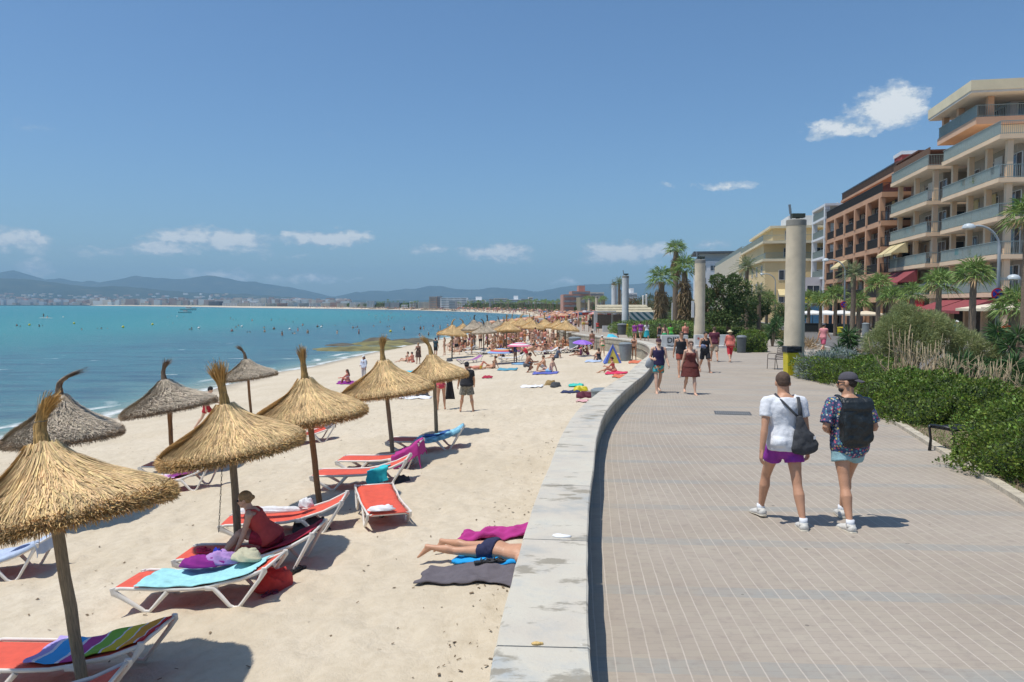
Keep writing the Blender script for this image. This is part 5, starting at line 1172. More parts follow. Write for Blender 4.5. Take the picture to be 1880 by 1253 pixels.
# --- couple walking towards the camera
def tote_grey(rr, J, off):
    s = J['s']; mb = MB(); c = J['T'] @ Vector((.26, .05, .02)) * s
    mb.loft([c + Vector((-.02, 0, .16)), c + Vector((0, 0, .05)), c + Vector((.02, 0, -.08)), c + Vector((.01, 0, -.14))], [(.07, .05), (.12, .06), (.14, .07), (.08, .04)], 14); b_ = part(rr, 'shoulder_bag', mb.mesh('bag', True), M('grey_bag_cloth', (.33, .35, .37), .85, .12, 12, .3, 90), loc=off)
    mb = MB(); mb.loft([c + Vector((-.04, 0, .14)), J['T'] @ Vector((.15, .03, .50)) * s, c + Vector((-.02, -.05, .14))], .012, 8); part(b_, 'strap', mb.mesh('s', True), BAGM)
p, hh = byfeet(1208, 721, 614)
person(p, R(183), hh * 1.0, dict(WALK2, heady=8, AR=(-4, 14, 96, 10)), top=('tank', cl('dark_navy', (.035, .025, .085))), bot=('shorts', TROP, {'fr': .62, 'r1': .105}), skin='pale', hair=('short', 'dark'), beard='dark', vox=.011, label='man in navy vest and tropical print shorts walking towards the camera', hat=('cap', cl('maroon_cap', (.07, .03, .045))), extra=tote_grey, eyes=True)
p, hh = byfeet(1267, 724, 619)
person(p, R(178), hh, dict(WALK, AL=(4, 14, 10, 0), AR=(-2, 14, 8, 0)), top=None, bot=('dress', cl('rust_maroon', (.13, .028, .022)), {'len': .33}), fem=True, fat=1.18, skin='pale', hair=('bun', 'brown'), sung=True, vox=.011, label='woman in short maroon strap dress and sunglasses walking towards the camera')
p, hh = byfeet(1250, 692, 603)
person(p, R(176), hh, dict(WALK2), top=('tank', cl('black', (.02, .02, .025))), bot=('shorts', cl('rust', (.33, .075, .045)), {'fr': .6}), skin='mid', hair=('short', 'brown'), sung=True, vox=.014, label='man in black vest and rust red shorts behind the couple')
def towelroll(rr, J, off):
    w = J['wr', 1]; mb = MB(); mb.loft([w + Vector((-.05, .04, -.03)), w + Vector((.12, .0, .02))], .075, 12); part(rr, 'rolled_towel', mb.mesh('t', True), cl('slate_blue', (.16, .19, .30)), loc=off)
p, hh = byfeet(1294, 684, 604)
person(p, R(190), hh, dict(WALK, AR=(10, 16, 95, 20), AL=(20, 12, 80, 30)), top=('tank', cl('black', (.02, .02, .025)), {'z0': -.12}), bot=('shorts', cl('black', (.02, .02, .025)), {'fr': .8}), skin='mid', hair=('short', 'black'), vox=.014, label='man all in black vest and shorts carrying a rolled towel', extra=towelroll, eyes=True)
p, hh = byfeet(1311, 664, 596)
person(p, R(-6), hh, WALK, top=('tee', cl('maroon', (.11, .02, .04))), bot=('shorts', cl('beige', (.42, .33, .24)), {'fr': .9}), skin='mid', hair=('short', 'brown'), vox=.014, label='man in maroon t-shirt and beige shorts walking away')
p, hh = byfeet(1340, 665, 602)
person(p, R(2), hh, WALK2, top=('tee', cl('coral', (.62, .17, .13)), {'sleeve': 1.35}), bot=('pants', cl('bright_red', (.60, .03, .05)), {'shin': .35}), fem=True, fat=1.22, skin='pale', hair=('bob', 'fair'), hat=('sunhat', cl('cream_hat', (.66, .58, .36))), vox=.014, label='woman in coral top, red cropped trousers and cream sun hat')
p, hh = byfeet(1511, 650, 590)
person(p, R(-58), hh, WALK, top=('tee', cl('salmon', (.62, .24, .25)), {'z0': -.10, 'sleeve': .3}), bot=('shorts', cl('pink_print', (.55, .10, .17)), {'fr': .85}), skin='mid', hair=('short', 'dark'), hat=('cap', cl('grey', (.12, .12, .13))), vox=.016, label='man in salmon vest and pink shorts on the path beyond the hedge')

# --- beach, near and middle
def atb(px, pyf, pyh): return byfeet(px, pyf, pyh, sand_z)
p = S(380, 787)
person(p, R(-72), 1.72, dict(L=(34, 2, 18), Rr=(-22, 2, 14), AL=(28, 8, 60, 10), AR=(-14, 8, 30, 0), lean=10, headp=18), bot=('shorts', cl('crimson', (.42, .015, .03)), {'fr': .55}), skin='pale', hair=('curly', 'black'), vox=.012, label='bare chested boy in crimson shorts walking by the grey parasols')
p = S(857, 756)
person(p, R(-4), 1.80, dict(STAND, L=(6, 9, 4), Rr=(0, 9, 4), AL=(8, 14, 14, 0), AR=(14, 10, 30, 20), headp=8), top=('tee', cl('black', (.02, .02, .025)), {'z0': -.03}), bot=('shorts', M('camouflage_cloth', (.22, .20, .16), .9, .7, 26), {'fr': .78, 'r1': .115}), fat=1.25, skin='mid', hair=('short', 'black'), hat=('backcap', cl('black', (.02, .02, .025))), vox=.012, label='man in black t-shirt, cap and camouflage shorts standing on the sand')
p = S(810, 752)
def blackcloth(rr, J, off):
    mb = MB(); w = J['wr', 1]
    def f(u, v): return w + Vector(((v - .3) * (.10 + .26 * u), .02 * math.sin(v * 9 + u * 4), .35 - u * 1.05))
    mb.grid(f, 12, 8); part(rr, 'held_cloth', evalmesh(mb.mesh('c', True), [('SOLIDIFY', dict(thickness=.012))]), cl('black', (.02, .02, .025)), loc=off)
person(p, R(10), 1.68, dict(STAND, AR=(30, 26, 40, 0)), bot=('swimsuit', cl('rose_red', (.58, .06, .10))), fem=True, skin='mid', hair=('long', 'brown'), vox=.014, label='woman in rose red swimsuit holding a black cloth behind the parasol pole', extra=blackcloth)
# seated woman on the lounger
hip = on_l(rW, .80, .04, .285)
def bikini_strap(rr, J, off):
    w = J['wr', -1]
person(hip, R(96), 1.70, dict(L=(103, 6, 66), Rr=(100, 10, 60), AL=(52, 4, 10, 20), AR=(62, 6, 22, 25), lean=36, headp=-2, base='seat'), top=('tank', cl('red_top', (.55, .07, .06)), {'z0': -.02}), bot=('shorts', M('red_print_shorts', (.36, .02, .04), .9, .5, 16), {'fr': .62}), fem=True, fat=1.15, skin='pale', hair=('bun', 'fair'), sung=True, vox=.0095, label='fair haired woman in red top sitting on a lounger reaching for her flip flops', fingers=True)
for k, (x, y) in enumerate([(-.12, .02), (-.06, -.10)]): sandal(on_l(rW, x, y, .30), rW.rotation_euler.z + 2.9, cl('hot_pink', (.62, .03, .10)), ['hot pink flip flop on the lounger by the seated woman, at her toes', 'hot pink flip flop on the lounger by the seated woman, at her hands'][k], 'hot pink flip flops')
# prone man in navy trunks: head hidden behind the wall
pf_ = S(905, 1024); q_ = S(765, 1024); d = (pf_ - q_); yw = math.atan2(d.y, d.x) - PI / 2
person(Vector((pf_.x, pf_.y, sand_z(pf_.x, pf_.y) - .015)), yw, 1.78, dict(PRONE, L=(5, 5, 4), Rr=(4, 9, 7)), bot=('shorts', M('navy_trunks_cloth', (.018, .022, .07), .85, .1, 12, .3, 90), {'fr': .36, 'r1': .095, 'wr': .02}), skin='mid', hair=('short', 'brown'), vox=.010, label='man in navy trunks lying face down on a bright blue towel by the wall')
# sunbather on the lounger behind the third parasol
person(on_l(rS, .36, 0, .33), rS.rotation_euler.z - PI / 2, 1.68, dict(LIE, lean=8), top=('bra', cl('black', (.02, .02, .025))), bot=('brief', cl('black', (.02, .02, .025))), fem=True, skin='red', hair=('long', 'dark'), vox=.018, label='sunbather lying on the lounger half hidden behind a straw parasol')
def P_sit(px, py, yaw, label, hip_dz=0, po=SIT, **k):
    p = S(px, py); return person(p, R(yaw), k.pop('h', 1.68), po, label=label, dz=hip_dz, **k)
flat_towel([(618, 706), (656, 706), (660, 700), (622, 700)], PUR, 'thin purple towel under the long haired woman near the water', 41, amp=.008, lift=.01)
P_sit(640, 704, 80, 'long haired woman in bikini sitting by the water with knees up', top=('bra', cl('white', (.7, .7, .7))), bot=('brief', cl('purple', (.15, .04, .22))), fem=True, skin='red', hair=('long', 'brown'), vox=.016)
p = S(668, 700); 
def daypack(rr, J, off):
    mb = MB(); mb.ell(J['T'] @ Vector((0, -.17, .26)), (.12, .09, .18)); part(rr, 'backpack', mb.mesh('b', True), LEATH, loc=off)
person(p, R(150), 1.62, dict(STAND, AR=(10, 8, 70, 30)), top=('tee', cl('white_blue', (.62, .68, .78)), {'sleeve': 1.6}), bot=('pants', cl('off_white', (.62, .60, .56)), {}), fem=True, skin='dark', hair=('long', 'black'), hat=('cap', cl('white', (.75, .75, .77))), vox=.014, label='person in white cap and pale long clothes with a black rucksack near the water', extra=daypack)
p, hh = atb(768, 668, 632); person(p, R(170), 1.66, dict(STAND, AR=(30, 8, 60, 0)), bot=('dress', M('tiger_print_dress', (.10, .06, .045), .9, .7, 14), {'len': .4}), fem=True, skin='dark', hair=('short', 'fair'), vox=.018, label='woman in dark print beach dress standing behind the straw parasols')
p, hh = atb(800, 656, 628); person(p, R(-30), 1.75, STAND, top=('tee', cl('dark_teal', (.02, .05, .07)), {}), bot=('shorts', cl('black', (.02, .02, .025)), {'fr': .8}), skin='mid', hair=('short', 'black'), hat=('cap', cl('indigo', (.05, .04, .12))), vox=.018, label='man in dark teal t-shirt and indigo cap standing beyond the straw parasols')
P_sit(745, 664, 85, 'woman in bikini sitting with stretched legs near the waterline', po=SITL, top=('bra', cl('pattern_grey', (.2, .2, .2))), bot=('brief', cl('black', (.02, .02, .025))), fem=True, skin='pale', hair=('bob', 'brown'), vox=.018)
P_sit(758, 666, 60, 'reddish sunbather sitting beside the woman in the print dress', po=SIT, bot=('brief', cl('crimson', (.42, .015, .03))), skin='red', hair=('short', 'dark'), vox=.018)
# middle distance sunbathers, right of the parasols
P_sit(882, 678, 0, 'sunbather in yellow trunks lying with one knee raised', po=dict(LIE, Rr=(65, 5, 105), L=(60, 5, 100)), h=1.72, bot=('trunks', cl('yellow', (.66, .45, .03)), {'fr': .3}), skin='red', hair=('short', 'brown'), vox=.02, rot=(R(90), 0, R(-90) + R(10)))
P_sit(905, 677, 70, 'woman reading on a blue towel beside the man in yellow trunks', po=SITL, top=('bra', cl('black', (.02, .02, .025))), bot=('brief', cl('black', (.02, .02, .025))), fem=True, skin='mid', hair=('bun', 'brown'), vox=.02)
p = S(965, 684); person(p, R(-75), 1.72, SQUAT, bot=('shorts', cl('grey', (.12, .12, .13)), {'fr': .5}), skin='dark', hair=('short', 'black'), vox=.017, label='man in grey shorts crouching on the sand beside the seated group')
P_sit(1010, 685, 62, 'bare backed man in light blue trunks sitting on a violet blue towel', po=SITL, bot=('shorts', cl('light_blue', (.25, .45, .62)), {'fr': .5}), skin='pale', hair=('short', 'brown'), vox=.017, h=1.78)
P_sit(1000, 679, 100, 'man sitting with knees up between the crouching man and the bare backed man', po=SIT, bot=('shorts', cl('white_print', (.45, .45, .48)), {'fr': .7}), skin='mid', hair=('short', 'brown'), vox=.018)
P_sit(1022, 658, 80, 'sunbather in dark clothes sitting low behind the seated group', po=SITL, top=('tee', cl('slate', (.08, .10, .15)), {}), bot=('shorts', cl('slate', (.08, .10, .15)), {}), skin='mid', hair=('short', 'black'), vox=.02)
p, hh = atb(965, 668, 638); person(p, R(-80), 1.75, BEND, bot=('shorts', cl('bright_red', (.60, .03, .05)), {'fr': .5}), skin='mid', hair=('short', 'dark'), vox=.018, label='man in bright red shorts bending over beside the pink striped parasol')
p, hh = atb(946, 668, 640); person(p, R(60), 1.65, dict(STAND, lean=15), top=('swimsuit', cl('blue_black', (.03, .08, .20))), fem=True, skin='dark', hair=('bun', 'brown'), vox=.018, label='woman in dark blue swimsuit standing at the pink striped parasol')
P_sit(1128, 684, 75, 'woman in bright pink bikini sitting on a pink towel by the wall', po=dict(SITL, lean=15, L=(100, 8, 30), AL=(50, 8, 60, 10), AR=(50, 8, 60, 10)), top=('bra', cl('hot_pink', (.62, .03, .10))), bot=('brief', cl('hot_pink', (.62, .03, .10))), fem=True, skin='mid', hair=('bun', 'dark'), vox=.016, h=1.65)
p, hh = atb(1164, 661, 614); person(p, R(160), hh, dict(STAND, AL=(20, 10, 70, 30), AR=(12, 8, 60, 30), lean=4), top=('bra', cl('black', (.02, .02, .025))), bot=('brief', cl('black', (.02, .02, .025))), fem=True, skin='mid', hair=('bun', 'dark'), vox=.016, label='woman in black bikini standing by the wall with a green wrap')
P_sit(1100, 663, 30, 'woman in dark swimsuit sitting beside the striped beach tent', po=SIT, top=('swimsuit', cl('black', (.02, .02, .025))), fem=True, skin='mid', hair=('bob', 'brown'), vox=.018)
P_sit(1125, 664, 15, 'bare backed sunbather sitting in front of the yellow beach tent, hair up', po=SIT, top=('bra', cl('gold', (.5, .36, .04))), bot=('brief', cl('gold', (.5, .36, .04))), fem=True, skin='mid', hair=('bun', 'brown'), vox=.018)
P_sit(1139, 664, -10, 'bare backed child sitting in front of the yellow beach tent, short dark hair', po=SIT, bot=('trunks', cl('gold', (.5, .36, .04))), skin='mid', hair=('short', 'black'), vox=.018, h=1.4)
p, hh = atb(1106, 655, 614); person(p, R(10), hh, dict(STAND, lean=10), bot=('brief', cl('green', (.02, .28, .10))), top=('bra', cl('green', (.02, .28, .10))), fem=True, skin='pale', hair=('short', 'brown'), hat=('cap', cl('white', (.75, .75, .77))), vox=.018, label='person in white cap and green bikini standing beside the striped beach tent')
p, hh = atb(1087, 643, 605); person(p, R(5), hh, WALK, bot=('shorts', cl('dusty_pink', (.52, .22, .26)), {'fr': .8}), skin='dark', hair=('short', 'black'), vox=.018, label='bare backed man in dusty pink shorts walking beside the violet parasol')
p, hh = atb(1134, 640, 611); person(p, R(-90), hh, STAND, top=('swimsuit', cl('crimson', (.42, .015, .03))), fem=True, skin='dark', hair=('bun', 'dark'), vox=.02, label='girl in red swimsuit standing by the wall behind the beach tent')
P_sit(1066, 653, 70, 'woman in straw hat leaning back on a small dark mat', po=SITL, top=('swimsuit', cl('plum', (.14, .03, .08))), fem=True, skin='dark', hair=('bob', 'dark'), hat=('sunhat', cl('grey', (.2, .2, .2))), vox=.02)
P_sit(1079, 652, 75, 'sunbather on a towel next to the woman in the straw hat', po=SIT, bot=('trunks', cl('plum', (.14, .03, .08))), skin='dark', hair=('short', 'dark'), vox=.02)
# ------------------------------------------------------------- vegetation
def LM(name, col, isl=.45, trans=.25, hv=.03): return M(name, col, .55, .12, 1.2, island=isl, trans=trans, huevar=hv, spec=.35)
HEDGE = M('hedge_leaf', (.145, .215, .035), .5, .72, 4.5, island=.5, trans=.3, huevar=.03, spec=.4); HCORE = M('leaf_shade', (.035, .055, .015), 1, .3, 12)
TAM = LM('tamarisk_leaf', (.33, .37, .16), .35, .3, .02); YUC = LM('yucca_leaf', (.085, .165, .055), .5, .1); FANP = LM('fan_palm_leaf', (.20, .29, .08), .4, .25); DATE = LM('date_palm_leaf', (.20, .24, .11), .4, .2)
DEADF = LM('dead_frond', (.36, .25, .13), .45, .1, .01); TREEL = LM('tree_leaf', (.10, .15, .045), .5, .2); SILV = LM('silver_leaf', (.27, .32, .29), .3, .1, .01); DRYS = LM('dry_stem', (.44, .34, .21), .4, 0, .01); GRASSM = LM('low_green', (.19, .27, .07), .45, .2)
def bush_np(n, rx, ry, h, seed, L=.055, W=.032, lump=.22, fq=1.3, shell=.62, base=.0, out=.7, droop=0, core=True, low=.0):
    g = np.random.RandomState(seed); d = unit(g.normal(size=(n, 3))); d[:, 2] = np.abs(d[:, 2]) * 1.05 - low; d = unit(d)
    a = np.arctan2(d[:, 1], d[:, 0])
    lum = 1 + lump * (fbm(d[:, 0] * fq * 2 + seed * 7, d[:, 1] * fq * 2 + d[:, 2] * 3, 3) - .42) * 2.4
    rad = (1 - (1 - shell) * g.rand(n) ** 2.2) * lum
    S_ = np.array([rx, ry, h]); e = 3.2; q = (np.abs(d) ** e).sum(1) ** (-1 / e); Pp = d * q[:, None] * rad[:, None] * S_; Pp[:, 2] += base
    N = d * out + g.normal(size=(n, 3)) * .6; N[:, 2] += .25
    V, F = leaves(Pp, N, L * (.6 + .8 * g.rand(n)), W * (.7 + .6 * g.rand(n)), droop); mi = np.zeros(len(F)); parts = [(V, F)]
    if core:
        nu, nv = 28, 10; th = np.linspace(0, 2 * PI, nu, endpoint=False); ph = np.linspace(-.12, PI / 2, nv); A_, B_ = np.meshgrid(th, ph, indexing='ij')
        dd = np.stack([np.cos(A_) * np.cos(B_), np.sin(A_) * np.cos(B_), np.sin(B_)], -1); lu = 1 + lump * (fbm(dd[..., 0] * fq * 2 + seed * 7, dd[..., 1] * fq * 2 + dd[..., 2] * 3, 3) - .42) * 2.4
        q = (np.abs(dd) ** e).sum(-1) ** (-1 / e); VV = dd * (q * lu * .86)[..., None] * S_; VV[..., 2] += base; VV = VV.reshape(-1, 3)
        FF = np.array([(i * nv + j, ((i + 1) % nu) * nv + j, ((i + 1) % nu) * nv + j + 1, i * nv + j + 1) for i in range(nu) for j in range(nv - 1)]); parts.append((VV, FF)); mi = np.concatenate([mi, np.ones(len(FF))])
    V, F = join(parts); return npmesh(V, F, 'foliage', mi)
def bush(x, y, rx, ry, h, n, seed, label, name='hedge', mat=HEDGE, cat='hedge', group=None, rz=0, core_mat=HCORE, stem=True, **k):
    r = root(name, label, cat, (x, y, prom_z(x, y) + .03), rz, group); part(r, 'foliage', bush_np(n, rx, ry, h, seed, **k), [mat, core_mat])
    if stem:
        g = random.Random(seed)
        for i in range(3):
            mb = MB(); a = g.uniform(0, 6); mb.loft([(.3 * rx * math.cos(a), .3 * ry * math.sin(a), -.05), (.5 * rx * math.cos(a), .5 * ry * math.sin(a), h * .6)], [.03, .015], 6); part(r, 'stem', mb.mesh(), BARK)
    return r
GH = 'clipped green hedges beside the promenade'
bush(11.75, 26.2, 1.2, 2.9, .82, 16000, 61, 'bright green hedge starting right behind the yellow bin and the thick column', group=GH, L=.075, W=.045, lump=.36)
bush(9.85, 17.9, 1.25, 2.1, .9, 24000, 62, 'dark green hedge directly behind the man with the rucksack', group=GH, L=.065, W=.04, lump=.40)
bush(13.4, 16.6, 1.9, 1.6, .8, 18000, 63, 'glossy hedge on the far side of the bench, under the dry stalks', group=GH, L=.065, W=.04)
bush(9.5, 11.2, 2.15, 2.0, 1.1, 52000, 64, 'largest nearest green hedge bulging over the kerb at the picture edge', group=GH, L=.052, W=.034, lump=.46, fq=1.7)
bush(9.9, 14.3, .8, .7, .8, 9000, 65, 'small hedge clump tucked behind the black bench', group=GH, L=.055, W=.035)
bush(13.9, 22.4, 1.1, 1.6, 1.0, 8000, 66, 'dark shrub behind the bearded man, below the silver bush', name='shrub', mat=LM('dark_hedge_leaf', (.05, .10, .025)), cat='shrub', L=.07, W=.05)
q = P(1377, 646); bush(q.x, q.y, .95, .9, 1.15, 5000, 67, 'round green shrub beside the grey bin near the woman in the sun hat', name='shrub', cat='shrub', L=.08, W=.05)
# silver bush, dry stalks
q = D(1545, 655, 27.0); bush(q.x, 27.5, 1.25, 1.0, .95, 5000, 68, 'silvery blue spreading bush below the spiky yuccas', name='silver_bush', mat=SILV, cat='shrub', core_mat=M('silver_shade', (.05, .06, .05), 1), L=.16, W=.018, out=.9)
def stalks(x, y, n, w, h, seed, label):
    g = random.Random(seed); mb = MB()
    for i in range(n):
        a = g.uniform(0, 2 * PI); rr = g.uniform(0, w); bx, by = rr * math.cos(a), rr * .6 * math.sin(a); lx, ly = g.gauss(0, .3), g.gauss(0, .22); hh = h * 1.25 * g.uniform(.4, 1)
        pts = [(bx, by, 0), (bx + lx * .35, by + ly * .35, hh * .4), (bx + lx * .9, by + ly * .9, hh * .75), (bx + lx * (1.0 if i % 3 else .6), by + ly, hh)]
        mb.loft(pts, [.013, .012, .009, .004], 4)
        for k in range(2): b_ = Vector(pts[1 + k]); mb.loft([b_, b_ + Vector((g.gauss(0, .12), g.gauss(0, .1), g.uniform(.05, .25)))], [.008, .003], 4)
    return thing('dry_plant', mb.mesh('d', True), DRYS, label, 'dry plant', (x, y, prom_z(x, y) + .2), group='bleached dry stalk plants')
for i, (px, d_, n, w, h, lb) in enumerate([(1665, 21, 34, .6, 1.55, 'pale dry stalks rising just beyond the head of the bearded man'), (1712, 20, 46, .8, 1.25, 'dense tuft of pale dry stalks in front of the feathery bush'), (1765, 19, 50, .9, 1.05, 'low tangle of straw coloured stalks below the yuccas'), (1835, 18, 56, 1.0, 1.05, 'wide straw coloured stalk tangle at the picture edge'), (1700, 23, 30, 1.0, .9, 'sparse bleached stalks in the middle of the bed')]):
    q = D(px, 700, d_); stalks(q.x, d_, n, w, h, 70 + i, lb)
# feathery tamarisk bush
def wispy(n, R_, seed, clumps, L=.16, W=.016):
    g = np.random.RandomState(seed); out = []
    for (cx, cy, cz, r) in clumps:
        m_ = int(n * r * r / sum(c[3] ** 2 for c in clumps)); d = unit(g.normal(size=(m_, 3))); rr = r * (.35 + .65 * g.rand(m_) ** .55) * (1 + .35 * (fbm(d[:, 0] * 3 + cx, d[:, 1] * 3 + d[:, 2] * 2, 3) - .45)); Pp = d * rr[:, None] + np.array([cx, cy, cz]); N = d * .7 + g.normal(size=(m_, 3)) * .35; N[:, 2] += .55
        out.append(leaves(Pp, N, L * (.6 + .9 * g.rand(m_)), W, .25))
    V, F = join(out); return npmesh(V, F, 'foliage')
r = root('feathery_bush', 'large feathery grey green tamarisk bush in the middle of the planting bed', 'bush', (14.4, 27.3, prom_z(0, 27) + .03))
part(r, 'foliage', wispy(42000, 1, 81, [(-.7, 0, 1.75, .62), (-.05, .1, 2.0, .6), (.6, 0, 1.85, .6), (-1.25, .1, 1.25, .5), (1.2, 0, 1.5, .6), (1.8, -.2, 1.2, .55), (.1, -.3, 1.3, .6), (2.4, -.3, .9, .45), (-.35, .2, 2.4, .32), (2.9, -.2, .7, .35), (-.6, -.2, 1.1, .45)]), [TAM])
for a, l in ((-.4, 1.2), (-.1, 1.5), (.3, 1.4), (.8, 1.1), (.1, 1.2)):
    mb = MB(); mb.loft([(a * .3, 0, -.05), (a * .8, .05, l * .5), (a * 1.5, .05, l)], [.06, .045, .02], 8); part(r, 'stem', mb.mesh('s', True), BARK)
# yuccas
def rosette(n, L, W, seed, up=.1, dead=0):
    g = np.random.RandomState(seed); d = unit(g.normal(size=(n, 3))); d[:, 2] = d[:, 2] * .8 + up; d = unit(d); Pp = d * .04
    V, F = leaves(Pp, d, L * (.75 + .35 * g.rand(n)), W, .08); return V, F
_y = {}
def yucca(x, y, hs, sc, seed, label):
    r = root('yucca', label, 'yucca', (x, y, prom_z(x, y) + .03), seed * 1.3, 'spiky dark yuccas in the planting bed')
    for k, (dx, dy, h) in enumerate(hs):
        mb = MB(); mb.loft([(0, 0, -.05), (dx * .5, dy * .5, h * .5), (dx, dy, h)], [.07, .055, .05], 8); part(r, 'trunk', mb.mesh('t', True), PBARK)
        key = k % 2
        if key not in _y: _y[key] = npmesh(*rosette(150, .52, .038, 90 + key, .12), 'rosette')
        o = part(r, 'rosette', _y[key], YUC, loc=(dx, dy, h)); o.scale = (sc,) * 3
for i, (px, d_, hs, sc, lb) in enumerate([(1786, 21, [(0, 0, .75), (.15, .2, 1.0)], 1.0, 'dark yucca standing in front of the feathery bush, above the dry stalks'), (1846, 22, [(0, 0, .7), (-.2, .2, .9)], 1.0, 'dark yucca between the palm trunk and the picture edge, lower one'), (1828, 27, [(0, 0, 1.75), (.15, .1, 1.45)], 1.0, 'taller yucca head beside the police officer'),
      (1868, 26, [(0, 0, 1.6), (-.25, 0, 1.2)], 1.05, 'tall yucca with rigid leaves at the picture edge'), (1559, 29.5, [(0, 0, 1.25), (.05, 0, .75), (-.05, 0, 1.5)], .95, 'tall column shaped yucca beyond the silver bush'), (1541, 30.5, [(0, 0, .85), (-.1, 0, .55)], .9, 'shorter yucca leaning beside the column shaped yucca'), (1595, 27, [(0, 0, .3)], .6, 'low yucca rosette next to the silver bush'),
      (1735, 24, [(0, 0, .75), (-.3, .1, .5)], .9, 'yucca half buried in the skirt of the feathery bush'), (1418, 52, [(0, 0, 1.2), (.3, 0, 1.6), (-.3, .2, .7)], 1.3, 'yucca clump just left of the thick column'), (1442, 44, [(0, 0, .5)], 1.2, 'low yucca at the foot of the thick column, hedge side')]):
    q = D(px, 650, d_); yucca(q.x, d_, hs, sc, i + 1, lb)
# palms
def fan_leaf(g, d, L, seg=11, W=.05):
    """one fan leaf: petiole then radiating blades"""
    d = d / np.linalg.norm(d); side = np.cross(d, [0, 0, 1.0]); side /= (np.linalg.norm(side) + 1e-6); upv = np.cross(side, d); c = d * L * .42; out = []
    V = [np.zeros(3) - side * .012, side * .012, c + side * .010, c - side * .010]; out.append((np.array(V), np.array([[0, 1, 2, 3]])))
    a = np.linspace(-1.75, 1.75, seg) + g.normal(size=seg) * .05; dirs = np.cos(a)[:, None] * d + np.sin(a)[:, None] * side + upv * (.12 * g.normal(size=(seg, 1)) - .12); V, F = leaves(np.repeat(c[None], seg, 0), dirs, L * (.62 - .10 * np.abs(a)), W, .28); out.append((V, F)); return join(out)
def fan_crown(seed, n=34, L=1.15, skirt=0, sl=1.0):
    g = np.random.RandomState(seed); out = []; mi = []
    for i in range(n):
        q = (i + .5) / n; el = 1.45 - 1.75 * q + g.normal() * .1; a = i * 2.4 + g.normal() * .2; d = np.array([math.cos(a) * math.cos(el), math.sin(a) * math.cos(el), math.sin(el)])
        V, F = fan_leaf(g, d, L * (.85 + .25 * g.rand())); V = V - np.array([0, 0, 1.0]) * (np.linalg.norm(V[:, :2], axis=1)[:, None] ** 2) * .10; V[:, 2] += .15; out.append((V, F)); mi.append(np.zeros(len(F)) + (1 if el < -.18 and g.rand() < .6 else 0))
    for i in range(skirt):
        a = g.rand() * 2 * PI; z = -.1 - sl * g.rand(); d = np.array([math.cos(a) * .5, math.sin(a) * .5, -1 - g.rand()]); V, F = fan_leaf(g, d, L * .8, 8, .06); V[:, 2] += z; V[:, 0] += .12 * math.cos(a); V[:, 1] += .12 * math.sin(a); out.append((V, F)); mi.append(np.ones(len(F)))
    V, F = join(out); return npmesh(V, F, 'crown', np.concatenate(mi))
def date_crown(seed, n=44, L=1.9):
    g = np.random.RandomState(seed); out = []
    for i in range(n):
        q = (i + .5) / n; el = 1.4 - 1.65 * q; a = i * 2.4; dh = np.array([math.cos(a), math.sin(a), 0]); k = 22; s = np.linspace(.12, 1, k); l_ = L * (.85 + .2 * g.rand())
        ax = dh[None] * (s * math.cos(el) * l_)[:, None] + np.array([0, 0, 1.0])[None] * (s * math.sin(el) * l_ - .62 * s ** 2 * l_ * (.45 + .3 * math.cos(el)))[:, None]; side = np.array([-dh[1], dh[0], 0]); tn = np.gradient(ax, axis=0); tn = unit(tn)
        for sg in (-1, 1): out.append(leaves(ax, side * sg + tn * .8 + g.normal(size=(k, 3)) * .08, .34 * (1 - .5 * s), .028, .15))
        w = .018; V = np.concatenate([ax - side * w, ax + side * w * .5]); F = np.array([[j, j + 1, k + j + 1, k + j] for j in range(k - 1)]); out.append((V, F))
    V, F = join(out); return npmesh(V, F, 'crown')
FC = [fan_crown(101, 48), fan_crown(102, 42), fan_crown(103, 40, 1.3, 46, 1.5), fan_crown(105, 36, 1.25, 90, 2.6)]; DC = date_crown(104)
TRK = {}
def trunk_mesh(h, r0, r1, seed, curve=.1):
    g = random.Random(seed); mb = MB(); n = 16; cx = g.uniform(-curve, curve)
    mb.loft([(cx * math.sin(i / n * 2.2), cx * .5 * (i / n), -.1 + (h + .1) * i / n) for i in range(n + 1)], [lerp(r0, r1, i / n) * (1 + .12 * (i % 2)) for i in range(n + 1)], 10); me = mb.mesh('t', 40); return me, (cx * math.sin(2.2), cx * .5)
def palm(x, y, ztop, sc, crown, label, seed, group, r0=.17, r1=.13, mats=None, kids=True):
    zb = prom_z(x, y); r = root('palm_tree', label, 'palm tree', (x, y, zb), 0, group); h = ztop - zb; me, off = trunk_mesh(h, r0, r1, seed); part(r, 'trunk', me, PBARK)
    o = part(r, 'crown', crown, mats or [FANP, DEADF], loc=(off[0], off[1], h)); o.scale = (sc,) * 3; o.rotation_euler = (0, 0, seed * 1.7); return r
def stpalm_y(px, off=8.6): return (37.3 - 59 * .186 - off) / ((px - 940) / FPX - .186)
SP = 'young fan palms lining the beach side of the street'
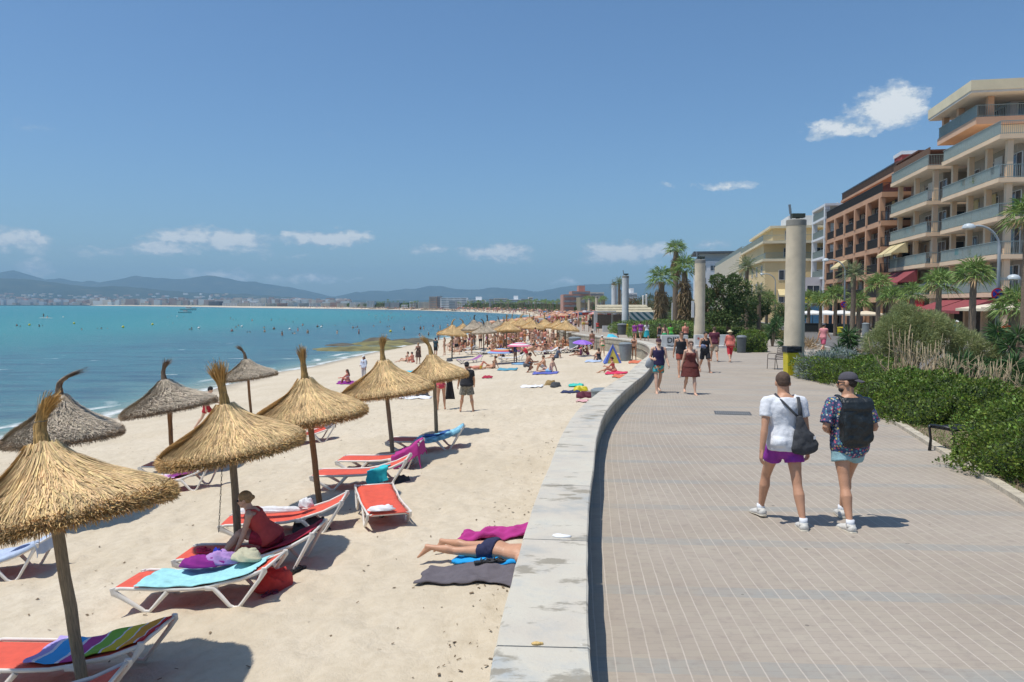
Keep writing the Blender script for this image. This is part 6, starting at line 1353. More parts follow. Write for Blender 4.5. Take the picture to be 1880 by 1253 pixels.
for i, (px, py, rp, lb) in enumerate([(1789, 512, 42, 'young fan palm in front of the balconies, nearest full crown'), (1722, 528, 40, 'young fan palm just left of the nearest full crowned palm, by the red awning'), (1866, 572, 50, 'young fan palm cut by the picture edge over the cream parasol'), (1676, 545, 30, 'young fan palm in front of the red shop sign'), (1636, 552, 30, 'young fan palm above the feathery bush, thin crown'), (1612, 528, 30, 'young fan palm with a dense crown left of the red shop sign'),
       (1577, 560, 26, 'young fan palm between the date palm and the street lamp'), (1535, 548, 28, 'young fan palm just left of the middle street lamp'), (1507, 558, 24, 'young fan palm above the white cafe parasols'), (1485, 552, 22, 'young fan palm immediately beside the thick column'), (1408, 556, 24, 'young fan palm left of the thick column by the yellow house'), (1378, 560, 20, 'small young fan palm left of the farthest street lamp')]):
    y = stpalm_y(px) if px > 1450 else {1408: 92, 1378: 98}[px]; q = D(px, py, y); palm(q.x, y, q.z, rp / (FPX / y) / 1.08, FC[i % 2], lb, i + 1, SP, .19, .15)
q = D(1888, 405, 30); palm(q.x, 30, q.z, 1.0, FC[1], 'taller palm mostly outside the picture, fronds poking in at the edge', 40, None)
for i, (px, py, y, sc, k, lb) in enumerate([(1241, 462, 84, 1.25, 2, 'tallest old fan palm with a skirt of dead fronds'), (1258, 498, 74, 1.5, 3, 'old fan palm with a thick brown skirt beside the thin column'), (1213, 518, 72, 1.45, 3, 'shorter old fan palm with a drooping brown skirt by the kiosk')]):
    q = D(px, py, y); palm(q.x, y, q.z, sc, FC[k], lb, 50 + i, 'old fan palms near the kiosk', .34, .26)
for i, (px, py, y, sc, lb) in enumerate([(1372, 492, 78, 1.05, 'date palm with a wide feathery crown in front of the yellow house'), (1394, 536, 72, .75, 'smaller date palm in front of the wide crowned one'), (1566, 505, 62, .95, 'date palm in front of the orange balconies'), (1137, 520, 110, .8, 'palm top seen between the far grey columns')]):
    q = D(px, py, y); palm(q.x, y, q.z, sc, DC, lb, 60 + i, 'date palms along the street', .2, .17, [DATE])
# trees behind the planting beds
def tree(px, pyb, pyt, y, w, n, seed, label, mat=TREEL, name='broadleaf_tree', L=.22, W=.12, cl_=None, grp=None):
    q = D(px, pyt, y); zb = prom_z(q.x, y); h = q.z - zb; r = root(name, label, 'tree', (q.x, y, zb), 0, grp); g = np.random.RandomState(seed); out = []
    K = cl_ or [(g.uniform(-.85, .85) * w, g.uniform(-.5, .5) * w, h * g.uniform(.28, .88), w * g.uniform(.2, .42)) for _ in range(17)]
    for c in K:
        m_ = n // len(K); d = unit(g.normal(size=(m_, 3))); rr = c[3] * (.55 + .45 * g.rand(m_) ** .5) * (1 + .5 * (fbm(d[:, 0] * 3 + c[0], d[:, 1] * 3 + d[:, 2] * 3, 3) - .45)); out.append(leaves(d * rr[:, None] * np.array([1, 1, .8]) + np.array(c[:3]), d + g.normal(size=(m_, 3)) * .7, L * (.5 + g.rand(m_)), W))
    V, F = join(out); part(r, 'crown', npmesh(V, F, 'crown'), mat); mb = MB(); mb.loft([(0, 0, -.1), (.1, 0, h * .3), (.0, 0, h * .6)], [w * .09, w * .07, w * .04], 8)
    for c in K[:5]: mb.loft([(.05, 0, h * .25), (c[0] * .5, c[1] * .5, c[2] * .75), c[:3]], [w * .05, w * .035, w * .015], 6)
    part(r, 'trunk', mb.mesh('t', True), BARK); return r
tree(1338, 608, 500, 70, 2.6, 9000, 111, 'dark green bushy tree right behind the thin column')
tree(1300, 608, 512, 80, 2.2, 6000, 112, 'olive brown tree peeking out behind the thin column', mat=LM('olive_leaf', (.13, .115, .045)))
tree(1375, 600, 545, 85, 2.3, 5000, 113, 'low dark tree between the two date palms')
tree(1230, 600, 545, 105, 3.6, 6000, 114, 'grey green tree mass behind the old fan palms', mat=LM('grey_green_leaf', (.12, .14, .07)))
tree(1192, 595, 552, 120, 4, 5000, 115, 'reddish brown tree behind the kiosk roof', mat=LM('red_brown_leaf', (.16, .10, .05)))
tree(1172, 596, 548, 150, 4, 4000, 116, 'green tree farther behind the kiosk roof')
tree(1455, 600, 560, 100, 2.4, 4000, 117, 'dark tree behind the thick column at street level')
# low beds around the kiosk and the thin column
for i, (px, py, rx, ry, h, lb) in enumerate([(1175, 612, 3.2, 3.5, 1.3, 'green ground shrubs behind the people in purple shirts'), (1215, 620, 3.0, 3.0, 1.5, 'green shrubs behind the graffiti block, rising to the palms'), (1255, 618, 3.0, 2.6, 1.3, 'green shrubs between graffiti block and thin column'), (1240, 604, 4.0, 3.0, 2.0, 'taller green shrub bank under the old fan palms'), (1325, 618, 2.6, 2.4, .8, 'low green shrubs behind the woman in the sun hat'), (1375, 612, 3.2, 2.4, .9, 'grey green low shrubs in the roundabout bed'), (1420, 622, 2.4, 2.0, .6, 'dry yellow green grass bed left of the thick column'), (1345, 606, 4.0, 3, .8, 'low shrubs in front of the green cabinet')]):
    q = P(px, py); bush(q.x, q.y, rx, ry, h, 5500, 120 + i, lb, name='shrub', cat='shrub', mat=[GRASSM, GRASSM, HEDGE, GRASSM, GRASSM, LM('sage_leaf', (.15, .18, .09)), LM('dry_grass_leaf', (.30, .25, .10)), GRASSM][i], group='shrub beds around the columns', L=.16, W=.08, stem=False)
for i, (px, py) in enumerate([(1478, 642), (1488, 640), (1586, 668), (1610, 664)]):
    q = P(px, py); r = bush(q.x, q.y, .4, .4, .42, 260, 140 + i, ['brown dry aloe beside the thick column, nearer one', 'brown dry aloe beside the thick column, farther one', 'reddish dry aloe next to the silver bush', 'reddish dry aloe in front of the feathery bush'][i], name='dry_aloe', cat='dry plant', mat=DEADF, stem=False, core=False, L=.4, W=.03, shell=.1, out=2)
# ground debris along the bed edge
g = random.Random(9); mb = MB()
for i in range(900):
    y = g.uniform(6, 28); x = kb_x(y) + abs(g.gauss(0, .35)) + .02; a = g.uniform(0, 6); L = g.uniform(.02, .06); mb.add([(x, y, prom_z(x, y) + .06), (x + L * math.cos(a), y + L * math.sin(a), prom_z(x, y) + .07), (x + L * math.cos(a + .5) * .6, y + L * math.sin(a + .5) * .6, prom_z(x, y) + .075)], [(0, 1, 2)])
thing('fallen_leaves', mb.mesh(), DRYS, None, None, kind='stuff')
g = np.random.RandomState(4); n = 9000; yy = 6 + 22 * g.rand(n); xx = np.array([kb_x(v) for v in yy]) + .1 + np.abs(g.normal(size=n)) * 1.1; Pp = np.stack([xx, yy, np.interp(yy, _PY, _PZ) + .04], -1); N = g.normal(size=(n, 3)) * .5; N[:, 2] = 1
V, F = leaves(Pp, N, .04 + .07 * g.rand(n), .012); thing('grass', npmesh(V, F, 'grass'), GRASSM, None, None, kind='stuff')

# ------------------------------------------------------------- promenade furniture
def column(px, y, pyt, rad, label, mats, group, top=True):
    q = D(px, pyt, y); zb = prom_z(q.x, y); h = q.z - zb; r = root('concrete_column', label, 'column', (q.x, y, zb), 0, group)
    mb = MB(); mb.lathe([(rad * 1.04, -.1), (rad * 1.03, h * .33), (rad, h * .34), (rad, h - .22)], seg=40); part(r, 'shaft', mb.mesh('s', 40), mats[0])
    mb = MB(); mb.lathe([(rad * 1.02, h - .22), (rad * 1.02, h), (rad * .9, h + .03)], seg=40); part(r, 'cap_band', mb.mesh('s', 40), mats[1])
    if top:
        mb = MB(); mb.box((.05, 0, h + .18), (.5, .3, .16)); mb.box((.05, 0, h + .08), (.12, .12, .12)); part(r, 'floodlight', mb.mesh(), M('floodlight_green', (.05, .06, .045), .6)); mb = MB(); mb.beam((-rad * .55, 0, h), (-rad * .62, 0, h + .45), .05, .04); mb.beam((-rad * .62, 0, h + .25), (-rad * .75, 0, h + .62), .09, .03); part(r, 'bracket', mb.mesh(), METAL)
    return r
CB = M('column_band', (.26, .25, .22), .85, .15, 3)
column(1462, 30.3, 405, .375, 'thickest pale concrete column behind the yellow bin', [CONC, CB], 'round concrete columns')
r = column(1285.5, 55, 478, .375, 'pale concrete column rising from a white block by the graffiti', [CONC, CB], 'round concrete columns')
mb = MB(); mb.box((-.50, -.05, 2.55), (.16, .2, 1.2)); part(r, 'junction_box', mb.mesh(), CONCG)
column(1148.5, 85, 507, .37, 'grey painted column in front of the kiosk roof', [CONCG, CB], 'round concrete columns')
column(1127.5, 118, 521, .40, 'grey column behind the kiosk, with rusty top', [CONCG, M('rusty_top', (.16, .11, .07), .9)], 'round concrete columns')
column(1081.5, 130, 549, .22, 'slim tan pillar behind the crowd left of the kiosk, nearer one', [CONC, CB], 'slim tan pillars beyond the kiosk', False); column(1095.5, 125, 545, .24, 'slim tan pillar at the kiosk corner, farther one', [CONC, CB], 'slim tan pillars beyond the kiosk', False)
column(1137.5, 128, 533, .30, 'tan pillar hidden between the two grey columns', [CONC, CB], 'slim tan pillars beyond the kiosk', False); column(1181, 100, 543, .13, 'thin white post above the kiosk roof end, left one of two', [WHITE, WHITE], 'thin white posts over the kiosk', False); column(1187, 100, 541, .13, 'thin white post above the kiosk roof end, right one of two', [WHITE, WHITE], 'thin white posts over the kiosk', False)
# kiosk
KW = M('kiosk_white', (.62, .61, .60), .7, .08, 3); q = P(1100, 612); y0 = q.y + 6; z0 = prom_z(0, y0)
k0 = D(1100, 600, y0).x; k1 = D(1192, 600, y0).x; kz = lambda py: CAMZ + (558 - py) / FPX * y0
r = root('beach_kiosk', 'open beach kiosk with slatted beige roof and wave patterned end wall', 'kiosk', (0, 0, 0))
mb = MB(); mb.box(((k0 + D(1137, 0, y0).x) / 2, y0 - 3.2, (z0 + kz(597)) / 2), (D(1137, 0, y0).x - k0, .3, kz(597) - z0)); part(r, 'counter', mb.mesh(), KW)
m, t, b, tc = newmat('wave_pattern'); wv = t.new('ShaderNodeTexWave', Vector=t.mp(tc.outputs['Object'], (1, 1, 1), (0, R(42), 0)), Scale=.55, Distortion=3.0, Detail=0.0); wv.inputs['Detail Scale'].default_value = .8; t.put(b.inputs['Base Color'], t.ramp(wv.outputs[0], [(.5, (.62, .64, .63)), (.58, (.07, .17, .20))])); WAVEM = m
xa = D(1154, 0, y0).x; mb = MB(); mb.box(((xa + k1) / 2, y0 - 2.5, (z0 + kz(573)) / 2), (k1 - xa, .2, kz(573) - z0)); part(r, 'wave_wall', mb.mesh(), WAVEM)
mb = MB(); mb.box((k1 + .1, y0 - 2.5, (z0 + kz(573)) / 2), (.15, .3, kz(573) - z0)); part(r, 'corner_post', mb.mesh(), KW)
for xx in (k0 - .4, (k0 + xa) / 2): mb = MB(); mb.box((xx, y0 + .4, (z0 + kz(572)) / 2), (.18, .18, kz(572) - z0)); part(r, 'post', mb.mesh(), KW)
rf = MB(); ra = D(1094, 0, y0).x; rb = k1 + .4
for i in range(3): rf.beam((ra + .15 * i, y0 - 1.9 + i * .9, kz(572) + i * .30), (rb - .35 * i, y0 - 1.9 + i * .9, kz(572) + i * .30), 1.0, .09, up=(0, -.25, 1))
part(r, 'roof', rf.mesh(), M('kiosk_roof', (.46, .41, .29), .9, .2, 3, dirt=.3)); mb = MB(); mb.box(((ra + rb) / 2, y0 - 2.3, kz(574)), (rb - ra, .12, .18)); part(r, 'fascia', mb.mesh(), KW)
mb = MB(); mb.box(((ra + xa) / 2, y0 + 2.6, (z0 + kz(575)) / 2), (xa - ra, .1, kz(575) - z0 - .4)); part(r, 'back_wall', mb.mesh(), M('kiosk_dark', (.10, .085, .07), .9))
# canopy arm left of the kiosk
q0 = D(1076, 572, y0 - 3); q1 = D(1100, 572, y0 - 3); r = root('shade_frame', 'white angled shade frame standing left of the kiosk counter', 'frame', (0, 0, 0))
for a in (1094, 1099): mb = MB(); xx = D(a, 0, y0 - 3).x; mb.beam((xx, y0 - 3, z0), (xx, y0 - 3, q0.z), .09, .09); part(r, 'post', mb.mesh(), KW)
mb = MB(); mb.beam(q0, (D(1135, 0, y0 - 3).x, y0 - 3, q0.z), .08, .10); part(r, 'beam', mb.mesh(), KW)
q = P(1217, 601); w = D(1196, 0, 98).x, D(1240, 0, 98).x; mb = MB(); mb.box(((w[0] + w[1]) / 2, 98, (CAMZ + (558 - 574) / FPX * 98 - .6) / 2), (w[1] - w[0], .3, CAMZ + (558 - 574) / FPX * 98 + .6)); thing('boundary_wall', mb.mesh(), M('lilac_render', (.42, .39, .40), .9, .1, 1), 'pale lilac rendered wall between kiosk and old fan palms', 'wall')
# white blocks, graffiti
def textmesh(s, size, th=.01, wob=0):
    c = bpy.data.curves.new('txt', 'FONT'); c.body = s; c.size = size; c.extrude = th; c.align_x = 'CENTER'; c.align_y = 'CENTER'; c.offset = .012 * size
    o = bpy.data.objects.new('txt', c); COL.objects.link(o); me = bpy.data.meshes.new_from_object(o.evaluated_get(bpy.context.evaluated_depsgraph_get())); bpy.data.objects.remove(o); bpy.data.curves.remove(c)
    if not me.materials: me.materials.append(None)
    return me
BLK = M('white_concrete_block', (.62, .61, .58), .9, .1, 3, dirt=.25)
for (xa, xb, pyb, pyt, yy, lb, txt) in ((1213, 1262, 648, 622, 47, 'white concrete block with black graffiti behind the couple', True), (1274, 1340, 641, 616, 50, 'white concrete block at the foot of the second column', False)):
    q = D((xa + xb) / 2, pyb, yy); x0 = D(xa, 0, yy).x; x1 = D(xb, 0, yy).x; zz = prom_z(0, yy); h = .92 if txt else .85
    r = root('concrete_block', lb, 'block', (q.x, yy, zz)); w = x1 - x0; mb = MB(); mb.box((0, 0, h / 2), (w, .5, h)); part(r, 'slab', mb.mesh(), BLK); mb = MB(); mb.box((0, -.45, .09), (w + .1, .7, .18)); part(r, 'footing', mb.mesh(), BLK)
    if txt: part(r, 'graffiti', textmesh('DIKE', .46), BLACK, loc=(.0, -.262, .62), rot=(PI / 2, R(-4), 0)); mb = MB(); mb.loft([(-.5, -.26, .32), (-.2, -.26, .24), (0, -.26, .30), (.3, -.26, .18), (.5, -.26, .24)], .022, 5); part(r, 'graffiti', mb.mesh(), BLACK)
    else: mb = MB(); mb.box((-.95, -.255, .62), (.13, .01, .13)); part(r, 'sticker', mb.mesh(), cl('sticker', (.5, .12, .10)))
# bins
def bin_(px, pyb, h, w, label, body, lid, kind='round', fz=prom_z, name='litter_bin', group=None, taper=.86):
    q = H(px, pyb, fz); r = root(name, label, 'bin', q, 0, group); mb = MB()
    if kind == 'square':
        mb.box((0, 0, h * .42), (w * .92, w * .92, h * .84), taper=1 / .93); part(r, 'body', evalmesh(mb.mesh(), [('BEVEL', dict(width=.025, segments=2))]), body); mb = MB(); mb.box((0, 0, h * .9), (w * 1.08, w * 1.08, h * .22)); part(r, 'liner_bag', remesh(mb, .02, 3, 'bag', .03), lid)
    else:
        mb.lathe([(w / 2 * taper, 0), (w / 2, h * .88)], seg=24); part(r, 'body', mb.mesh('b', 40), body); mb = MB(); mb.lathe([(w / 2 * 1.05, h * .88), (w / 2 * 1.05, h * .94), (w * .36, h), (w * .1, h * 1.01)], seg=24); part(r, 'lid', mb.mesh('b', 40), lid)
    return r
bin_(1453, 689, 1.10, .52, 'yellow plastic bin with black liner bag in front of the thick column', YEL, BLACK, 'square'); bin_(1361, 648, 1.0, .55, 'dark grey bin beside the woman in the sun hat', M('dark_grey_bin', (.09, .10, .10), .6), METAL); bin_(1142, 615, 1.15, .95, 'dark grey round bin at the end of the kiosk counter', M('dark_grey_bin', (.09, .10, .10), .6), METAL)
bin_(1149.5, 615, 1.1, .45, 'slim yellow bin beside the grey painted column', YEL, YEL, taper=1); bin_(1589, 620, 1.35, .62, 'tall dark green grey bin at the far kerb of the road', PVC, PVC, taper=1); bin_(1543, 615, .8, .75, 'squat yellow tub under the young palms', YEL, YEL); bin_(1338, 607, 1.0, .5, 'small yellow bin in front of the street cafe', YEL, YEL)
bin_(1055, 646, 1.15, .95, 'grey beach bin against the wall behind the violet parasol', PVC, PVC, fz=sand_z, group='grey bins on the sand'); bin_(1148, 663, 1.15, .8, 'grey beach bin beside the beach tent', PVC, PVC, fz=sand_z, group='grey bins on the sand')
q = D(1103, 742, 21.0); bn = bin_(1104, 762, .8, .62, 'grey beach bin half hidden behind the curving wall', PVC, PVC, fz=sand_z, group='grey bins on the sand')
q = P(1302, 611); mb = MB(); mb.box((0, 0, .9), (.95, .5, 1.8)); thing('electric_cabinet', evalmesh(mb.mesh(), [('BEVEL', dict(width=.04, segments=2))]), M('pale_green_cabinet', (.33, .40, .33), .7, .08, 3), 'pale green metal cabinet behind the second column', 'cabinet', q)
# metal armchair
def armchair(p, rz, label):
    r = root('metal_armchair', label, 'chair', p, rz); BR = M('brown_metal', (.10, .075, .06), .5)
    mb = MB(); mb.box((0, 0, .43), (.48, .46, .03)); part(r, 'seat', mb.mesh(), M('woven_seat', (.20, .17, .15), .8))
    mb = MB()
    for i in range(5): mb.beam((-.20, .22 + .02 * i, .50 + .085 * i), (.20, .22 + .02 * i, .50 + .085 * i), .012, .05)
    part(r, 'backrest', mb.mesh(), M('woven_seat', (.20, .17, .15), .8))
    for sx in (-.24, .24):
        mb = MB(); mb.loft([(sx, -.24, 0), (sx, -.22, .60), (sx, -.16, .66), (sx, .20, .64)], .014, 8); part(r, 'armrest', mb.mesh('a', True), BR); mb = MB(); mb.loft([(sx, .30, 0), (sx, .21, .42), (sx, .30, .88)], .014, 8); part(r, 'rear_leg', mb.mesh('a', True), BR)
    return r
armchair(P(1424, 678), R(-70), 'brown metal armchair beside the yellow bin')
# bench end in the hedge nook
q = P(1728, 832); r = root('park_bench', 'black cast iron bench end poking out of the hedge', 'bench', q, R(20))
mb = MB()
for i in range(5): mb.beam((0, -.2 + .1 * i, .43), (.9, -.2 + .1 * i, .43), .07, .03)
part(r, 'seat', mb.mesh(), BLACK)
for y_ in (-.24, .24): mb = MB(); mb.loft([(0, y_, 0), (.02, y_, .2), (-.02, y_, .42), (0, y_, .46)], [.03, .022, .022, .03], 8); part(r, 'leg', mb.mesh('l', True), BLACK)
mb = MB(); mb.loft([(0, -.24, .46), (0, 0, .47), (0, .24, .46)], .024, 8); part(r, 'end_rail', mb.mesh('l', True), BLACK)
# drain grate
q = P(1345, 759); r = root('drain_grate', 'dark metal drain grate set in the paving', 'drain', q + Vector((0, 0, .003)), R(-12)); mb = MB(); mb.box((0, 0, 0), (.86, .62, .006)); part(r, 'plate', mb.mesh(), M('drain_metal', (.10, .10, .10), .6, .2, 10)); mb = MB()
for i in range(16): mb.box((-.38 + .05 * i, 0, .006), (.022, .56, .008))
part(r, 'grille', mb.mesh(), M('drain_bars', (.19, .19, .18), .6))
# street lamps and signs
def lamp(px, y, pytop, arm, label, head2=None, sign=None):
    q = D(px, pytop, y); zb = prom_z(0, y); h = q.z - zb; r = root('street_lamp', label, 'street lamp', (q.x, y, zb), 0, 'curved arm street lamps'); GM = M('lamp_steel', (.36, .40, .42), .5, .08, 4)
    mb = MB(); mb.loft([(0, 0, 0), (0, 0, h - 1.1)] + [(-arm * (1 - math.cos(a)), 0, h - 1.1 + 1.1 * math.sin(a)) for a in np.linspace(.2, PI / 2, 7)] + [(-arm - .25, 0, h)], [.085, .07] + [.055] * 7 + [.05], 10); part(r, 'pole', mb.mesh('p', True), GM)
    def hd(x, z): m_ = MB(); m_.lathe([(.30, 0), (.29, .10), (.2, .20), (.05, .24)], (x, 0, z), 20); g_ = part(r, 'lamp_head', m_.mesh('h', 50), M('lamp_dome', (.50, .55, .57), .4)); m_ = MB(); m_.lathe([(.12, -.05), (.27, -.005)], (x, 0, z), 20); part(g_, 'diffuser', m_.mesh('d', True), M('lamp_glass', (.7, .7, .66), .3))
    hd(-arm - .45, h - .12)
    if head2: mb = MB(); mb.beam((0, 0, head2), (.55, 0, head2), .05, .05); part(r, 'side_arm', mb.mesh(), GM); hd(.75, head2 - .05)
    if sign:
        s_ = part(r, 'road_sign', MB().lathe([(.31, 0), (.31, .02)], seg=28).mesh('s', 40), cl('sign_red', (.55, .02, .03)), loc=(-.10, -.12, sign), rot=(PI / 2, 0, 0)); part(s_, 'disc', MB().lathe([(.245, .02), (.245, .026)], seg=28).mesh('s', 40), cl('sign_blue', (.03, .05, .42)))
        for a in (45, -45): mb = MB(); mb.beam((-.24 * math.cos(R(a)), -.24 * math.sin(R(a)), .032), (.24 * math.cos(R(a)), .24 * math.sin(R(a)), .032), .055, .006); part(s_, 'bar', mb.mesh(), cl('sign_red', (.55, .02, .03)))
lamp(1836, 38, 415, 1.1, 'nearest curved street lamp with a no stopping sign and lower side lamp', head2=4.05, sign=3.25); lamp(1552, 68, 477, 1.3, 'middle curved street lamp with a sign, in front of the orange building', sign=3.0); lamp(1424, 100, 503, 1.3, 'farthest curved street lamp in front of the yellow house')
q = P(1240, 606); mb = MB(); mb.loft([(0, 0, 0), (0, 0, 3.3)], .07, 8); thing('white_post', mb.mesh(), KW, 'plain white post between the old fan palms', 'post', (D(1240, 0, 80).x, 80, prom_z(0, 80)))
for i, px in enumerate((1223, 1228)): mb = MB(); mb.loft([(0, 0, 0), (0, 0, 2.6)], .06, 8); thing('grey_post', mb.mesh(), METAL, ['short grey post below the drooping palm skirt, kiosk side', 'short grey post below the drooping palm skirt, column side'][i], 'post', (D(px, 0, 78).x, 78, -.6), group='short grey posts')
# ------------------------------------------------------------- buildings along the street
U2 = Vector((.183, .983, 0)); V2 = Vector((.983, -.183, 0)); YAW = math.atan2(V2.y, V2.x)
GLASSM = M('window_glass', (.045, .06, .08), .12, .3, .6, spec=.8); FRAMEW = M('white_window_frame', (.62, .62, .60), .5, .05, 5)
RAILG = M('rail_green_grey', (.30, .36, .34), .5, .1, 4, metal=.2)
m, t, b, tc = newmat('frosted_panel'); b.inputs['Base Color'].default_value = (.80, .88, .86, 1); b.inputs['Roughness'].default_value = .35; b.inputs['Alpha'].default_value = .66; PANEL = m
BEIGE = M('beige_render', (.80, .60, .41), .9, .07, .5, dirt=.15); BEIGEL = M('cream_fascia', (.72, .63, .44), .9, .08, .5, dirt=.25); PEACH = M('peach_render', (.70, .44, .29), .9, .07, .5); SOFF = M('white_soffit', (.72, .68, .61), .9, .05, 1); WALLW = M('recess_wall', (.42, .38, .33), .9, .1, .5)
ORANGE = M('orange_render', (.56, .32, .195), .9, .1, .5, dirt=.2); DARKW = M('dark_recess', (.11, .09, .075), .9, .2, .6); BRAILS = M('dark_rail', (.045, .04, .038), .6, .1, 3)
WHITEB = M('white_building_render', (.66, .67, .68), .9, .06, .4, dirt=.1); YELB = M('yellow_render', (.70, .54, .29), .9, .06, .4, dirt=.1); REDAW = M('red_awning', (.25, .05, .055), .8, .1, 3); CREAMAW = M('cream_awning', (.58, .48, .26), .8, .1, 3)
WC_ = M('white_canvas', (.72, .72, .70), .9, .04, 4); CC_ = M('cream_canvas', (.66, .58, .44), .9, .05, 4)
class BL_:
    """a block whose seaward corner is C; long side runs along the street (u), the other side faces the camera (v)"""
    def __init__(s, name, label, C, Lu, Lv, cat='building', group=None, zb=None):
        s.zb = prom_z(0, C[1]) if zb is None else zb; s.Lu, s.Lv = Lu, Lv
        s.r = root(name, label, cat, (C[0], C[1], 0), YAW, group)       # local x = v, local y = u
    def box(s, nm, x0, x1, y0, y1, z0, z1, mat, bev=0, par=None):
        mb = MB(); mb.box(((x0 + x1) / 2, (y0 + y1) / 2, (z0 + z1) / 2), (x1 - x0, y1 - y0, z1 - z0)); return part(par or s.r, nm, mb.mesh(), mat)
    def rail(s, z, h, mat, x1=None, y1=None, x0=0, y0=0, panel=None, step=.14):
        x1 = s.Lv if x1 is None else x1; y1 = s.Lu if y1 is None else y1; mb = MB(); th = .03
        mb.beam((x0, y0, z + h), (x1, y0, z + h), .05, .05); mb.beam((x0, y0, z + h), (x0, y1, z + h), .05, .05); mb.beam((x0, y0, z + .08), (x1, y0, z + .08), .04, .04); mb.beam((x0, y0, z + .08), (x0, y1, z + .08), .04, .04)
        for k in range(int((x1 - x0) / step)): mb.beam((x0 + k * step, y0, z), (x0 + k * step, y0, z + h), .022, .03)
        for k in range(int((y1 - y0) / step)): mb.beam((x0, y0 + k * step, z), (x0, y0 + k * step, z + h), .03, .022)
        o = part(s.r, 'railing', mb.mesh(), mat)
        if panel:
            mb = MB(); n = int((y1 - y0) / 1.9) + 1; w = (y1 - y0) / n
            for k in range(n): mb.box((x0 + .05, y0 + (k + .5) * w, z + h * .52), (.02, w - .06, h * .86))
            part(o, 'panel', mb.mesh(), panel)
    def win(s, x, y, z, w, h, face, par=None, fm=None, rec=.06, door=False):
        """window on a wall: face 'v' looks at the camera (-y side), 'u' looks at the sea (-x side)"""
        mb = MB(); f = MB(); t_ = .07
        if face == 'v':
            mb.box((x, y - .02, z), (w, .04, h)); [f.box((x + a, y - .05, z), (t_, .06, h + t_)) for a in (-w / 2, 0, w / 2)]; [f.box((x, y - .05, z + a), (w + t_, .058, t_)) for a in (-h / 2, h / 2)]
        else:
            mb.box((x - .02, y, z), (.04, w, h)); [f.box((x - .05, y + a, z), (.06, t_, h + t_)) for a in (-w / 2, 0, w / 2)]; [f.box((x - .05, y, z + a), (.058, w + t_, t_)) for a in (-h / 2, h / 2)]
        o = part(s.r, 'window', mb.mesh(), GLASSM); part(o, 'frame', f.mesh(), fm or FRAMEW)
    def awning(s, y0, y1, x, z, out, drop, mat, xface=False, x1=None):
        mb = MB()
        if not xface: mb.add([(x, y0, z), (x, y1, z), (x - out, y1, z - drop), (x - out, y0, z - drop), (x - out, y0, z - drop - .25), (x - out, y1, z - drop - .25)], [(0, 1, 2, 3), (3, 2, 5, 4)]); mb.add([(x, y0, z), (x - out, y0, z - drop), (x, y0, z - drop)], [(0, 1, 2)])
        else: mb.add([(y0, x, z), (y1, x, z), (y1, x - out, z - drop), (y0, x - out, z - drop), (y0, x - out, z - drop - .25), (y1, x - out, z - drop - .25)], [(0, 3, 2, 1), (3, 4, 5, 2)])
        part(s.r, 'awning', evalmesh(mb.mesh(), [('SOLIDIFY', dict(thickness=.03))]), mat)
def clutter(B, Z, seed, n=14):
    g = random.Random(seed); mts = [CREAMAW, WC_, GREYTW, M('curtain_beige', (.50, .42, .32), .9), TURQ, M('green_plants', (.06, .13, .03), .8, .5, 9), M('orange_cloth', (.55, .25, .06), .9)]
    for i in range(n):
        z = g.choice(Z[:-1]); k = g.randrange(7); w = g.uniform(.5, 1.8); y = g.uniform(.8, B.Lu - 2); x = g.uniform(.35, 1.6)
        if k in (0, 1, 3): B.box('roller_blind', 2.02, 2.06, y, y + w, z + 1.2 - .5 * g.random(), z + 2.45, mts[k])
        elif k == 5: B.box('planter', .3, .55, y, y + w * .5, z + .004, z + .3, PVC); part(B.r, 'balcony_plant', bush_np(260, .3, .3, .6, i, core=False, L=.14, W=.07), FANP, loc=(.42, y + w * .25, z + .3))
        else: B.box('hung_cloth', .10, .13, y, y + w * .5, z + .45, z + 1.03, mts[k])
def balc(B, Z, mat, rec=2.1, colstep=3.6, railm=RAILG, panel=PANEL, col=None, th=.34, recw=WALLW, railh=1.0, wins=True, colw=.42, ycol0=.35, toprail=True, roofz=None, inset=.9, sof=True):
    Lu, Lv = B.Lu, B.Lv
    for i, z in enumerate(Z):
        B.box('balcony_slab', 0, Lv, 0, Lu, z - th, z, mat)
        if sof: B.box('soffit', .06, Lv - .06, .06, Lu - .06, z - th - .02, z - th - .002, SOFF)
        if i < len(Z) - 1 or toprail: B.rail(z, railh, railm, x0=.06, y0=.06, panel=panel)
    lev = list(zip(Z[:-1], Z[1:])) + ([(Z[-1], roofz)] if roofz else [])
    zlow = B.zb; lv2 = [(zlow, Z[0])] + lev
    for k, (a, c) in enumerate(lv2):
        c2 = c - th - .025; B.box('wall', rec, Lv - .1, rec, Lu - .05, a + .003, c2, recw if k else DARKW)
        y = ycol0 + inset - .3; cols = []
        n = max(1, int((Lu - 1) / colstep))
        for j in range(n + 1): cols.append((inset, .5 + j * (Lu - 1.0) / n))
        n = max(1, int((Lv - 1) / 4.6))
        for j in range(1, n + 1): cols.append((.5 + j * (Lv - 1.0) / n, inset))
        for (x, y) in cols: B.box('pillar', x - colw / 2, x + colw / 2, y - colw / 2, y + colw / 2, a + .004, c2, col or mat)
        if wins and k:
            nn = max(1, int(Lu / 3.4))
            for j in range(nn): B.win(rec, (j + .5) * Lu / nn, a + 1.12, 1.9, 2.1, 'u')
            nn = max(1, int(Lv / 4))
            for j in range(nn): B.win(rec + (j + .5) * (Lv - rec) / nn, rec, a + 1.12, 2.0, 2.1, 'v')
        elif not k:
            nn = max(1, int(Lu / 4))
            for j in range(nn): B.win(rec, (j + .5) * Lu / nn, a + 1.35, 2.6, 2.3, 'u', fm=M('shopfront_brown', (.20, .10, .06), .7))
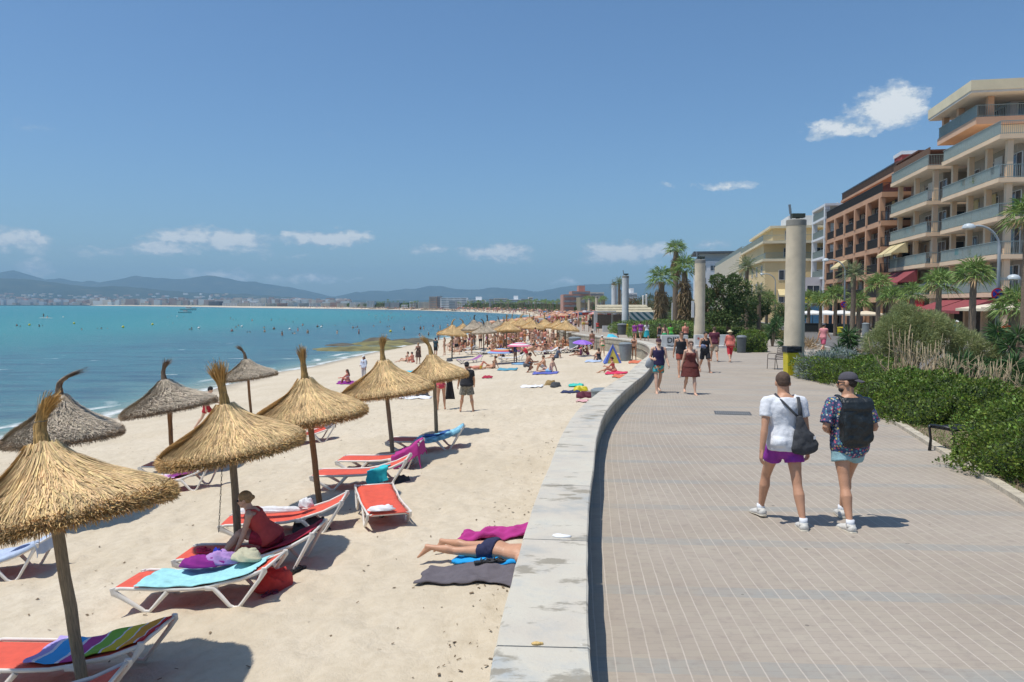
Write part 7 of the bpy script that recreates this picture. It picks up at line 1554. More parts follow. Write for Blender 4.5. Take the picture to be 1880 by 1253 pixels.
ZL = [3.46, 6.4, 9.3, 12.25, 15.55]
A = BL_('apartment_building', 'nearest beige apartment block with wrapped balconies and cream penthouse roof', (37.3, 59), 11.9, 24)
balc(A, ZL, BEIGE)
A.box('wall', 2.4, 23.9, 7.4, 11.8, 15.56, 17.8, BEIGEL)
# penthouse over the corner
A.box('penthouse_floor', .9, 24, 7.0, 16.0, 17.85, 18.45, PEACH); A.rail(18.45, 1.0, RAILG, x0=.96, y0=7.06, y1=15.9, panel=PANEL)
A.box('penthouse_wall', 4.6, 24, 9.6, 15.8, 18.46, 20.3, M('lilac_white_render', (.60, .56, .58), .9, .05, 1)); A.box('penthouse_roof', .2, 24, 6.2, 16.4, 20.32, 20.5, SOFF); A.box('penthouse_fascia', .15, 24.05, 6.15, 16.45, 20.502, 21.35, BEIGEL)
for x, y in ((2.3, 7.9), (1.4, 11.8), (1.4, 15.4)): A.box('pillar', x - .25, x + .25, y - .25, y + .25, 18.46, 20.31, PEACH)
A.win(6.0, 9.6, 19.4, 1.7, 1.6, 'v'); A.win(4.6, 11.5, 19.35, 2.4, 1.5, 'u'); A.win(4.6, 14.2, 19.35, 1.8, 1.5, 'u')
A.box('storage_box', 7.4, 23.8, 9.2, 9.58, 18.46, 20.29, M('lilac_white_render', (.60, .56, .58), .9, .05, 1))
A.awning(.6, 6.2, .3, 3.0, 2.6, .95, REDAW); A.awning(6.6, 11.6, .3, 3.0, 2.6, .95, REDAW)
A.awning(1.2, 8.0, .0, 3.0, 2.2, .8, REDAW, xface=True)
B2 = BL_('apartment_building', 'beige balcony block with red and yellow awnings, second from the picture edge', (38.95, 72.2), 11.4, 18)
balc(B2, ZL, BEIGE); B2.box('wall', 5, 17.9, 2.4, 11.3, 15.56, 18.2, BEIGEL)
B2.awning(3.0, 7.0, .3, 6.0, 1.8, 1.3, REDAW); B2.awning(7.2, 11.2, .3, 6.0, 1.8, 1.3, REDAW); B2.awning(6.0, 8.6, .3, 9.0, 1.6, 1.2, CREAMAW); B2.awning(8.9, 11.2, .3, 9.0, 1.6, 1.2, CREAMAW); B2.box('shop_sign', .2, .35, 1.0, 5.5, 2.3, 3.1, cl('shop_red', (.50, .02, .03)))
B2.box('pergola', .4, 4.8, 4.0, 11.3, 17.6, 17.75, M('brown_pergola', (.13, .06, .04), .8))
for y in (4.2, 7.6, 11.0): B2.box('pergola_post', .5, .62, y, y + .12, 15.56, 17.6, M('brown_pergola', (.13, .06, .04), .8))
B2.box('screen', .25, .32, .3, 11.2, 16.6, 17.3, M('reed_screen', (.16, .09, .055), .95, .3, 9))
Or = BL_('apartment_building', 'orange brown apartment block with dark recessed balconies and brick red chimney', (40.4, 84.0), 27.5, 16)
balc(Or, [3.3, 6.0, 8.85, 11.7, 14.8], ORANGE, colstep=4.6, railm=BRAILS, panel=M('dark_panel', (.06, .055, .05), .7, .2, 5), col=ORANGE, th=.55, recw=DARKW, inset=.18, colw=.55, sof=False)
Or.box('penthouse_wall', 3.0, 15.9, 2, 25, 14.81, 16.9, M('brick_red_render', (.22, .07, .05), .9, .15, 1)); Or.box('penthouse_floor', 1.6, 15.9, .5, 26, 16.9, 17.2, ORANGE); Or.rail(17.2, 1.0, BRAILS, x0=1.7, y0=.6, y1=25.9, panel=M('reed_screen', (.16, .09, .055), .95, .3, 9), step=.3)
Or.box('upper_wall', 4.4, 15.8, 1.5, 16, 17.21, 18.9, M('brick_red_render', (.22, .07, .05), .9, .15, 1)); Or.box('roof', 3.6, 15.9, 1.0, 17, 18.9, 19.15, WHITEB)
Or.box('chimney', 4.6, 7.2, 9.0, 12, 19.16, 20.4, M('chimney_brick', (.30, .05, .04), .9, .1, 3)); Or.box('chimney_cap', 4.5, 7.3, 8.9, 12.1, 20.4, 20.8, WHITEB)
for i in range(7): Or.box('pergola_bar', 1.2, 4.2, 20 + i, 20.12 + i, 16.2, 16.3, BRAILS)
Or.awning(15, 19.4, .2, 8.4, 1.2, 1.0, CREAMAW)
clutter(A, ZL, 1, 16); clutter(B2, ZL, 2, 16); clutter(Or, [3.3, 6.0, 8.85, 11.7, 14.8], 3, 22)
Wb = BL_('apartment_building', 'narrow white apartment block with stacked balconies beside the orange one', (45.9, 112.6), 9.5, 12); balc(Wb, [3.6, 6.6, 9.6, 12.6, 15.4, 17.3], WHITEB, colstep=8, colw=.7, inset=.36, recw=M('pale_recess', (.40, .41, .43), .9), panel=None, wins=True, toprail=False)
Y_ = BL_('apartment_building', 'yellow ochre building with white rooftop box behind the thick column', (41.7, 126), 118, 22)
Y_.box('wall', 0, 22, 0, 40, Y_.zb, 9.6, YELB); Y_.box('wall', .0, 22, 2.0, 40, 9.6, 12.6, YELB); Y_.box('terrace_slab', -.5, 22, -.3, 41, 9.55, 9.95, BEIGEL); Y_.box('terrace_slab', -.5, 22, -.3, 34, 12.5, 12.85, BEIGEL); Y_.box('wall', 1.5, 22, 3, 30, 12.86, 15.2, YELB); Y_.box('roof', 1.0, 22, 2.4, 31, 15.2, 15.6, BEIGEL); Y_.box('rooftop_box', 4.5, 16, 6, 14, 15.61, 17.6, WHITEB)
Y_.box('wall', .6, 22, 41.2, 116, Y_.zb, 14.0, M('cream_render', (.56, .50, .38), .9)); Y_.rail(9.95, 1.0, RAILG, y1=40); Y_.rail(12.85, 1.0, RAILG, y1=33, x0=-.4); Y_.rail(14.0, 1.0, RAILG, x0=.7, y0=41.3, y1=115, x1=21)
for i in range(4): Y_.win(3 + i * 5, 0, 7.3, 1.7, 1.6, 'v'); Y_.win(3 + i * 5, 0, 3.6, 1.7, 1.6, 'v'); Y_.win(4 + i * 5, 2.0, 11.1, 1.7, 1.5, 'v'); Y_.win(4.4 + i * 4.6, 3.0, 14.0, 1.8, 1.5, 'v')
for i in range(12):
    for z in (2.5, 5.3, 8.2): Y_.win(.0 if i < 6 else .6, 4 + i * (6.3 if i < 6 else 9), z, 1.6, 1.6, 'u')
Y_.awning(2, 14, 0, 5.0, 1.8, 1.0, CREAMAW, xface=True)
Wc2 = BL_('apartment_building', 'low white modern building glimpsed beyond the yellow one', (60.3, 250), 20, 14); Wc2.box('wall', 0, 14, 0, 20, -1, 16.5, WHITEB); Wc2.box('wall', 1, 13, 2, 18, 16.5, 19.0, WHITEB); Wc2.box('roof', -1.0, 15, -.8, 19, 19.0, 19.6, M('dark_roof', (.08, .09, .10), .6)); Wc2.rail(16.5, 1, RAILG, y1=19)
for i in range(4): Wc2.win(2 + i * 3.4, 0, 14.2, 2, 1.6, 'v'); Wc2.win(2 + i * 3.4, 0, 10.2, 2, 1.6, 'v')
W3 = BL_('apartment_building', 'pale blue white house with a blue shopfront behind the thick column', (44.6, 124), 10, 8, zb=-.6); W3.box('wall', 0.3, 8, -8, -.1, -.6, 6.6, M('lilac_white_render', (.60, .56, .58), .9, .05, 1)); W3.win(2.5, -8, 4.6, 1.8, 1.5, 'v'); W3.win(5.5, -8, 4.6, 1.8, 1.5, 'v'); W3.box('shopfront', 0.4, 7.8, -8.15, -8.02, -.5, 2.4, M('shop_blue', (.05, .16, .30), .6))
def cafe(px, py, y, w, label, mat, h=2.5):
    q = D(px, py, y); zb = prom_z(0, y) + .1; r = root('cafe_parasol', label, 'parasol', (q.x, y, zb), rnd.uniform(-.2, .2), 'square cafe parasols'); z = max(2.2, q.z - zb); mb = MB(); hw = w / 2
    mb.add([(-hw, -hw, z - .38), (hw, -hw, z - .38), (hw, hw, z - .38), (-hw, hw, z - .38), (0, 0, z), (-hw, -hw, z - .55), (hw, -hw, z - .55), (hw, hw, z - .55), (-hw, hw, z - .55)], [(0, 1, 4), (1, 2, 4), (2, 3, 4), (3, 0, 4), (5, 6, 1, 0), (6, 7, 2, 1), (7, 8, 3, 2), (8, 5, 0, 3)])
    part(r, 'canopy', evalmesh(mb.mesh(), [('SOLIDIFY', dict(thickness=.02))]), mat); mb = MB(); mb.loft([(0, 0, 0), (0, 0, z - .02)], .035, 8); part(r, 'pole', mb.mesh(), DARK)
for i, (px, py, y, w, mt, lb) in enumerate([(1492, 570, 96, 4.2, WC_, 'white cafe parasol nearest the thick column'), (1517, 570, 93, 4.2, WC_, 'white cafe parasol, middle one by the road'), (1545, 570, 90, 4.2, WC_, 'white cafe parasol under the middle street lamp'), (1366, 573, 112, 4.5, WC_, 'white cafe parasol below the date palms'), (1832, 556, 50, 3.4, CC_, 'cream cafe parasol behind the nearest street lamp'), (1885, 553, 47, 3.4, CC_, 'cream cafe parasol cut by the picture edge'), (1590, 571, 85, 3.6, CC_, 'cream cafe parasol right of the middle street lamp')]): cafe(px, py, y, w, lb, mt)
def place_w(px, y, dz=0): q = D(px, 600, y); return Vector((q.x, y, prom_z(0, y) + .1 + dz))
TB = M('planter_black', (.02, .022, .02), .6)
for i, (px, y) in enumerate([(1496, 84), (1526, 82), (1560, 80)]): mb = MB(); mb.box((0, 0, .45), (2.2, .5, .9)); mb.box((0, 0, .93), (2.3, .56, .05)); thing('planter_box', mb.mesh(), TB, ['black planter box of the cafe terrace, nearest the thick column', 'black planter box of the cafe terrace, middle one', 'black planter box of the cafe terrace, by the yellow tub'][i], 'planter', place_w(px, y), YAW, 'black planter boxes')
# yellow shop board
mb = MB(); mb.box((0, 0, 0), (3.2, .12, .8)); yb = thing('shop_board', mb.mesh(), YEL, 'yellow shop board above the white cafe parasols', 'sign', D(1497, 551, 99), YAW)
cl_ = [cl('c%d' % i, c) for i, c in enumerate([(.55, .55, .56), (.05, .06, .10), (.45, .06, .05), (.06, .18, .35), (.02, .02, .025), (.55, .22, .06), (.30, .10, .28), (.08, .25, .15), (.60, .45, .10), (.35, .33, .30)])]; cn = ['white', 'navy', 'red', 'blue', 'black', 'orange', 'purple', 'green', 'yellow', 'grey']
SKN = ['pale', 'mid', 'dark', 'red']; HRN = ['brown', 'black', 'fair', 'dark']
POS = {'walking': WALK, 'strolling': WALK2, 'standing': STAND, 'sitting': SIT}
def mini(p, yaw, h, pose, i, label, group=None, fem=None, nude=False, top=None, bot=None, vox=.024, **k):
    g = random.Random(i * 13 + 5); fem = g.random() < .5 if fem is None else fem; top = ('tee', cl_[g.randrange(10)]) if top is None and not nude else top; bot = bot or (('brief' if fem and nude else 'shorts'), cl_[g.randrange(10)])
    if fem and nude and not top: top = ('bra', bot[1])
    return person(p, yaw, h, pose, top=top or None, bot=bot, skin=SKN[g.choice([0, 1, 1, 2, 3])], hair=(g.choice(['short', 'bob', 'bun', 'long']) if fem else 'short', HRN[g.randrange(4)]), fem=fem, vox=vox, label=label, group=group, fingers=False, **k)
# people on the promenade and street, individually placed
PL = [(1266 - 8, 637, 590, 'walking', 'bare backed man with a shoulder strap walking away behind the graffiti block', dict(nude=True, fem=False, bot=('shorts', cl('black', (.02, .02, .025))))),
      (1211, 634, 592, 'walking', 'person in black top and pale shorts walking away from the camera by the shrubs', dict(top=('tank', cl('black', (.02, .02, .025))), bot=('shorts', cl('pale', (.45, .5, .55))))), (1220, 636, 593, 'strolling', 'woman with black top and green skirt by the shrubs', dict(fem=True, top=('bra', cl('black', (.02, .02, .025))), bot=('skirt', cl('green', (.02, .28, .10))))), (1231, 634, 592, 'walking', 'woman all in bright green by the shrubs', dict(fem=True, top=('tee', cl('lime', (.10, .42, .05))), bot=('skirt', cl('green', (.02, .28, .10))))),
      (1165, 626, 590, 'walking', 'first of the people in purple shirts, nearer the wall', dict(top=('tee', cl('violet_print', (.28, .05, .27))), bot=('shorts', cl_[9]))), (1176, 625, 588, 'strolling', 'second of the people in purple shirts, beside the turquoise skirt', dict(top=('tee', cl('violet_print', (.28, .05, .27))), bot=('shorts', cl_[0]))), (1187, 626, 589, 'walking', 'woman in white top and long turquoise skirt', dict(fem=True, top=('tee', cl_[0]), bot=('skirt', cl('turq', (.04, .45, .50)), {'len': .55}))),
      (1097, 612, 588, 'walking', 'person in red t-shirt with a yellow bag by the kiosk counter', dict(top=('tee', cl_[2]), bot=('shorts', cl_[7]))), (1083, 610, 582, 'walking', 'person in black and white stripes with a yellow bag on the promenade', dict(top=('tee', cl_[4]), bot=('shorts', cl_[4]))), (1071, 608, 578, 'strolling', 'bare backed man in patterned shorts on the promenade', dict(nude=True, fem=False)), (1057, 606, 584, 'walking', 'dark haired man in black shorts beside the slim pillar', dict(nude=True, fem=False, bot=('shorts', cl_[4]))),
      (1048, 600, 583, 'standing', 'person in pale top near the slim pillar on the promenade', {}), (1106, 600, 582, 'standing', 'customer with brown hair standing at the kiosk counter', dict(fem=True)), (1066, 598, 580, 'walking', 'person walking behind the bare backed man in patterned shorts', {}), (1088, 599, 581, 'strolling', 'person passing in front of the kiosk frame', {}), (1040, 597, 582, 'walking', 'person in orange walking by the farthest wall bend', dict(top=('tee', cl_[5])))]
for i, (px, pf, ph, ps, lb, kw) in enumerate(PL):
    p, hh = byfeet(px, pf, ph); mini(p, R(rnd.choice([0, 6, -8]) if 'away' in lb or i in (4, 5, 6, 0, 2, 3) else rnd.choice([0, 170, 190])), hh, POS[ps], i, lb, vox=.02, **kw)
for i, (px, y, ps, lb) in enumerate([(1357, 104, 'walking', 'person in orange shirt under the cafe parasol by the date palms'), (1373, 104, 'standing', 'person in white shirt in front of the cafe by the date palms'), (1364, 104, 'walking', 'person in dark clothes between the orange and the white shirt'), (1484, 92, 'standing', 'bare chested person in dark shorts beside the cafe planter'), (1518, 88, 'sitting', 'seated cafe guest behind the middle planter box'), (1757, 53, 'standing', 'man in white hat and blue shirt under the red awning'), (1743, 53, 'standing', 'person in brown beside the man in the white hat'), (1834, 33, 'standing', 'officer in dark uniform with neon yellow straps beyond the yuccas'), (1848, 47, 'standing', 'person in red orange shirt behind the officer'), (1310, 95, 'walking', 'person passing behind the pale green cabinet')]):
    kw = dict(top=('tee', {0: cl_[5], 1: cl_[0], 2: cl_[4], 3: cl_[8], 4: cl_[3], 5: cl_[3], 6: cl_[5], 7: cl_[4], 8: cl('red_orange', (.6, .08, .03)), 9: cl_[9]}[i])); 
    def vest(rr, J, off):
        mb = MB(); s_ = J['s']; T_ = J['T']
        for sd in (-1, 1): mb.loft([T_ @ Vector((sd * .12, -.10, .48)), T_ @ Vector((0, -.145, .25)), T_ @ Vector((sd * .14, -.12, .06))], (.022), 6)
        part(rr, 'reflective_strap', mb.mesh('v', True), cl('neon', (.35, .75, .02)), loc=off)
    if i == 7: kw['extra'] = vest
    if i in (5,): kw['hat'] = ('sunhat', cl('white', (.75, .75, .77)))
    mini(place_w(px, y, 0), R([90, 170, 10, 20, 90, 170, 200, 5, 150, 90][i]), 1.75, POS[ps], 40 + i, lb, **kw)

# ------------------------------------------------------------- middle distance beach
def simple_para(p, rad, h, grey, seed, label):
    k = 'grey' if grey else 'straw'; key = ('far', k)
    if key not in _pc:
        _pc[key] = (canopy_mesh(1.05, .66, 2600, 300 + grey, grey), [tuft_mesh(310 + grey + q, b_, .62, .10, 130)[0] for q, b_ in enumerate([(.1, 0), (.7, 0), (-.8, 0)])], wobble_pole(2.0, .055, 5))
    c, tf, pl = _pc[key]; r = root('thatched_parasol', label, 'parasol', p, seed, 'thatched parasols farther along the beach'); part(r, 'pole', pl, WOODG).scale = (1, 1, h / 1.72)
    tl = (rnd.gauss(0, .06), rnd.gauss(0, .06), 0); o = part(r, 'canopy', c, [GREY, GREYD, GREYIN] if grey else [STRAW, STRAWD, STRAWIN], loc=(0, 0, h), rot=tl); o.scale = (rad / 1.05,) * 3; o = part(r, 'tuft', tf[seed % 3], TUFTG if grey else TUFT, loc=(0, 0, h + .60 * rad / 1.05), rot=tl); o.scale = (rad / 1.05,) * 3
FP = [(830, 658, 602, 27, 0, 'golden straw parasol over the couple with the dark beach bag'), (871, 642, 592, 30, 1, 'grey thatched parasol with an upright stubby tuft, first of the far grey row'), (895, 640, 596, 26, 1, 'grey thatched parasol next to the stubby tufted one'), (888, 650, 600, 24, 1, 'grey thatched parasol with a hooked dark tuft'), (925, 641, 598, 26, 1, 'grey thatched parasol left of the broad brown one'), (930, 645, 597, 34, 0, 'broad brownish parasol behind the pink striped umbrella'), (957, 626, 590, 22, 0, 'straw parasol with a forked tuft against the sea'), (978, 630, 595, 25, 0, 'pale straw parasol between forked tuft and dark pole ones'), (1000, 626, 593, 24, 0, 'straw parasol above the seated row of bathers'), (1023, 630, 596, 26, 0, 'straw parasol right behind the wall ramp'), (1038, 634, 599, 28, 0, 'straw parasol nearest the grey beach bin'), (940, 616, 590, 20, 0, 'small straw parasol far back with spiky tuft'), (955, 614, 589, 18, 0, 'small straw parasol far back, second in its row'), (915, 618, 592, 20, 1, 'small grey parasol far back near the swimmers'), (972, 612, 590, 17, 0, 'smallest straw parasol before the packed beach'), (850, 640, 600, 22, 0, 'straw parasol overlapping the first far grey one')]
for i, (px, pb_, pt, rp, gr_, lb) in enumerate(FP):
    p = S(px, pb_); h = (pb_ - pt) / FPX * p.y * .80; rad = rp / FPX * p.y; simple_para(p, min(1.25, rad), max(1.5, min(2.3, h)), gr_, i + 1, lb)
def gored(p, rad, h, label, mats_, n=10, tilt=(0, 0), name='beach_umbrella', rings=False):
    r = root(name, label, 'beach umbrella', p, .3); mb = MB(); top = .30 * rad
    for k in range(n):
        for j in range(5):
            a0, a1 = 2 * PI * k / n, 2 * PI * (k + 1) / n; q0, q1 = j / 5, (j + 1) / 5; f = lambda a, q: (rad * q * math.cos(a) * (1 if q < 1 else 1), rad * q * math.sin(a), top * (1 - q ** 1.8)); mb.add([f(a0, q0), f(a1, q0), f(a1, q1), f(a0, q1)] if j else [f(a0, 0), f(a1, q1), f(a0, q1)], [(3, 2, 1, 0)] if j else [(2, 1, 0)], (j if rings else k) % len(mats_))
    o = part(r, 'canopy', evalmesh(mb.mesh('c'), [('SOLIDIFY', dict(thickness=.01))]), mats_, loc=(0, 0, h), rot=(tilt[0], tilt[1], 0)); mb = MB(); mb.loft([(0, 0, -.2), (0, 0, h + top * .9)], .016, 8); part(r, 'pole', mb.mesh(), WHITE)
PK = cl('pink_stripe', (.65, .16, .26)); WS = cl('white_stripe', (.72, .68, .70)); VI = cl('violet', (.27, .12, .58)); VI2 = cl('violet_light', (.34, .18, .62))
p = S(953, 667); gored(p, 23 / FPX * p.y, 1.15, 'pink and white striped beach umbrella', [PK, WS, PK, WS, PK], rings=True, n=16)
p = S(1069, 655); gored(p, 19 / FPX * p.y, .95, 'violet beach umbrella leaning over a couple on a mat', [VI, VI2], 8, (.1, 0))
p = S(1127, 645); gored(p, 15 / FPX * p.y, .9, 'turquoise beach umbrella tipped behind the beach tent', [cl('cyan_canvas', (.05, .45, .60)), cl('cyan_light', (.08, .52, .66))], 8, (.7, .3))
p = S(921, 668); gored(p, 1.0, .75, 'low blue, orange and red striped beach umbrella lying on a white lounger', [cl('blue_stripe', (.22, .35, .60)), cl('blue_light', (.3, .42, .62)), cl('orange_stripe', (.62, .38, .14)), cl('red_stripe', (.50, .06, .08)), cl('blue_stripe', (.22, .35, .60))], 16, rings=True)
p = S(1126, 668); s_ = 16 / FPX * p.y; mb = MB(); mb.add([(-s_, 0, 0), (s_, 0, 0), (0, .15, 1.15), (-s_ * .8, 1.0, 0), (s_ * .8, 1.0, 0)], [(0, 3, 2), (1, 2, 4), (3, 4, 2)]); mb.add([(-s_ * .72, .02, .02), (s_ * .72, .02, .02), (0, .14, .9)], [(0, 1, 2)], 1); mb.add([(-s_, -.01, 0), (-s_ * .72, -.01, 0), (0, .12, .92), (0, .12, 1.16)], [(0, 1, 2, 3)], 0); mb.add([(s_, -.01, 0), (0, .12, 1.16), (0, .12, .92), (s_ * .72, -.01, 0)], [(0, 1, 2, 3)], 0)
thing('beach_tent', evalmesh(mb.mesh(), [('SOLIDIFY', dict(thickness=.01))]), [cl('tent_blue', (.10, .16, .50)), cl('tent_yellow', (.58, .48, .10))], 'blue and yellow triangular beach tent by the wall', 'tent', p, .1)
# white loungers of the far rows: one lounger, then copies of it and its parts
wl = root('sun_lounger', 'white sun lounger with pale sling beside the pink striped umbrella', 'sun lounger', S(905, 655), 0, 'white sun loungers in the far rows'); lounger(wl, SLINGW, WHITE, .45, 1.92)
WLP = [(880, 652, -.1, 'white sun lounger in front of the hooked tuft parasol'), (862, 652, .1, 'white sun lounger under the first far grey parasol'), (846, 645, .2, 'white sun lounger beside the group with purple towels'), (925, 664, 0, 'white sun lounger under the low striped umbrella'), (990, 652, .1, 'white sun lounger behind the man in red shorts'), (1008, 650, -.1, 'white sun lounger with a blue cloth behind the seated group'), (1026, 648, 0, 'white sun lounger below the broad straw parasols'), (1042, 648, .3, 'white sun lounger with a raised rust coloured back'), (1060, 643, .2, 'lounger with dark sling just left of the violet umbrella'), (960, 640, 0, 'white sun lounger among the far bathers, sea side'), (975, 636, .1, 'white sun lounger among the far bathers, middle'), (945, 633, 0, 'white sun lounger among the far bathers, rear'), (915, 646, .2, 'white sun lounger between grey parasols'), (850, 668, .5, 'lounger with purple sling next to the dark beach bag')]
for i, (px, py, a, lb) in enumerate(WLP):
    c = dup(wl, S(px, py), a, lb)
    if i in (7, 8, 13):
        for ch in c.children:
            if ch.name.startswith('sling'): ch.material_slots[0].link = 'OBJECT'; ch.material_slots[0].material = [cl_[2], cl_[1], cl_[6]][(7, 8, 13).index(i)]
# things left on the middle sand
for i, (px, py, w, mt, lb) in enumerate([(975, 711, 40, WHT, 'white and pale towels strewn in a line on open sand'), (1046, 721, 34, NAVY, 'navy towel with a yellow thing on it near the wall'), (1056, 709, 26, cl('mint', (.05, .48, .40)), 'mint green towel lying on open sand near the wall'), (1083, 722, 24, cl('taupe', (.25, .20, .17)), 'taupe cloth near the half hidden grey bin'), (1068, 738, 22, cl('pink_pale', (.62, .35, .36)), 'pale pink towel touching the wall'), (893, 694, 18, CRIM, 'dark red towel strip behind the man in black'), (1000, 686, 46, cl('violet_blue', (.10, .12, .42)), 'violet blue towel under the bare backed man'), (930, 679, 36, cl('teal_blue', (.08, .28, .38)), 'teal blue towel under the reading woman'), (1130, 686, 40, cl('hot_pink', (.62, .03, .10)), 'hot pink towel under the woman in the pink bikini'), (1140, 692, 34, cl('orange_red', (.60, .16, .08)), 'orange striped towel at the wall below the pink one'), (955, 668, 34, cl('sky', (.15, .32, .50)), 'sky blue mat under the pink striped umbrella'), (1088, 664, 30, PALEB, 'pale blue towel left of the beach tent'), (760, 732, 60, WHT, 'white towels with a dark bag behind the fourth parasol'), (1165, 666, 24, cl('orange_red', (.60, .16, .08)), 'orange towel between beach tent and wall'), (745, 684, 30, cl('cyan_canvas', (.05, .45, .60)), 'cyan towel seen between two straw parasols')]):
    flat_towel([(px - w / 2, py + 2.2), (px + w / 2, py + 1.6), (px + w / 2 + 3, py - 2.4), (px - w / 2 + 4, py - 1.8)], mt, lb, 400 + i, amp=.014, lift=.015, nu=14, nv=8)
for i, (px, py, mt, lb) in enumerate([(1066, 719, YEL, 'yellow bag on the navy towel'), (1010, 708, cl('leopard', (.30, .20, .08)), 'brown patterned bag at the end of the pale towels'), (1020, 711, DGREY, 'dark shoes heap beside the brown patterned bag'), (1074, 730, cl('maroon', (.11, .02, .04)), 'maroon shoes on the sand near the wall'), (826, 664, DGREY, 'large dark beach bag under the golden far parasol'), (775, 728, DGREY, 'dark bag on the white towels behind the fourth parasol')]): heap(S(px, py), (.55, .4, .22), mt, lb, 'bag', 'bag', 500 + i)
# sunbathers and bathers of the packed rows
BP = ['sunbather sitting with knees up', 'sunbather sitting with stretched legs', 'bather standing on the sand', 'sunbather lying on a towel', 'bather walking on the sand']
g = random.Random(77); n_ = 0
where = [((845, 640), 'under the far grey parasols'), ((930, 640), 'behind the pink striped umbrella'), ((1005, 640), 'in the seated row under the straw parasols'), ((960, 622), 'in the packed rows before the wall ramp')]
for i in range(150):
    k = g.choices([0, 1, 2, 3], [5, 6, 6, 9])[0]; (cx, cy), wn = where[k]; px = cx + g.gauss(0, [16, 20, 18, 34][k]); py = cy + g.gauss(0, [5, 5, 4, 6])[0] if False else cy + g.gauss(0, [5, 5, 4, 6][k])
    p = S(px, min(656, max(606, py)))
    if p.x < shore_x(p.y) + 2: continue
    po, bi = g.choice([(SIT, 0), (SIT, 0), (SIT, 0), (SITL, 1), (SITL, 1), (LIE, 3), (LIE, 3), (STAND, 2), (WALK, 4)]); mini(p, g.uniform(0, 6.28), g.uniform(1.6, 1.8), po, 600 + i % 9, BP[bi] + ' ' + wn, 'bathers on the packed part of the beach' + ' %s' % wn, nude=True, vox=.03)
# crowd stretching round the bay
def crowdmesh(pts, seed):
    g = np.random.RandomState(seed); n = len(pts); V = []; F = []; mi = []; b = 0
    for (x, y, z) in pts:
        k = g.randint(5); hgt, w = ((1.65, .34), (.85, .55), (.35, 1.5), (1.7, .36), (2.1, 1.9))[k if g.rand() < .9 else 4]
        if k == 4 and g.rand() < .5: hgt, w = .8, .5
        a = g.rand() * 6.28; ca, sa = math.cos(a), math.sin(a)
        ring = [(w * .5, w * .2), (-w * .5, w * .2), (-w * .5, -w * .2), (w * .5, -w * .2)]; z0 = z if hgt < 2 else z + 1.4
        for q, (zz, sc) in enumerate(((z0, .7), (z0 + (hgt if hgt < 2 else .7) * .55, 1.0), (z0 + (hgt if hgt < 2 else .7), .35))):
            for (u, v) in ring: V.append((x + (u * ca - v * sa) * sc, y + (u * sa + v * ca) * sc, zz))
        for q in range(2):
            for c in range(4): F.append((b + q * 4 + c, b + q * 4 + (c + 1) % 4, b + q * 4 + 4 + (c + 1) % 4, b + q * 4 + 4 + c)); mi.append(g.randint(8) if q == 0 else g.choice([0, 0, 1, g.randint(8)]))
        F.append((b + 8, b + 9, b + 10, b + 11)); mi.append(mi[-1]); b += 12
    return npmesh(np.array(V), np.array(F), 'crowd', np.array(mi))
pts = []
for i in range(1500):
    q = g.random(); j = g.randrange(0, len(A_ := far) - 1)
    k_ = min(len(far) - 2, int((g.random() ** 1.4) * (len(far) * .62))); pp, nn = Vector(far[k_]), None; a = Vector(far[k_]); c_ = Vector(far[k_ + 1]); d_ = (c_ - a); t_ = g.random(); pp = a + d_ * t_; dn = d_.normalized(); nn = Vector((dn.y, -dn.x)); w = g.uniform(2, 40); pp = pp + nn * w; pts.append((pp.x, pp.y, float(np.interp(w, [0, 6, 15, 30, 46], [-2.9, -2.5, -1.9, -1.5, -1.3]))))
for i in range(900):
    y = g.uniform(128, 330); x = lerp(float(shore_x(y)) + 2, float(wall_x(y)) - 1, g.random()); pts.append((x, y, float(sand_z0(x, y))))
CRM = [SK['mid'], SK['dark'], cl_[0], cl_[3], cl_[2], cl('beach_pink', (.6, .25, .35)), STRAW, cl_[1]]
thing('crowd', crowdmesh(pts, 5), CRM, None, None, kind='stuff')
pts = [(lerp(float(wall_x(y)) + 1.5, float(wall_x(y)) + 9, g.random()), y, -.6) for y in [g.uniform(100, 260) for _ in range(170)]]; o = thing('promenade_crowd', crowdmesh(pts, 6), CRM, None, None, kind='stuff')

# ------------------------------------------------------------- sea traffic
def on_sea(px, py): return G(px, py, SEA)
SW = dict(STAND); sw_i = 0
def swimmer(px, py, depth, label, group=None, i=0, **k):
    p = on_sea(px, py); p.z = SEA - depth; return mini(p, R(rnd.uniform(0, 360)), 1.75, STAND, i, label, group, nude=True, vox=.03, **k)
for i, (px, py, d, lb) in enumerate([(547, 608, .95, 'dark haired bather standing waist deep, left one of the middle pair'), (565, 612, .95, 'bather standing waist deep, right one of the middle pair'), (518, 616, .9, 'bather in the shallows nearest the foam'), (619, 613, 1.0, 'bather in white standing waist deep'), (659, 613, .8, 'bather in dark shorts standing knee deep'), (503, 605, 1.1, 'bather in red standing chest deep'), (485, 603, 1.2, 'bather beside the one in red'), (742, 606, .9, 'single bather left of the yellow float'), (772, 605, .9, 'bather in the standing pair, left one'), (778, 605, .95, 'bather in the standing pair, right one'), (808, 606, .6, 'bather in the shallows by the far straw parasols'), (787, 616, 1.1, 'bather crouching near the shore'), (433, 602, 1.3, 'bather beside the white buoy'), (822, 600, .9, 'bather among the standing group near the parasols'), (770, 617, 1.2, 'bather low in the water near the rocks')]): swimmer(px, py, d, lb, None, i)
p = on_sea(805, 627); p.z = SEA - .1; mini(p, R(170), 1.78, WALK, 3, 'man in grey shorts walking out of the water onto the sand', nude=True, fem=False, bot=('shorts', cl('steel', (.15, .18, .24))), vox=.024)
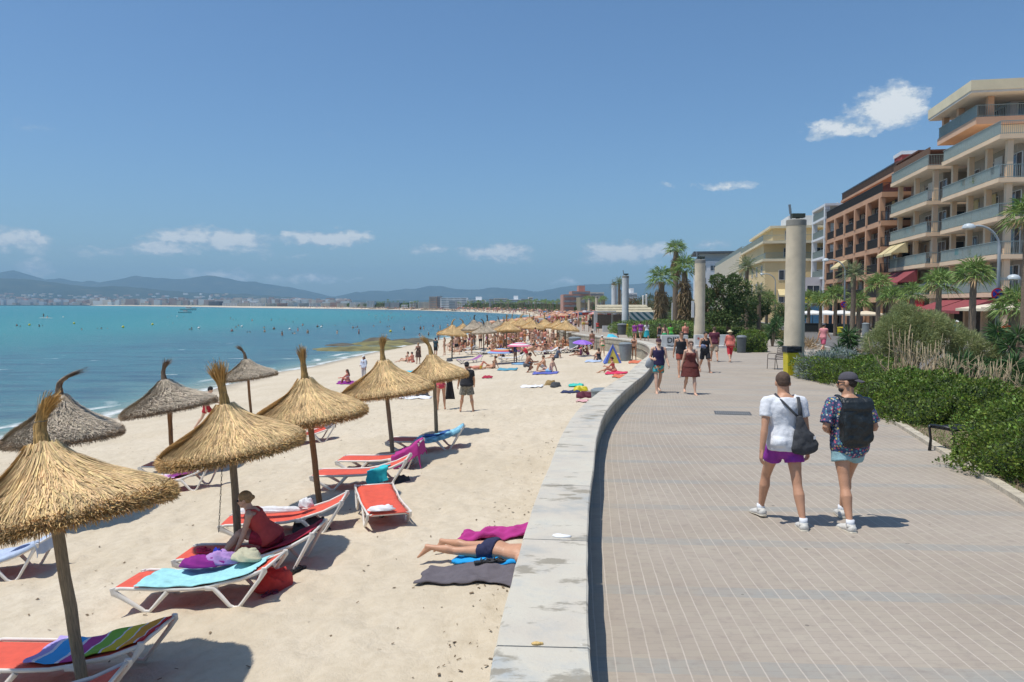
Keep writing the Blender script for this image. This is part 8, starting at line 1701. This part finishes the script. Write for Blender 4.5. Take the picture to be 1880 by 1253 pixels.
for i, (px, py) in enumerate([(31, 599), (37, 600), (72, 600), (78, 599), (150, 606), (179, 604), (186, 604), (197, 604), (348, 606), (352, 606), (428, 588), (434, 588), (454, 611), (459, 611), (426, 609), (486, 610), (537, 613), (541, 613), (557, 597), (583, 601), (648, 603), (653, 603), (698, 593), (711, 601), (715, 601), (795, 600), (640, 590), (690, 585), (720, 584), (745, 586)] + [(g.uniform(650, 960), 572 + abs(g.gauss(0, 1)) * 11) for _ in range(85)] + [(g.uniform(300, 650), g.uniform(570, 600)) for _ in range(22)]):
    p = on_sea(px, py)
    if p.x > float(shore_x(min(p.y, _sy[-1]))) - 2 and p.y < 330: continue
    swimmer(px, py, g.choice([1.45, 1.4, 1.1, 1.3]), 'distant swimmer, head and shoulders above the turquoise water', 'distant swimmers in the bay', i % 7)
def buoy(px, py, mt, label, gr_, s=.32):
    r = root('buoy', label, 'buoy', on_sea(px, py), 0, gr_); r.scale = (s / .32,) * 3; mb = MB(); mb.ell((0, 0, .18), (.34, .34, .32), 12, 8); part(r, 'float', mb.mesh('b', True), mt); mb = MB(); mb.loft([(0, 0, .45), (0, 0, .62)], .06, 6); part(r, 'handle', mb.mesh('b', True), mt)
for i, (px, py) in enumerate([(54, 598), (136, 595), (226, 602), (280, 597)]): buoy(px, py, YEL, ['yellow buoy in front of the swimmers nearest the picture edge', 'yellow buoy to the right of the paddle board', 'yellow buoy alone in the turquoise water', 'yellow buoy under the dip in the hills'][i], 'yellow buoys', .27)
buoy(717, 610, YEL, 'yellow float in the shallows off the rocks', 'yellow buoys', .25)
for i, (px, py) in enumerate([(365, 604), (444, 601), (532, 606), (590, 602), (116, 583), (325, 582)]): buoy(px, py, WHITE, ['white buoy between two pairs of swimmers', 'white buoy beside a bather', 'white buoy left of the middle pair of bathers', 'white buoy right of the middle pair of bathers', 'small white buoy beyond the paddle board', 'small white buoy in front of the motor boats'][i], 'white buoys', .25)
def boat(px, py, L, label, cab=True):
    p = on_sea(px, py); r = root('motor_boat', label, 'boat', p, .1); mb = MB(); n = 10; V = []; 
    for i in range(n + 1):
        q = i / n; x = (q - .5) * L; w = L * .16 * (1 - q ** 3); sh = L * .10 + L * .05 * q ** 2
        V += [(x, -w, sh), (x, -w * .75, -.1), (x, 0, -.3), (x, w * .75, -.1), (x, w, sh)]
    F = [(i * 5 + k, i * 5 + k + 1, i * 5 + k + 6, i * 5 + k + 5) for i in range(n) for k in range(4)] + [(i * 5 + 4, i * 5, i * 5 + 5, i * 5 + 9) for i in range(n)] + [(0, 1, 2, 3, 4)]; mb.add(V, F); part(r, 'hull', mb.mesh(), FRAMEW)
    mb = MB(); mb.box((0, 0, L * .17), (L * .34, L * .20, L * .08), taper=.7); part(r, 'cabin', mb.mesh(), FRAMEW); mb = MB(); mb.box((.02 * L, 0, L * .175), (L * .30, L * .19, L * .03)); part(r, 'windscreen', mb.mesh(), GLASSM)
boat(346, 570, 13, 'larger white motor boat anchored off the town'); boat(340, 575, 7.5, 'smaller white motor boat in front of the larger one')
p = on_sea(84, 584.5); r = root('paddle_board', 'long pale paddle board with two riders on the water', 'paddle board', p, .1); mb = MB(); mb.ell((0, 0, .06), (2.6, .45, .09), 20, 6); part(r, 'board', mb.mesh('b', True), WHITE)
mini(Vector((p.x - .8, p.y, SEA + .14)), 1.2, 1.75, STAND, 5, 'rider standing on the paddle board', nude=True); mini(Vector((p.x + .7, p.y, SEA + .14)), 1.2, 1.7, SIT, 6, 'rider sitting on the paddle board', nude=True)
# rock shelf at the waterline
def rock(px, py, rx, ry, h, seed, label, mt):
    p = on_sea(px, py); V = []; nu, nv = 40, 14
    th = np.linspace(0, 2 * PI, nu, endpoint=False); s = np.linspace(1, 0, nv); A_2, S_2 = np.meshgrid(th, s, indexing='ij'); rr = S_2 * (1 + .35 * (fbm(np.cos(A_2) * 2 + seed, np.sin(A_2) * 2, 3) - .45) * 2); X = rr * rx * np.cos(A_2); Y2 = rr * ry * np.sin(A_2); Z = np.clip(h * (1 - S_2 ** 2.5) * (.4 + 1.2 * fbm(X * .7 + seed, Y2 * .5, 4)), 0, 9) - .12
    VV = np.stack([X, Y2, Z], -1).reshape(-1, 3); FF = np.array([(i * nv + j, ((i + 1) % nu) * nv + j, ((i + 1) % nu) * nv + j + 1, i * nv + j + 1) for i in range(nu) for j in range(nv - 1)]); thing('rock_shelf', npmesh(VV, FF, 'rock'), mt, label, 'rock', p)
RK = M('algae_rock', (.17, .15, .05), .8, .5, .5, .6, 5); RK2 = M('brown_rock', (.10, .085, .055), .85, .5, .5, .7, 5)
rock(662, 641, 6.2, 6.5, .38, 1, 'flat yellow green algae covered rock shelf at the waterline', RK); rock(712, 631, 5, 8, .45, 2, 'olive brown rock shelf reaching to the beach', RK); rock(755, 628, 4.5, 9, .5, 3, 'dark brown rock ledge beside the sand', RK2); rock(625, 634, 2.2, 3.5, .3, 4, 'low dark rock with foam around it', RK2); rock(694, 627, 2.5, 4, .6, 5, 'small dark rock hump farther out', RK2)

# ------------------------------------------------------------- far shore
WIN2 = M('far_window_band', (.24, .26, .28), .4, .2, .2)  # glass lightened: distance haze is put into this colour
def hotel(px0, px1, pyt, y, col, fl, label, grp='hotels along the far bay', roof=0, zb=-1.2, dep=18, name='far_hotel'):
    x0 = D(px0, 0, y).x; x1 = D(px1, 0, y).x; zt = CAMZ + (558 - pyt) / FPX * y; r = root(name, label, 'building', ((x0 + x1) / 2, y, zb), 0, grp); w = x1 - x0; h = zt - zb; mb = MB(); mb.box((0, dep / 2, h / 2), (w, dep, h)); mt = M('far_' + '_'.join('%d' % (c * 100) for c in col), col, .9, .12, .05); part(r, 'wall', mb.mesh(), mt)
    fh = h / fl
    for i in range(fl): mb = MB(); n = max(2, int(w / 4.5)); mb.box((0, -.1, (i + .55) * fh), (w * .96, .06, fh * .30)); [mb.box((-w / 2 + (k + .5) * w / n, -.12, (i + .55) * fh), (w / n * .62, .3, fh * .42)) for k in range(n)]; part(r, 'window_row', mb.mesh(), WIN2)
    if roof: mb = MB(); mb.box((w * .1, dep / 2, h + roof / 2), (w * .35, dep * .5, roof)); part(r, 'roof_block', mb.mesh(), mt)
cw = (.80, .80, .79); cb_ = (.68, .62, .52); co = (.52, .34, .24); cg = (.42, .43, .44); cy = (.6, .5, .35); cr = (.48, .25, .19)
HT = [(785, 799, 545, 620, co, 7, 'salmon orange tower hotel beside the grey tower'), (799, 806, 544, 625, cg, 7, 'slim grey tower next to the salmon orange tower'), (806, 856, 547, 600, cw, 5, 'long white terraced hotel in the middle of the bay'), (822, 834, 553, 560, cg, 3, 'low hotel with dark windows before the long white one'), (858, 890, 551, 590, cw, 4, 'stepped white hotel right of the long terraced one'), (897, 906, 549, 540, cg, 5, 'grey end block of the broad cream hotel'), (906, 931, 548, 540, cb_, 5, 'broad cream hotel with dark balcony bands'), (933, 957, 550, 520, cw, 4, 'jumbled white houses between the cream hotel and the dark one'), (957, 972, 549, 500, cg, 4, 'dark grey hotel with a tan stair tower'), (971, 979, 546, 505, cb_, 5, 'tan stair tower of the dark grey hotel'), (982, 994, 552, 640, cw, 3, 'small white block just right of the tan tower'), (764, 786, 555, 640, cb_, 3, 'low cream hotel left of the salmon tower'), (748, 760, 554, 680, cw, 4, 'white slab hotel beside the dark cypress'), (733, 745, 560, 700, (.7, .7, .7), 1, 'bright white low hall on the far beach'), (702, 728, 556, 720, cg, 4, 'long grey hotel with even windows'), (668, 680, 553, 760, cw, 6, 'white tower block left of the long grey hotel'), (655, 668, 556, 800, cb_, 4, 'cream block beside the white tower'), (636, 655, 555.5, 820, cw, 4, 'row of white flats before the white tower'), (612, 634, 557, 860, cb_, 3, 'pair of low cream houses in the bay bend'), (600, 612, 556, 900, cr, 3, 'reddish block in the bay bend'), (582, 599, 557, 940, cb_, 3, 'low cream block left of the reddish one'), (560, 580, 556.5, 980, cw, 3, 'pale row of flats with grey roof line'), (540, 558, 556.8, 1010, cg, 3, 'greyish row of flats toward the town'), (520, 532, 555, 1050, cw, 4, 'white pointed block toward the town'), (500, 519, 557, 1080, cr, 3, 'brick coloured houses toward the town'), (478, 499, 557, 1120, cb_, 3, 'sand coloured flats toward the town'), (450, 476, 557.2, 1150, cw, 3, 'long pale flats in front of the town'), (425, 448, 556.4, 1200, cb_, 3, 'cream blocks with darker roofs before the town'), (372, 393, 553.5, 1500, (.16, .13, .17), 4, 'large dark purple brown building on the headland'), (398, 424, 556.5, 1300, cw, 3, 'pale low buildings right of the dark building'),
      (1036, 1068, 541, 300, cr, 4, 'terracotta hotel, lower front part'), (1052, 1086, 535, 330, cr, 5, 'terracotta hotel, taller stepped part'), (1086, 1112, 537, 340, cb_, 4, 'cream hotel with flat white roof beside the terracotta one'), (1068, 1100, 546, 280, (.30, .25, .16), 2, 'khaki low building below the terracotta hotel'), (1157, 1174, 538, 400, (.7, .7, .7), 3, 'bright white building glimpsed behind the grey column')]
for i, (a, b_, c, y, col, fl, lb) in enumerate(HT): hotel(a, b_, c, y, col, fl, lb, roof=[0, 2.5, 0][i % 3] if 600 > y > 300 or i in (6, 31) else 0)
# town beyond the water and villas on the slope: one mass
g2 = np.random.RandomState(8); mb = MB(); 
for i in range(900):
    px = g2.uniform(-250, 640); y = g2.uniform(2300, 3200); q = D(px, 558, y); w = g2.uniform(8, 30); h = g2.uniform(5, 18) * (1.25 if g2.rand() < .1 else 1) + (y - 2300) * .012; mb.box((q.x, y, h / 2 - 2), (w, 14, h), mi=g2.randint(3))
for i in range(150):
    px = g2.uniform(-200, 420); q = D(px, 0, 4300); mb.box((q.x, 4250 + g2.uniform(0, 100), g2.uniform(10, 60)), (g2.uniform(10, 26), 12, g2.uniform(6, 12)), mi=g2.randint(3))
thing('town', mb.mesh(), [M('town_white', (.85, .80, .76), .9, .3, .01), M('town_cream', (.70, .60, .50), .9, .3, .01), M('town_rose', (.55, .38, .32), .9, .3, .01)], None, None, kind='stuff')
mb = MB(); mb.box((-1900, 3100, -2.4), (4600, 1800, 1.6)); thing('headland', mb.mesh(), HILLM, None, None, kind='structure')
# palms and pines behind the far beach
DCF = date_crown(150, 20, 1.9); FCF = fan_crown(151, 16); TF_ = trunk_mesh(7, .25, .2, 3)[0]; PF = root('palm_tree', 'distant palm behind the far beach', 'palm tree', (0, 900, -1.3), 0, 'distant palms behind the far beach'); part(PF, 'trunk', TF_, PBARK); part(PF, 'crown', FCF, [FANP, DEADF], loc=(0, 0, 7)).scale = (1.7,) * 3
first = True
for i in range(150):
    k_ = g.random() ** .8; px = lerp(690, 1110, g.random()); y = float(np.interp(px, [690, 830, 900, 960, 1010, 1110], [740, 600, 520, 440, 350, 230])) + g.uniform(-8, 40); q = D(px, 560, y)
    if first: PF.location = (q.x, y, -1.3); first = False
    else: c = dup(PF, (q.x, y, -1.3), g.uniform(0, 6), scale=g.uniform(.55, .8))
V, F = [], []; parts_ = []; gg = np.random.RandomState(12)
for i in range(900):
    px = gg.uniform(640, 1180); y = float(np.interp(px, [430, 690, 830, 900, 960, 1010, 1060, 1180], [1180, 760, 620, 540, 465, 380, 300, 170])) + gg.uniform(5, 40); q = D(px, 560, y); R_ = gg.uniform(1.2, 2.6) * (y / 500) ** .4; n = 70; d = unit(gg.normal(size=(n, 3))); d[:, 2] = abs(d[:, 2]); parts_.append(leaves(d * R_ * np.array([1.2, 1, .8]) + np.array([q.x, y, -1.2 + R_ * .5]), d + gg.normal(size=(n, 3)) * .5, R_ * .5, R_ * .3))
V, F = join(parts_); thing('woods', npmesh(V, F, 'woods'), TREEL, None, None, kind='stuff')
